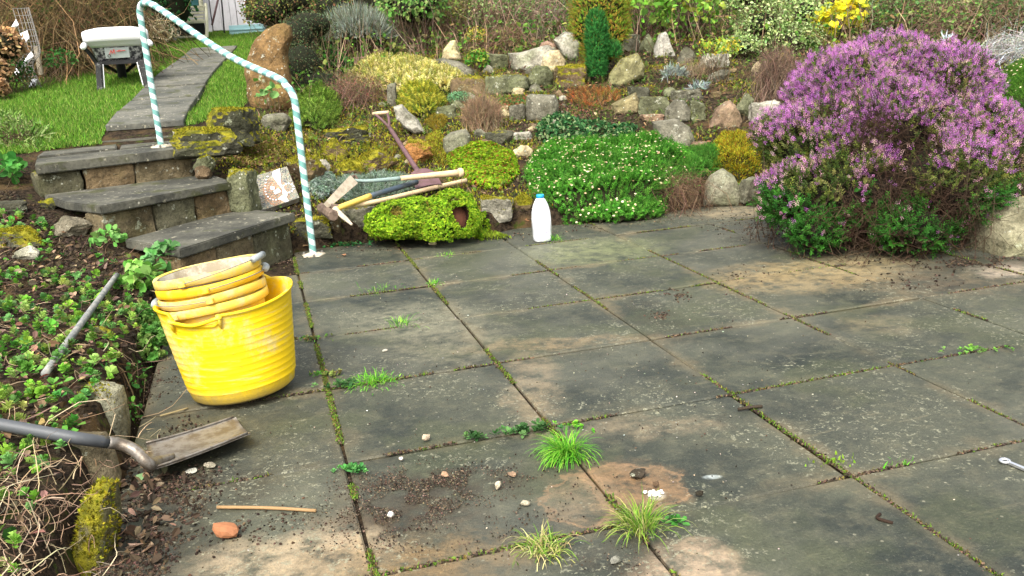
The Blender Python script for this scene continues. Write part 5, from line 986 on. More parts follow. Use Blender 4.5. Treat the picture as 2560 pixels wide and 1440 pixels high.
# ------------------------------------------------------------------ yellow tub with buckets
def tiltA(deg, az=YAW, back=0):
    t = math.radians(deg); b = math.radians(back); e3 = np.array([0, 0, 1.])*math.cos(t)-AZR*math.sin(t)+FWD*math.sin(b); e3 /= np.linalg.norm(e3); e1 = AZR-(AZR@e3)*e3; e1 /= np.linalg.norm(e1); return np.stack([e1, np.cross(e3, e1), e3], 1)
TA = tiltA(4.5, back=1); TA[:, 2] *= 1.05; tb = atz(614, 980); tb[2] = .012
tub = empty('flexible_tub', tb, 'big yellow flexible tub, ribbed and dirty, holding a stack of nested buckets', 'tub')
prof = [(0, .006), (.135, .004), (.160, .005), (.172, .014), (.1765, .035)]
for i in range(12):
    z = .045+i*.0215; r = .1735+.045*(z/.315)**.9; prof += [(r, z), (r+.0006, z+.0015), (r+.0001, z+.003)]
prof += [(.2190, .300), (.2205, .306), (.2255, .309), (.2255, .315), (.219, .316), (.214, .311), (.210, .28), (.170, .04), (.155, .016), (0, .014)]
HA = math.radians(-100)
def tubmod(V, an):
    z = V[:, 0, 2].copy(); d = (an-HA+math.pi) % (2*math.pi)-math.pi
    notch = sm(.42, .33, np.abs(d+.03)); top = sm(.20, .31, z)
    V[:, :, 2] -= top[:, None]*(notch*.030)[None]
    V[:, :, 0] *= 1+.02*np.cos(2*an+.6)[None]*top[:, None]; V[:, :, 1] *= 1-.03*top[:, None]
    V[:, :, 2] += (.012*np.sin(an*2+.5)*1.0)[None]*top[:, None]
    return V
a = Acc(); lathe(a, prof, 120, (.8, .6, 0), TA, tb, tubmod); o = a.build('tub_body', TUBM, tub, True)
# moulded handle loops on both sides
for ang, nm in ((HA, 'front'), (HA+math.pi, 'back')):
    a = Acc(); pts = []
    for t in np.linspace(-.40, .40, 18):
        aa = ang+t; rr = .229; pts.append(np.array([math.cos(aa)*rr, math.sin(aa)*rr*.97, (.296 if nm == 'front' else .312)+(-.012 if nm == 'front' else .03)*math.cos(t/.4*math.pi/2)**2]))
    pts = np.array(pts); tube(a, pts@TA.T+tb, .0058, (.8, .6, 0), 8)
    for s_ in (-.40, .36):
        aa = ang+s_; q_ = np.array([[math.cos(aa)*rr_, math.sin(aa)*rr_*.97, z] for rr_, z in ((.227, .306), (.224, .285), (.2195, .262))]); tube(a, q_@TA.T+tb, [.009, .008, .003], (.8, .6, 0), 8)
    a.build('handle', YEL, tub, True)
BA = tiltA(7.5, back=3); bt = W(517, 671, 3.06)
bl = ['top bucket of the stack in the yellow tub, plaster coated inside with a pale lip', 'second bucket from the top of the stack, bright deep yellow rim', 'third bucket from the top of the stack, pale yellow rim', 'lowest bucket of the stack, pale rim just above the tub edge']
bmats = [PALE, YEL2, PALE, PALE]
for i in range(4):
    o_ = bt-BA[:, 2]*(.0, .034, .070, .104)[i]; R0 = .175
    bk = empty('bucket', o_-BA[:, 2]*.26, bl[i], 'bucket', 'buckets nested in the yellow tub')
    a = Acc(); rim = [(R0-.012, 0), (R0-.008, .003), (R0, .003), (R0+.003, -.001), (R0+.003, -.024), (R0-.002, -.027), (R0-.004, -.024), (R0-.006, -.006), (R0-.012, 0)]
    lathe(a, rim, 96, (.8, .6, .2), BA, o_, lambda V, an: V*np.array([1, 1, 1])+np.stack([0*V[:, :, 0], 0*V[:, :, 0], np.broadcast_to(.0018*np.sin(an*3+i*2), V[:, :, 0].shape)], 2)); a.build('rim', bmats[i], bk, True)
    a = Acc(); lathe(a, [(R0-.012, -.001), (R0-.018, -.06), (.135, -.21), (.132, -.22), (0, -.22), (0, -.215), (.128, -.213), (R0-.022, -.06), (R0-.0155, -.001)][::1], 72, (.6, .55, .4), BA, o_); a.build('bucket_body', PLAST if i == 0 else bmats[i], bk, True)
    mid = [-.10, .28, 3.35, 2.6][i]; rw = R0+.012; ar = []
    for t in np.linspace(-1.62, 1.62, 40): ar.append(np.array([math.cos(mid+t)*rw, math.sin(mid+t)*rw, -.012+.020*math.cos(t)*(1 if i == 0 else .3)]))
    if i in (0, 1, 2):
        a = Acc(); tube(a, np.array(ar)@BA.T+o_, .0017, (.2, .18, .15), 6); h = a.build('wire_bail', WIRE, bk, True)
        g = np.array([[math.cos(mid+t)*(rw+.004), math.sin(mid+t)*(rw+.004), -.012+.020*math.cos(t)*(1 if i == 0 else .3)] for t in (-.24, 0, .24)]); a = Acc(); tube(a, g@BA.T+o_, .0115, (.3, .32, .32), 12); a.build('grip', GREY, bk, True)
    for t in (-1.62, 1.62):
        a = Acc(); box(a, o_+BA@np.array([math.cos(mid+t)*(R0+.006), math.sin(mid+t)*(R0+.006), -.014]), (.022, .022, .02), BA, (.6, .5, .2), .003); a.build('ear', bmats[i], bk)

# ------------------------------------------------------------------ milk bottle
mb = atz(1356, 601); bot = empty('milk_bottle', mb, 'white plastic milk bottle with a blue cap standing on the patio', 'bottle', None)
def sq(V, an, p=3.2):
    z = V[:, 0, 2]; k = sm(.235, .15, z)[:, None]; c, s = np.cos(an), np.sin(an); sf = (np.abs(c)**p+np.abs(s)**p)**(-1/p)
    V[:, :, :2] *= (1*(1-k)+k*sf[None]*.97)[:, :, None]; return V
A0 = np.stack([AZR*math.cos(.12)+FWD*math.sin(.12), -AZR*math.sin(.12)+FWD*math.cos(.12), np.array([0, 0, 1.])], 1)
a = Acc(); lathe(a, [(0, .003), (.046, .0), (.052, .006), (.053, .03), (.0545, .07), (.0555, .072), (.0555, .13), (.053, .165), (.044, .205), (.030, .235), (.021, .247), (.020, .256), (0, .256)], 48, (.9, .9, .9), A0, mb, sq); a.build('bottle_body', WHITE, bot, True)
a = Acc(); lathe(a, [(.020, .248), (.0225, .249), (.0225, .264), (.0205, .267), (0, .267)], 32, (0, .3, .6), A0, mb); a.build('cap', BLUE, bot, True)
if False: a = Acc(); hp = np.array([[.050, .0, .19], [.058, 0, .17], [.060, 0, .13], [.052, 0, .11]]); tube(a, bez(hp, 12)@A0.T+mb, .008, (.9, .9, .9), 8); pass
a = Acc(); x = -.022
for k in range(7):       # small violet printed mark, too small in the photo to read
    w_ = (.006, .004, .0055, .006, .005, .006, .008)[k]; hh = (.009, .006, .006, .008, .006, .009, .009)[k]; c = np.array([x+w_/2, -.0548, .052+hh/2]); box(a, A0@c+mb, (w_*.3, .0008, hh), A0); box(a, A0@(c+[w_*.3, 0, (-1)**k*hh*.35])+mb, (w_*.6, .0008, .0018), A0); x += w_+.0018
box(a, A0@np.array([.004, -.0547, .047])+mb, (.05, .0007, .0012), A0); a.build('printed_mark', PURP, bot)

# ------------------------------------------------------------------ wheelbarrow
LEGM = plastic('dark_leg_with_splashes', (.03, .03, .03), (.4, .4, .38), .6, .8, .56, .66, 26)
wo = (at(265, 222)[0]+at(372, 230)[0])/2
wbw = empty('wheelbarrow', wo, 'wheelbarrow with a white crusted tray standing on the lawn beside the path', 'wheelbarrow')
WFd = np.array([wo[0]-CAM[0], wo[1]-CAM[1], 0]); WFd /= np.linalg.norm(WFd); WRr = np.array([WFd[1], -WFd[0], 0]); wo = wo-WRr*.02
Lw = lambda *p: wo+WRr*p[0]*.95+WFd*p[1]+np.array([0, 0, p[2]])
def loft(acc, rings, col=(.5, .5, .5), close=True):
    V = np.concatenate([np.array(r) for r in rings]); n = len(rings[0]); F = []
    for i in range(len(rings)-1):
        for j in range(n): p = i*n+j; q = i*n+(j+1) % n; F += [(p, q, q+n), (p, q+n, p+n)]
    if close:
        for j in range(1, n-1): F.append((0, j+1, j)); b = (len(rings)-1)*n; F.append((b, b+j, b+j+1))
    acc.add(V, F, col)
def rrect(x, y0, y1, z0, z1, c=.05, n=5):
    P = []
    for (cx, cy, a0) in ((x-c, y1-c, 0), (-x+c, y1-c, 90), (-x+c, y0+c, 180), (x-c, y0+c, 270)):
        for k in range(n): an = math.radians(a0+90*k/(n-1)); xx, yy = cx+c*math.cos(an), cy+c*math.sin(an); P.append(Lw(xx, yy, z0+(z1-z0)*(yy-y0)/(y1-y0)))
    return P
def trect(x, y0, y1, z0, z1, c=.05, tp=.72):
    P_ = rrect(x, y0, y1, z0, z1, c); out = []
    for p in P_:
        d = p-wo; lx, ly = d@WRr, d@WFd; k_ = (ly-y0)/(y1-y0); out.append(wo+WRr*lx*(1-(1-tp)*k_)+WFd*ly+np.array([0, 0, d[2]]))
    return out
a = Acc(); loft(a, [trect(.235, .05, .60, .378, .378), trect(.252, .03, .66, .40, .40), trect(.278, .0, .74, .425, .43, .06), trect(.292, -.02, .78, .435, .44, .07), trect(.294, -.02, .79, .50, .50, .07), trect(.286, -.01, .77, .515, .515, .07), trect(.25, .06, .70, .530, .535, .06), trect(.16, .15, .6, .548, .552, .05), trect(.06, .3, .5, .556, .558, .02)]); a.build('tray', WB, wbw, True)
a = Acc(); loft(a, [trect(.19, .12, .50, .255, .27), trect(.215, .09, .55, .30, .31), trect(.232, .055, .58, .377, .377)]); a.build('tray_base', WBD, wbw)
a = Acc(); box(a, Lw(-.01, .058, .325), (.20, .004, .088), np.stack([WRr, WFd*.9+np.array([0, 0, -.43])*0+0*WFd+WFd*.1, np.array([0, 0, 1.])-WFd*.33], 1), (.5, .5, .5)); lb = a.build('label', plastic('faded_label', (.42, .46, .44), (.3, .3, .3), .6, .5), wbw)
a = Acc()
for (x0, z0, x1, z1) in ((-.075, .318, -.06, .35), (-.06, .35, -.05, .322), (-.05, .322, -.035, .355), (-.035, .355, -.03, .318), (-.012, .338, .06, .342), (.0, .345, .02, .347)):
    c = Lw((x0+x1)/2, .048-.33*((z0+z1)/2-.325), (z0+z1)/2); L_ = math.hypot(x1-x0, z1-z0); an = math.atan2(z1-z0, x1-x0); box(a, c, (L_+.004, .003, .005), np.stack([WRr*math.cos(an)+np.array([0, 0, math.sin(an)]), WFd, np.array([0, 0, math.cos(an)])-WRr*math.sin(an)], 1))
a.build('red_print', RED, wbw)
a = Acc()
for r_ in [(.012, .0)]:
    t = np.linspace(0, 2*math.pi, 18); tube(a, np.array([Lw(-.082+.012*math.cos(q), .052, .303+.012*math.sin(q)) for q in t]), .0025, (0, 0, 0), 5)
a.build('round_mark', BLK, wbw)
a = Acc()
for s in (-1, 1): tube(a, bez([Lw(s*.275, -.10, .40), Lw(s*.27, .05, .37), Lw(s*.20, .4, .28), Lw(s*.05, .85, .16)], 16), .016, (.1, .1, .1), 8)
box(a, Lw(0, .10, .245), (.42, .06, .035), np.stack([WRr, WFd, [0, 0, 1.]], 1)); a.build('frame', BLK, wbw)
for s in (-1, 1):
    a = Acc(); tube(a, [Lw(s*.285, -.13, .385), Lw(s*.275, -.01, .405)], .024, (.7, .7, .7), 10); a.build('grip', WB, wbw, True)
    a = Acc()
    for dx in (0, .024): box(a, Lw(s*(.205-.003)-s*dx*.9+s*.0, .03+dx*.4, .115), (.030 if dx else .046, .03, .27), np.stack([WRr, WFd, np.array([0, 0, 1.])-WRr*s*.10], 1), (.1, .1, .1), .003)
    a.build('leg', LEGM, wbw)
    a = Acc(); box(a, Lw(s*.172, .04, .11), (.03, .02, .25), np.stack([WRr, WFd, np.array([0, 0, 1.])-WRr*s*.10], 1), (.1, .1, .1), .002); a.build('leg_brace', WB, wbw)
    a = Acc(); tube(a, [Lw(s*.285, -.01, .39), Lw(s*.205, .03, .25)], .013, (.05, .05, .05), 8); a.build('strut', BLK, wbw)
wh = Lw(0, .72, .17); wh[2] = groundp(wh)+.165; Aw = np.stack([WFd, np.array([0, 0, 1.]), WRr], 1)
a = Acc(); lathe(a, [(.10, -.03), (.145, -.04), (.165, -.02), (.17, 0), (.165, .02), (.145, .04), (.10, .03), (.10, -.03)], 36, (0, 0, 0), Aw, wh); w_ = a.build('wheel', BLK, wbw, True)
a = Acc(); lathe(a, [(0, -.02), (.10, -.028), (.10, .028), (0, .02)], 24, (0, 0, 0), Aw, wh); a.build('wheel_rim', WBD, wbw)

# ------------------------------------------------------------------ mosaic slab
BLc, BRc, TLc, TRc = W(641, 531, 5.42), W(748, 494, 5.56), W(611, 448, 5.60), W(717, 416, 5.74)
ms = empty('mosaic_slab', BLc, 'square pebble mosaic slab with white shapes, propped behind the lowest step', 'mosaic')
nrm = np.cross(BRc-BLc, TLc-BLc); nrm /= np.linalg.norm(nrm); nrm = nrm if nrm@(CAM-BLc) > 0 else -nrm
UV = lambda u, w_, h=0: TLc+(TRc-TLc)*u+(BLc-TLc)*w_+nrm*h
a = Acc(); cs = [BLc, BRc, TRc, TLc]; loft(a, [[c+nrm*0 for c in cs], [c-nrm*.035 for c in cs]]); a.build('slab', concrete('mosaic_cement', (.16, .15, .12), (.3, .28, .22)), ms)
a = Acc(); uv_ = []
for i in range(4000):
    u, w_ = rng.random(2)*.95+.025
    if all((u-p[0])**2+(w_-p[1])**2 > .034**2 for p in uv_): uv_.append((u, w_))
uv_ = np.array(uv_); br = ((uv_[:, 0]-.56)/.29)**2+((uv_[:, 1]-.62)/.42)**2 < 1
colr = np.where(br[:, None], pal([(.42, .22, .12), (.5, .3, .18), (.36, .2, .12)], len(uv_), .1), pal([(.22, .24, .2), (.3, .3, .24), (.16, .18, .15), (.33, .26, .18), (.12, .13, .14)], len(uv_), .15))
P = np.array([UV(u, w_, .001) for u, w_ in uv_]); FR = np.stack([np.tile((TRc-TLc)/np.linalg.norm(TRc-TLc), (len(P), 1)), np.tile(np.cross(nrm, (TRc-TLc)/np.linalg.norm(TRc-TLc)), (len(P), 1)), np.tile(nrm, (len(P), 1))], 2)
mixsc(a, PEBS, P, FR, rng.uniform(.0052, .0068, len(P)), colr); tag(a.build('pebbles', DRY, ms), kind='stuff')
a = Acc(); arc = [(.50, .14), (.45, .22), (.41, .30), (.38, .38), (.355, .46), (.34, .54), (.335, .62), (.35, .70), (.38, .77), (.43, .82), (.49, .85), (.55, .85), (.61, .82)]
P = np.array([UV(u, w_, .005) for u, w_ in arc]); a.scatter(PEBS[0], P, FR[:len(P)], np.full(len(P), .0066), np.full((len(P), 3), .8)); 
ring = [(.84+.12*math.cos(t), .64+.13*math.sin(t)) for t in np.linspace(0, 6.28, 12)[:-1]]; P = np.array([UV(u, w_, .005) for u, w_ in ring]); a.scatter(PEBS[1], P, FR[:len(P)], np.full(len(P), .0085), np.full((len(P), 3), .8)); tag(a.build('white_pebbles', DRY, ms), kind='stuff')
for poly in ([(.82, .03), (.66, .05), (.60, .17), (.70, .58), (.76, .30)], [(.48, .45), (.56, .50), (.53, .58), (.46, .52)], [(.50, .62), (.62, .56), (.66, .68), (.52, .70)], [(.55, .84), (.70, .78), (.74, 1.0), (.66, .99)], [(.72, .58), (.78, .78), (.74, .86), (.67, .74)]):
    a = Acc(); loft(a, [[UV(u, w_, .009) for u, w_ in poly], [UV(u, w_, .0) for u, w_ in poly]]); a.build('white_shard', WB, ms)

# ------------------------------------------------------------------ tools
def onp(px, py, lift): D = at(px, py)[1]; return W(px, py, D-lift/.33)
# D-handled spade
Db = at(1048, 455)[1]-.10; Dt = at(955, 340)[1]-.05
sp0, sp1 = W(1047, 432, Db), W(973, 318, Dt)
sd_ = empty('digging_spade', W(1060, 460, Db), 'mauve painted spade with a wooden D grip leaning back over the mossy rocks', 'spade')
a = Acc(); tube(a, bez([sp0, (sp0+sp1)/2, sp1], 8), [.0165]*9 if False else .0165, (.2, .12, .12), 10); a.build('shaft', MAUVE, sd_, True)
gl, gr_ = W(936, 284, Dt+.07), W(968, 281, Dt+.03)
a = Acc(); tube(a, bez([sp1, sp1+(gl-sp1)*.55+AZR*.004, gl], 8), .011, (.2, .12, .12), 8); tube(a, bez([sp1, sp1+(gr_-sp1)*.5+AZR*.006, gr_], 8), .011, (.2, .12, .12), 8); a.build('yoke', MAUVE, sd_, True)
a = Acc(); tube(a, [gl-(gr_-gl)*.12, (gl+gr_)/2, gr_+(gr_-gl)*.12], [.013, .015, .013], (.6, .45, .3), 10); a.build('grip', WOODP, sd_, True)
def grid_sheet(acc, f, nu, nv, th, col):
    """sheet from f(u,v) with real thickness"""
    P = np.array([[f(i/nu, j/nv) for j in range(nv+1)] for i in range(nu+1)]); du = np.gradient(P, axis=0); dw = np.gradient(P, axis=1); n = np.cross(du, dw); n /= np.linalg.norm(n, axis=2)[:, :, None]+1e-9
    A_, B_ = P.reshape(-1, 3), (P-n*th).reshape(-1, 3); V = np.r_[A_, B_]; F = []; m = nv+1; K = len(A_)
    for i in range(nu):
        for j in range(nv): p = i*m+j; F += [(p, p+m, p+m+1), (p, p+m+1, p+1), (K+p, K+p+m+1, K+p+m), (K+p, K+p+1, K+p+m+1)]
    bd = [i*m for i in range(nu+1)]+[nu*m+j for j in range(1, nv+1)]+[i*m+nv for i in range(nu-1, -1, -1)]+[j for j in range(nv-1, 0, -1)]
    for p, q in zip(bd, bd[1:]+bd[:1]): F += [(p, q, K+q), (p, K+q, K+p)]
    acc.add(V, F, col)
c00, c10, c01, c11 = W(1021, 434, Db-.0), W(1085, 424, Db+.02), W(1040, 474, Db-.14), W(1105, 462, Db-.12)
def spb(u, v):
    p = (c00*(1-u)+c10*u)*(1-v)+(c01*(1-u)+c11*u)*v; r_ = max(0, 1-v*3.2)**2; p = p+(c00+c10-2*p)*0; return p+np.array([0, 0, .018*math.sin(math.pi*u)*(1-.4*v)])+((c00+c10)/2-p)*r_*.30*abs(2*u-1)
a = Acc(); grid_sheet(a, spb, 14, 14, .003, (.2, .12, .1)); a.build('blade', MAUVE, sd_, True)
a = Acc(); tube(a, [sp0+(sp1-sp0)*.08, sp0, sp0+(c01+c11-2*sp0)*.12], [.018, .020, .012], (.2, .1, .1), 10); a.build('socket', MAUVE, sd_, True)
# sledgehammer
sh = empty('sledgehammer', W(825, 530, 5.25), 'rusty headed sledgehammer with a bare wooden handle lying beneath the pickaxe', 'hammer')
hh0, hh1 = W(803, 519, 5.34), W(834, 540, 5.12)
a = Acc(); tube(a, [hh0, hh0+(hh1-hh0)*.06, hh0+(hh1-hh0)*.3, hh0+(hh1-hh0)*.7, hh1-(hh1-hh0)*.06, hh1], [.026, .033, .031, .031, .034, .028], (.2, .15, .1), 8); a.build('head', MUD, sh)
a = Acc(); tube(a, bez([W(818, 524, 5.27), W(935, 505, 5.42), W(1065, 474, 5.72), W(1166, 451, 5.86)], 16), [.013]*16+[.018] if False else .0145, (.6, .45, .3), 10); a.build('handle', WOODP, sh, True)
# pickaxe with the yellow and dark handle
pk = empty('mattock', W(845, 522, 5.2), 'mattock with clay caked blades and a yellow and slate blue handle', 'mattock')
h0, h1, h2 = W(836, 524, 5.18), W(925, 490, 5.42), W(1042, 455, 5.72)
a = Acc(); tube(a, bez([h0, (h0+h1)/2, h1], 8), [.019]*3+[.0175]*6 if False else .0175, (.7, .5, .1), 12); a.build('yellow_handle', YPNT, pk, True)
a = Acc(); tube(a, bez([h1, (h1+h2)/2, h2], 8), .0172, (.05, .07, .09), 12); a.build('blue_handle', SLATE, pk, True)
e0, e1 = W(818, 512, 5.2), W(884, 449, 5.5); sdv = np.cross(e1-e0, np.array([0, 0, 1.])); sdv /= np.linalg.norm(sdv); upv = np.cross(sdv, e1-e0); upv /= np.linalg.norm(upv); upv = upv if upv[2] > 0 else -upv
def bar(acc, pts, wid, th, wd, ud, col):
    R_ = []
    for p, w_, t_ in zip(pts, wid, th): R_.append([p+wd*w_/2+ud*t_/2, p-wd*w_/2+ud*t_/2, p-wd*w_/2-ud*t_/2, p+wd*w_/2-ud*t_/2])
    loft(acc, R_, col)
wdv = (_R2*.55+_U2*-.75)+0*sdv; wdv = wdv-(wdv@(e1-e0))/((e1-e0)@(e1-e0))*(e1-e0); wdv /= np.linalg.norm(wdv); udv = np.cross(wdv, (e1-e0)/np.linalg.norm(e1-e0))
a = Acc(); bar(a, [e0, e0+(e1-e0)*.25, e0+(e1-e0)*.7, e1, e1+(e1-e0)*.02], [.036, .046, .058, .066, .066], [.030, .022, .014, .009, .003], wdv, udv, (.6, .5, .4)); a.build('adze_blade', WOODL, pk)
a = Acc(); pp = bez([W(836, 522, 5.18), W(852, 537, 5.14), W(866, 549, 5.12), W(880, 562, 5.1)], 12); tube(a, pp, np.interp(np.linspace(0, 1, len(pp)), [0, .6, 1], [.018, .014, .007]), (.5, .4, .3), 6); a.build('pick_blade', WOODL, pk)
a = Acc(); tube(a, [W(828, 519, 5.19), h0+(h1-h0)*.10], [.024, .021], (.2, .15, .1), 8); a.build('eye', MUD, pk)
# second tool: pickaxe handle, green grey then cream, with a flared end
pa = empty('pickaxe', W(884, 450, 5.5), 'pickaxe handle half grey green and half cream, ending in a round knob', 'pickaxe')
g0, g1, g2, g3 = W(884, 451, 5.53), W(927, 452, 5.52), W(1001, 446, 5.58), W(1148, 432, 5.72)
a = Acc(); pp = bez([g0, g1, g2], 12); tube(a, pp, np.linspace(.009, .014, len(pp)), (.3, .35, .33), 10); a.build('painted_handle', plastic('grey_green_paint', (.20, .27, .25), (.35, .33, .25), .6, .6), pa, True)
a = Acc(); pp = bez([g2, (g2+g3)/2, g3], 10); tube(a, pp, np.linspace(.0150, .0225, len(pp)), (.6, .5, .3), 12); tube(a, [g3-(g3-g2)*.02, g3, g3+(g3-g2)*.05, g3+(g3-g2)*.07], [.024, .031, .030, .02], (.6, .5, .3), 12); a.build('cream_handle', WOODP, pa, True)
a = Acc(); pp = bez([W(895, 452, 5.60), W(886, 440, 5.66), W(872, 452, 5.5)], 8); tube(a, pp, .010, (.2, .16, .12), 6); a.build('tip', MUD, pa)

# front shovel on the patio
sv_ = empty('shovel', atz(380, 1185), 'muddy square steel shovel lying on the patio with its shaft over the left bed', 'shovel')
q00, q10, q01, q11 = atz(367, 1118, .022), atz(384, 1181, .045), atz(590, 1043, .012), atz(626, 1082, .052)
def shb(u, v):
    p = (q00*(1-u)+q10*u)*(1-v)+(q01*(1-u)+q11*u)*v; return p+np.array([0, 0, -.022*math.sin(math.pi*u)*(1-.5*v)+.010*(1-v)**3])
a = Acc(); grid_sheet(a, shb, 12, 16, .0035, (.3, .3, .28)); a.build('blade', STEEL, sv_, True)
for u0 in (0, 1):
    a = Acc(); pp = np.array([shb(u0, v)+np.array([0, 0, .004]) for v in np.linspace(0, .97, 10)]); tube(a, pp, .0035, (.3, .3, .28), 6); a.build('rolled_edge', STEEL, sv_, True)
a = Acc(); nk = bez([shb(.6, .22)+[0, 0, .006], shb(.75, .04)+[0, 0, .012], atz(372, 1160, .075), atz(340, 1128, .105), atz(300, 1110, .125), atz(268, 1106, .14)], 24); tube(a, nk, np.interp(np.linspace(0, 1, len(nk)), [0, .2, .5, 1], [.008, .018, .0165, .0165]), (.3, .3, .3), 12); a.build('socket', STEEL, sv_, True)
a = Acc(); tube(a, bez([nk[-1], atz(190, 1095, .18), atz(60, 1072, .21), atz(-120, 1040, .25)], 14), .0165, (.2, .2, .2), 12); a.build('shaft', SHAFT, sv_, True)
# long pale pole across the left bed
b0, D0_ = at(115, 932); b1, D1_ = at(292, 690); mid_ = (W(115, 932, D0_-.1)+W(292, 690, D1_-.08))/2+[0, 0, .004]
a = Acc(); tube(a, bez([W(112, 935, D0_-.1), mid_, W(292, 688, D1_-.08)], 14), np.linspace(.0145, .0115, 13) if False else .0125, (.4, .4, .38), 10)
tag(a.build('pole', PIPE, None, True), 'long weathered grey pole lying diagonally across the left bed', 'pole')
# patio odds and ends
def stick(name, p, q, r, col, label, cat, mat=DRY, curl=.01):
    a = Acc(); P_, Q_ = np.array(p), np.array(q); m = (P_+Q_)/2+np.array([0, 0, .002])+AZR*curl; tube(a, bez([P_, m, Q_], 8), [r*.9]*3+[r]*3+[r*.8]*3 if False else r, col, 6); return tag(a.build(name, mat, None, True), label, cat)
stick('stick', atz(543, 1268, .006), atz(790, 1277, .006), .0045, (.3, .19, .09), 'straight light brown stick lying on the patio below the shovel', 'stick')
stick('twig', atz(400, 1040, .005), atz(470, 1020, .005), .003, (.25, .2, .1), 'thin straw coloured twig on the patio between shovel and tub', 'twig')
stick('twig', atz(1845, 1023, .006), atz(1905, 1016, .006), .005, (.04, .03, .02), 'short dark twig lying across a paving joint right of centre', 'twig')
stick('twig', atz(2200, 1285, .004), atz(2232, 1308, .004), .004, (.03, .018, .012), 'curled black brown twig lying on the lower right paving', 'twig', curl=-.02)
def small_rock(px, py, w_, h_, col, label, name='pebble', cat='pebble', group=None, flat=.7, shape='r', mat=None):
    global _rs; _rs += 1
    p = atz(px, py); D = (p-CAM)@_F; s = D/FPX; P, F = rock_verts(shape, _rs, 2); P = P*np.array([w_*s/2, w_*s/2*.8, h_*s/2*flat*1.3]); P = P@rotz(random.uniform(-1, 1)).T; c = p+[0, 0, h_*s/2*flat*1.25]
    o = link(name, npmesh(name, P, F, None, False), mat or ROCK, None, c); o.color = (*col, 0); return tag(o, label, cat, group)
small_rock(566, 1338, 72, 40, (.5, .2, .08), 'flat orange brick fragment on the patio below the stick', 'brick_fragment', 'brick fragment', flat=.6, mat=TERR, shape='r')
small_rock(480, 1180, 34, 18, (.6, .6, .56), 'left one of two white stone flakes beside the shovel blade', 'stone_flake', 'stone flake', flat=.3)
small_rock(527, 1168, 32, 20, (.55, .5, .42), 'right one of two pale stone flakes beside the shovel blade', 'stone_flake', 'stone flake', flat=.4)
small_rock(1065, 1102, 24, 20, (.55, .45, .35), 'lone beige pebble on the slab left of the bright grass tuft')
small_rock(1246, 1221, 20, 20, (.7, .62, .48), 'round cream pebble at the right end of the soil patch')
small_rock(1314, 1263, 24, 14, (.6, .55, .42), 'flat oval cream pebble below the round cream pebble')
small_rock(1281, 1192, 20, 14, (.5, .34, .24), 'pinkish pebble above the round cream pebble')
small_rock(1113, 1190, 20, 14, (.5, .32, .22), 'pink brown pebble in the middle of the soil patch')
small_rock(1003, 1152, 14, 12, (.6, .55, .48), 'small pale pebble above the left end of the soil patch')
small_rock(977, 1292, 20, 16, (.45, .45, .43), 'grey pebble below the left end of the soil patch')
small_rock(1540, 1408, 34, 22, (.18, .18, .16), 'dark grey stone at the bottom right of the yellowish grass tuft')
small_rock(963, 878, 16, 7, (.75, .72, .65), 'tiny white stone on the slab right of the tub', flat=.5)
small_rock(1640, 1215, 20, 14, (.14, .09, .06), 'brown clod on the round sandy stain', 'soil_clod', 'soil clod')
small_rock(1594, 1190, 48, 18, (.05, .04, .03), 'elongated dark clod at the top of the round sandy stain', 'soil_clod', 'soil clod')
small_rock(1748, 1238, 20, 14, (.05, .04, .03), 'small dark clod right of the round sandy stain', 'soil_clod', 'soil clod')
small_rock(1082, 612, 22, 8, (.75, .65, .4), 'pale yellow stone chip at the foot of the sedum mound')
small_rock(1970, 590, 26, 24, (.5, .45, .42), 'pale pinkish stone in dark soil at the left foot of the heather')
q_ = atz(1640, 1236); a = Acc(); pp = rng.normal(size=(26, 2))*np.array([.012, .009]); a.scatter(PEBS[0], np.c_[q_[0]+pp[:, 0], q_[1]+pp[:, 1], np.full(26, .003)], frames(up(26), .4), rng.uniform(.003, .0065, 26), pal([(.75, .72, .62)], 26, .08)); tag(a.build('crumbled_mortar', DRY), 'crumbled white mortar on the round sandy stain', 'mortar', kind='stuff')
for (px, py, l_, colr, lab) in ((358, 1192, .035, (.30, .5, .22), 'fresh pale green fallen leaf by the shovel socket'), (1250, 505, .03, (.6, .35, .1), 'orange yellow leaf among plants left of the milk bottle'), (1710, 517, .035, (.62, .45, .2), 'tan fallen leaf in front of the low brown edging stone'), (855, 640, .03, (.4, .2, .1), 'brown leaf on the patio right of the lower rail foot'),
                                 (775, 618, .03, (.45, .28, .14), 'tan leaf at the foot of the dark edging stone'), (1850, 470, .06, (.1, .3, .06), 'large narrow green leaf hanging beside the rounded grey green stone')):
    p, D = at(px, py); a = Acc(); v, f, c, m = leafT(l_*1.6, l_, 1, .12); k = rotz(rng.uniform(0, 6)); a.add(v@k.T+p+[0, 0, .008], f, colr); tag(a.build('fallen_leaf', FOL), lab, 'leaf')
# spanner at the right edge
w0, w1 = atz(2512, 1152, .008), atz(2640, 1205, .008); dW = w1-w0; dW /= np.linalg.norm(dW); nW = np.cross([0, 0, 1.], dW)
sw = empty('spanner', w0, 'bright steel combination spanner on the paving at the right edge', 'spanner')
a = Acc(); loft(a, [[w0+dW*.012+nW*.0045+[0, 0, .003], w0+dW*.012-nW*.0045+[0, 0, .003], w0+dW*.012-nW*.0045-[0, 0, .003], w0+dW*.012+nW*.0045-[0, 0, .003]], [w1+nW*.006+[0, 0, .003], w1-nW*.006+[0, 0, .003], w1-nW*.006-[0, 0, .003], w1+nW*.006-[0, 0, .003]]]); a.build('shank', CHROME, sw)
a = Acc(); t = np.linspace(0, 2*math.pi, 20); tube(a, np.array([w0+dW*.0105*math.cos(q)+nW*.0105*math.sin(q) for q in t]), .0042, (.8, .8, .8), 8); a.build('ring_end', CHROME, sw, True)
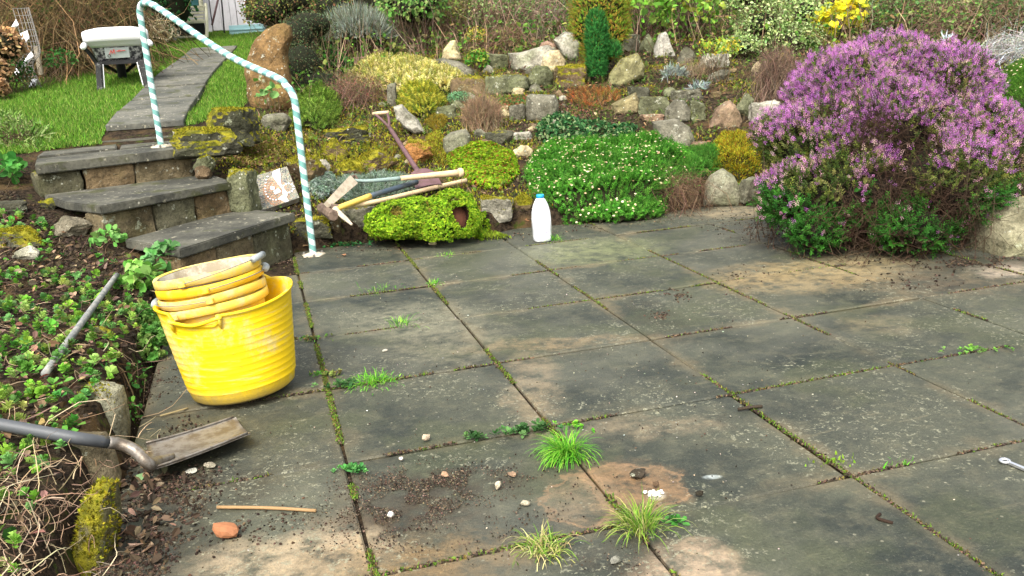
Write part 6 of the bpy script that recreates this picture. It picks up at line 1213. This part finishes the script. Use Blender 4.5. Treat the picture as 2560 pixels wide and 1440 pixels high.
a = Acc(); loft(a, [[w1+dW*x_+nW*y_+[0, 0, z_] for x_, y_ in ((-.004, .006), (.006, .013), (.022, .012), (.024, .006), (.010, .005), (.010, -.005), (.024, -.006), (.022, -.012), (.006, -.013), (-.004, -.006))] for z_ in (.0035, -.0035)]); a.build('open_jaw', CHROME, sw)

# grass tufts and weeds on the patio
def grass_tuft(px, py, n, l, cols, label, spread=.03, lean=(0, 0), tilt=.45, w_=.0028):
    p = atz(px, py); root = empty('grass_tuft', p, label, 'grass tuft'); N_ = n; P = np.tile(p, (N_, 1))+np.c_[rng.normal(size=(N_, 2))*spread, np.zeros(N_)]
    Ts = [bladeT(l, w_, b) for b in (.2, .5, .85)]; d = (P-p)/spread; nr = np.c_[d[:, :2]*.45+np.array(lean), np.ones(N_)]; a = Acc()
    # long curved blades with five segments
    L = rng.uniform(.45, 1.1, N_)*l; nr = nr+np.c_[rng.normal(size=(N_, 2))*tilt, np.zeros(N_)]; hd = nr[:, :2]/(np.linalg.norm(nr[:, :2], axis=1)[:, None]+1e-6); k0 = np.linalg.norm(nr[:, :2], axis=1); S = 5
    rows = []; side = np.c_[-hd[:, 1], hd[:, 0], np.zeros(N_)]
    ang = np.arctan(k0*.6); x = np.zeros(N_); z = np.zeros(N_); dl = L/S; pts = [(x.copy(), z.copy())]
    for s in range(S): x = x+np.sin(ang)*dl; z = z+np.cos(ang)*dl; ang = ang+(.18+.28*k0); pts.append((x.copy(), z.copy()))
    V = []
    for s, (x_, z_) in enumerate(pts):
        wd = w_*(1-s/S)**.6; c = P+np.c_[hd*x_[:, None], np.maximum(z_, -.0)]; V += [c-side*wd/2, c+side*wd/2]
    V = np.stack(V, 1); F = np.array([[2*s, 2*s+1, 2*s+3] for s in range(S)]+[[2*s, 2*s+3, 2*s+2] for s in range(S)]); K = 2*(S+1); FF = (F[None]+(np.arange(N_)*K)[:, None, None]).reshape(-1, 3)
    V[:, :, 2] = np.maximum(V[:, :, 2], p[2]+.002); a.add(V.reshape(-1, 3), FF, np.repeat(pal(cols, N_, .2), K, 0)); a.build('blades', FOL, root); return root
GT = [(.10, .36, .02), (.16, .46, .03), (.07, .26, .02), (.28, .5, .06)]
grass_tuft(1415, 1140, 420, .095, GT, 'thick bright green grass tuft growing at a paving crossing', .020, (-.35, -.2), .4)
grass_tuft(1600, 1325, 170, .105, [(.16, .3, .03), (.3, .38, .07), (.1, .22, .02), (.42, .42, .14)], 'upright thin grass tuft beside the round sandy stain', .02, (-.1, .1), .3)
grass_tuft(1355, 1375, 190, .075, [(.2, .3, .04), (.42, .4, .14), (.12, .24, .03), (.5, .44, .2)], 'low spreading straw tipped grass tuft near the bottom of the photo', .022, (.1, 0), .9)
grass_tuft(940, 955, 220, .05, GT, 'short bright grass patch in the joint right of the tub', .035, (.1, 0), .5)
grass_tuft(1002, 815, 60, .07, GT, 'few tall grass blades in a joint above the short bright patch', .03, (0, 0), .3)
grass_tuft(1385, 600, 70, .07, GT, 'small grass sprig just right of the milk bottle', .022, (0, 0), .6)
grass_tuft(945, 725, 70, .035, GT, 'low grass in the joint two slabs behind the tub', .05, (0, 0), .5)
grass_tuft(1085, 710, 60, .04, GT, 'little grass tuft at the first paving crossing behind the tub', .018, (0, 0), .5)
grass_tuft(1118, 640, 40, .04, GT, 'tiny grass tuft in the joint in front of the sedum mound', .02, (0, 0), .5)
grass_tuft(1100, 1700, 30, .04, GT, 'tiny grass tuft in the paving below the picture', .02)if False else None
def weed(px, py, n, rad, leafs, cols, label, name='weed'):
    p = atz(px, py); root = empty(name, p, label, 'weed'); P = np.tile(p, (n, 1))+np.c_[rng.normal(size=(n, 1))*rad*AZR[None, :2]+rng.normal(size=(n, 1))*rad*.35*FWD[None, :2], rng.uniform(0, .012, n)]
    a = Acc(); mixsc(a, leafs, P, frames(up(n), .35), rng.uniform(.6, 1.1, n), pal(cols, n, .2)); a.build('leaves', FOL, root)
WL = [rosetteT(6, .026, .014, 4), rosetteT(7, .02, .012, 8)]; DG = [(.07, .18, .05), (.11, .24, .07), (.04, .11, .03)]
weed(1312, 1082, 30, .045, WL, DG, 'row of dark rounded leaves in the joint left of the bright grass tuft')
weed(1192, 1100, 9, .02, WL, DG, 'small leafy weed left of the row of rounded leaves')
weed(880, 1178, 15, .028, WL, [(.07, .26, .06), (.12, .32, .08)], 'leafy weed at the crossing right of the shovel')
weed(855, 968, 18, .03, WL, DG, 'dark leafy weed left of the short bright grass patch')
weed(770, 850, 60, .05, [rosetteT(6, .016, .01, 4), LFS], [(.08, .2, .03), (.12, .16, .05), (.2, .14, .06)], 'straggly weed in the joint immediately right of the tub')
weed(820, 940, 40, .03, [rosetteT(6, .016, .01, 4), LFS], [(.08, .2, .03), (.2, .24, .06), (.2, .14, .06)], 'mixed weeds and moss at the crossing right of the tub base')
weed(860, 615, 60, .07, [rosetteT(6, .02, .014, 4)], [(.04, .18, .05), (.06, .24, .07), (.15, .12, .05)], 'low dark green creeping weed at the foot of the edging stones right of the rail')
weed(750, 620, 14, .03, [rosetteT(6, .02, .014, 4)], [(.04, .2, .05)], 'dark green weed tucked between the lowest step and the rail foot')
weed(1805, 1310, 6, .012, WL, [(.1, .36, .06)], 'tiny green seedling right of the upright grass tuft') if False else weed(1683, 1308, 5, .012, WL, [(.1, .36, .06)], 'tiny green seedling right of the upright grass tuft')
weed(1445, 1066, 12, .03, [rosetteT(6, .014, .01, 4)], GT, 'little green sprigs in the joint above the bright grass tuft')
weed(2430, 880, 22, .05, [rosetteT(6, .014, .01, 4)], [(.2, .4, .08), (.14, .32, .05)], 'light green sprigs in a joint near the right edge of the patio')
weed(2080, 1160, 40, .03, [bladeT(.012, .006, .2)], [(.2, .34, .03)], 'bright green moss cushion in a joint in the lower right paving')
weed(2255, 1165, 14, .02, [bladeT(.02, .004, .5)], GT, 'small grass sprig in the lower right joint')
# moss and crumbs filling the joints
def joint(p0, p1, dens, cols=None):
    p0 = np.array(p0, float); p1 = np.array(p1, float); L = np.linalg.norm(p1-p0); n = int(L*dens); t = rng.random(n); q = p0+(p1-p0)*t[:, None]
    m = np.array([mn.noise(Vector((x*3.1, y*3.1, 4))) for x, y in q]) > -.05; q = q[m]; q = q+rng.normal(size=q.shape)*.0042; return q
Q1 = []; Q2 = []
for i in range(0, 7):
    d = {0: 1800, 1: 1300, 2: 600, 3: 420}.get(i, 300); Q1.append(joint((i*.6, -3.6), (i*.6, .5), d)); Q2.append(joint((i*.6, -4.2), (i*.6, .5), 420))
for k in range(-6, 1):
    for x0, x1 in ((-.6, 0), (0, .6), (.6, 1.2), (1.2, 1.8), (1.8, 3.3)): Q1.append(joint((x0, k*.6), (x1, k*.6), rng.choice([120, 260, 450]))); Q2.append(joint((x0, k*.6), (x1, k*.6), 380))
q = np.concatenate(Q1); q = q[inpoly(q[:, 0], q[:, 1], PATIO)]; a = Acc(); n = len(q); mixsc(a, [bladeT(.008, .004, .3), rosetteT(5, .006, .0045, 3), bladeT(.012, .0025, .5)], np.c_[q, np.full(n, -.001)], frames(up(n), .5), rng.uniform(.5, 1.2, n), pal([(.12, .24, .02), (.18, .3, .03), (.08, .14, .02), (.2, .16, .04), (.08, .06, .03)], n))
tag(a.build('joint_moss', FOL), 'moss and tiny weeds growing along the paving joints', 'moss', kind='stuff')
q = np.concatenate(Q2); q = q[inpoly(q[:, 0], q[:, 1], PATIO)]; a = Acc(); n = len(q); mixsc(a, PEBS, np.c_[q, np.full(n, .0)], frames(up(n), .5), rng.uniform(.002, .0055, n), pal([(.05, .035, .025), (.12, .08, .05), (.03, .02, .015)], n)); tag(a.build('joint_dirt', DRY), 'dirt lodged in the paving joints', 'soil', kind='stuff')
# loose soil on the paving
def crumbs(spots, name, label, cols, size, z=.0):
    PP = []
    for px, py, rx, ry, n in spots:
        c0 = atz(px, py); e = abs((atz(px+rx, py)-c0)@AZR); f_ = abs((atz(px, py-ry)-atz(px, py+ry))@FWD)/2; d = rng.normal(size=(n, 2))*.55; PP.append(c0[None, :2]+d[:, :1]*e*AZR[None, :2]+d[:, 1:]*f_*FWD[None, :2])
    q = np.concatenate(PP); nz = np.array([mn.noise(Vector((x*14, y*14, 7))) for x, y in q]); q = q[(nz > -.12) & inpoly(q[:, 0], q[:, 1], PATIO)]; n = len(q); a = Acc(); mixsc(a, PEBS, np.c_[q, np.full(n, .001)], frames(up(n), .5), size[0]+(size[1]-size[0])*rng.random(n)**3, pal(cols, n, .3)); return tag(a.build(name, DRY), label, 'soil', kind='stuff')
SC = [(.03, .02, .013), (.06, .042, .027), (.02, .014, .009), (.09, .06, .04)]
crumbs([(1070, 1205, 230, 40, 5200), (1000, 1275, 200, 45, 3600), (950, 1340, 160, 50, 900), (1200, 1330, 260, 70, 900), (1600, 1390, 150, 60, 500), (1500, 1260, 130, 60, 300)], 'spilled_soil', 'dark soil crumbs spilled over the slabs in the foreground', SC+[(.16, .12, .08)], (.0007, .0032))
crumbs([(390, 1290, 120, 110, 2600), (350, 1400, 110, 90, 1800), (430, 1100, 60, 60, 500), (400, 960, 60, 70, 700), (420, 1210, 80, 40, 900), (640, 1320, 200, 50, 350)], 'bed_edge_soil', 'dark soil and crumbs swept against the left bed', SC, (.0012, .006))
crumbs([(1950, 575, 110, 22, 1800), (2060, 612, 110, 20, 1600), (2200, 640, 180, 18, 1200), (2450, 655, 160, 14, 1500), (1870, 555, 160, 24, 700), (1690, 735, 25, 16, 260), (1650, 790, 26, 10, 160), (1880, 700, 100, 30, 300), (2250, 700, 200, 30, 300)], 'soil_by_heather', 'black soil crumbs on the slabs along the foot of the heather', SC, (.0012, .007))
crumbs([(1300, 900, 900, 300, 1500), (1800, 1100, 800, 300, 700)], 'grit', 'scattered grit and specks all over the patio', SC+[(.45, .42, .35), (.3, .27, .2)], (.001, .0035))
crumbs([(900, 625, 200, 18, 700), (1250, 590, 200, 14, 500), (1600, 552, 200, 14, 700), (720, 650, 60, 20, 300)], 'wall_foot_soil', 'soil and bits along the foot of the rockery edging', SC+[(.2, .14, .09)], (.0015, .007))
def litter(spots, name, label, Ts, cols, lift=.012, mat=DRY, tilt=.5, sc_=(.5, 1.2)):
    PP = []
    for px, py, rx, ry, n in spots:
        c0 = atz(px, py); e = abs((atz(px+rx, py)-c0)@AZR); f_ = abs((atz(px, py-ry)-atz(px, py+ry))@FWD)/2; d = rng.normal(size=(n, 2))*.5; PP.append(c0[None, :2]+d[:, :1]*e*AZR[None, :2]+d[:, 1:]*f_*FWD[None, :2])
    q = np.concatenate(PP); n = len(q); g = np.maximum(H(q[:, 0], q[:, 1]), np.where(inpoly(q[:, 0], q[:, 1], PATIO), 0, -9)); a = Acc(); mixsc(a, Ts, np.c_[q, g+.002+rng.uniform(0, lift, n)], frames(up(n), tilt), rng.uniform(*sc_, n), pal(cols, n, .25)); return tag(a.build(name, mat), label, 'litter', kind='stuff')
litter([(350, 1250, 60, 70, 90), (370, 1350, 60, 70, 80), (330, 1180, 40, 60, 40), (430, 1300, 80, 60, 20)], 'dead_leaf_litter', 'curled brown dead leaves heaped between the left bed and the patio', [leafT(.035, .022, 1, .25), leafT(.03, .012, 1, .5)], [(.07, .045, .028), (.12, .08, .05), (.04, .028, .018), (.2, .14, .09)], tilt=.9, sc_=(.4, 1.1))
# dry grass stalks at the bottom left
a = Acc(); n = 170; px_ = rng.uniform(-40, 260, n); py_ = rng.uniform(1180, 1500, n); A_ = np.array([at(x, y)[0] for x, y in zip(px_, py_)]); B_ = A_+rng.normal(size=(n, 3))*np.array([.06, .06, .02])+np.array([0, 0, .05]); twigs(a, A_, B_, .0016, pal([(.35, .25, .15), (.22, .14, .09), (.45, .36, .24), (.3, .2, .12)], n), 6, .2)
tag(a.build('dry_stalks', DRY), 'tangle of dry grass stalks and reddish stems at the lower left corner', 'dry stalks', kind='stuff')
a = Acc(); n = 120; px_ = rng.uniform(-20, 380, n); py_ = rng.uniform(560, 1150, n); A_ = np.array([at(x, y)[0] for x, y in zip(px_, py_)]); B_ = A_+rng.normal(size=(n, 3))*np.array([.09, .09, .01])+np.array([0, 0, .025]); twigs(a, A_, B_, .0018, pal([(.35, .25, .15), (.22, .14, .09), (.45, .36, .24)], n), 6, .2)
tag(a.build('loose_twigs', DRY), 'thin bent twigs lying about the left bed', 'twigs', kind='stuff')
# the plants that hang over the bed edge near the tub
leafy('overhanging_weeds', [lobe(390, 860, 3.55, 38, 45, .1), lobe(350, 800, 3.75, 50, 30, .1)], 'green leafy weeds hanging over the bed edge beside the yellow tub', 'weed', 260, ROS[:2]+[LFM], [(.08, .22, .04), (.13, .28, .05), (.18, .3, .07)], 20, tilt=.5, scale=(.4, .9))
leafy('overhanging_weeds', [lobe(335, 960, 3.2, 26, 60, .07), lobe(330, 1040, 3.0, 24, 36, .06)], 'green weeds hanging down between the upright edging stone and the tub', 'weed', 130, [LFM, LFS], [(.08, .26, .04), (.12, .3, .05), (.05, .16, .03)], 20, tilt=.6, scale=(.5, 1))
leafy('dotted_leaf_weed', [lobe(405, 640, at(405, 668)[1]-.05, 34, 28, .08)], 'small plant with white speckled green leaves at the left end of the lowest step', 'weed', 60, [leafT(.05, .035, 1, .5)], [(.08, .26, .06), (.14, .32, .1)], 10)
leafy('broad_leaved_weed', [lobe(350, 690, at(350, 720)[1]-.03, 45, 26, .09)], 'light green broad leaved weed between the pale pole and the buckets', 'weed', 70, [leafT(.05, .04, 1, .4)], [(.16, .36, .06), (.24, .42, .1)], 10)
leafy('leafy_seedlings', [lobe(270, 595, at(270, 615)[1]-.03, 40, 22, .09)], 'green seedlings in the soil in front of the middle step', 'weed', 60, [leafT(.04, .028, 1, .4)], [(.12, .32, .06), (.2, .38, .1)], 12)
leafy('stone_side_plant', [lobe(672, 240, at(690, 285)[1]-.05, 26, 20, .06)], 'pale green leafy sprig in front of the orange standing stone', 'weed', 16, [leafT(.075, .05, 1, .3)], [(.16, .34, .1), (.22, .4, .14)], 8, core=None)

# ------------------------------------------------------------------ shed, garden chair and what stands by it
SD = 12.6
def pbox(px0, py0, px1, py1, D, th, bev=0.0, z0=None):
    a_, b_ = W(px0, py1, D), W(px1, py0, D); cx_ = (W(px0, (py0+py1)/2, D)+W(px1, (py0+py1)/2, D))/2; s = D/FPX; return cx_+FWD*th/2, ((px1-px0)*s, th, (py1-py0)*s)
AB = np.stack([AZR, FWD, np.array([0, 0, 1.])], 1)
shed = empty('garden_shed', W(580, 95, SD), 'pale boarded garden shed with a teal base beyond the lawn', 'shed')
for (x0, x1) in ((440, 470), (471, 508), (510, 533), (534, 557), (558, 573), (575, 596)):
    c, s_ = pbox(x0, -260, x1, 70 if x0 > 505 else 90, SD+.05, .03); a = Acc(); box(a, c, s_, AB, (.5,)*3, .003); a.build('wall_board', SHEDW, shed)
c, s_ = pbox(598, -200, 612, 57, SD-.02, .05); a = Acc(); box(a, c, s_, AB, (.5,)*3, .004); a.build('corner_post', WB, shed)
for (x0, y0, x1, y1, m_, nm) in ((573, 62, 660, 88, TEAL, 'base_board'), (612, 50, 660, 61, SHEDW, 'sill'), (613, 20, 660, 49, DARKM, 'opening'), (613, -220, 680, 19, SHEDW, 'upper_wall'), (448, -50, 492, 14, GLASS, 'window_pane'), (440, -60, 448, 20, CREAM, 'window_frame'), (493, -60, 501, 20, CREAM, 'window_frame')):
    c, s_ = pbox(x0, y0, x1, y1, SD+(.0 if nm != 'base_board' else -.12) - (.03 if 'window' in nm else 0), .06 if nm != 'base_board' else .14); a = Acc(); box(a, c, s_, AB, (.5,)*3, .004); a.build(nm, m_, shed)
c, s_ = pbox(573, 72, 660, 74, SD-.14, .02); a = Acc(); box(a, c, s_, AB, (.5,)*3); a.build('base_lip', TEAL, shed)
c = W(550, -290, SD+.9); a = Acc(); box(a, c, (1.7, 2.4, .06), np.stack([AZR, FWD*.98+np.array([0, 0, .2]), np.array([0, 0, .98])-FWD*.2], 1)); a.build('roof', DARKM, shed)
for (x0, x1) in ((440, 442), (675, 678)): c = W((x0+x1)/2, -100, SD+.95); a = Acc(); box(a, c, (.04, 1.7, 2.0), AB); a.build('side_wall', SHEDW, shed)
ch = empty('slatted_chair', W(475, 95, 12.1), 'weathered cream slatted wooden garden chair folded against the shed', 'chair'); CD = 12.15
for (x0, y0, x1, y1) in ((437, 33, 438, 94), ):
    pass
for k, (px, top) in enumerate(((440, 12), (514, 10))):
    a = Acc(); tube(a, bez([W(px, top, CD+.15), W(px+(-3 if k == 0 else 2), 40, CD+.05), W(px+3, 70, CD), W(px+3, 95, CD-.02)], 10), .022, (.6, .6, .4), 6); a.build('leg', CREAM, ch)
for y in (18, 26, 34, 43, 51): c, s_ = pbox(441, y-2.4, 509, y+2.4, CD+.08, .022); a = Acc(); box(a, c, s_, AB@rotz(0), (.6,)*3, .003); a.build('slat', CREAM, ch)
c, s_ = pbox(443, 53, 512, 59, CD-.03, .05); a = Acc(); box(a, c, s_, AB, (.6,)*3, .003); a.build('seat_rail', CREAM, ch)
c, s_ = pbox(446, 89, 516, 94, CD-.03, .03); a = Acc(); box(a, c, s_, AB, (.6,)*3, .003); a.build('bottom_rail', CREAM, ch)
c, s_ = pbox(447, 60, 512, 89, CD+.25, .02); a = Acc(); box(a, c, s_, AB, (.05,)*3, .002); tag(a.build('dark_board', DARKM), 'dark panel leaning against the shed under the slatted chair', 'panel')
a = Acc(); tube(a, [W(437, 102, 11.9), W(425, 0, 11.95), W(412, -120, 12)], .026, (.4, .5, .55), 10); tag(a.build('post', plastic('pale_blue_paint', (.42, .52, .56), (.3, .38, .42), .5, .4), None, True), 'slim pale blue post at the left end of the shed', 'post')
a = Acc(); tube(a, [W(530, 63, 12.3), W(547, -10, 12.35)], .014, (.3, .15, .12), 6); tag(a.build('rod', MAUVE, None, True), 'thin reddish rod leaning on the pale shed boards', 'rod')
a = Acc(); tube(a, [W(561, 82, 12.3), W(553, -10, 12.35)], .012, (.05, .05, .05), 6); tag(a.build('rod', BLK, None, True), 'thin dark rod standing against the pale shed boards', 'rod')
# white sheets caught in a wire mesh, and a stake, on the left border
wm = empty('wire_netting', at(85, 225)[0], 'curved roll of wire netting with white plastic scraps at the left edge of the lawn', 'netting'); a = Acc(); WD = at(85, 225)[1]+.05
cl = bez([W(52, 20, WD+.2), W(72, 90, WD+.1), W(80, 135, WD), W(62, 165, WD), W(85, 222, WD-.05)], 16)
for s in np.linspace(-1, 1, 7): tube(a, cl+AZR*s*.075+FWD*.06*(1-s*s), .0025, (.5, .5, .5), 4)
for i in range(0, len(cl), 1): tube(a, np.array([cl[i]+AZR*s*.075+FWD*.06*(1-s*s) for s in np.linspace(-1, 1, 7)]), .0025, (.5, .5, .5), 4)
a.build('wire_mesh', WIRE, wm)
for pl in ([(28, 68), (40, 48), (47, 62), (35, 74)], [(50, 84), (68, 76), (73, 95), (60, 110)], [(55, 158), (78, 128), (84, 140), (62, 168), (48, 176)], [(34, 190), (40, 168), (50, 182)], [(70, 222), (80, 196), (93, 198), (88, 225)]):
    a = Acc(); loft(a, [[W(x, y, WD-.06+(i % 2)*.03) for i, (x, y) in enumerate(pl)], [W(x, y, WD-.052+(i % 2)*.03) for i, (x, y) in enumerate(pl)]]); a.build('white_scrap', WB, wm)
q0 = at(100, 180)[0]; a = Acc(); box(a, W(96, 152, WD+.1), (.04, .03, .26), AB, (.4,)*3, .004); tag(a.build('wooden_stake', WOODL), 'short weathered wooden stake beside the wire netting', 'stake')
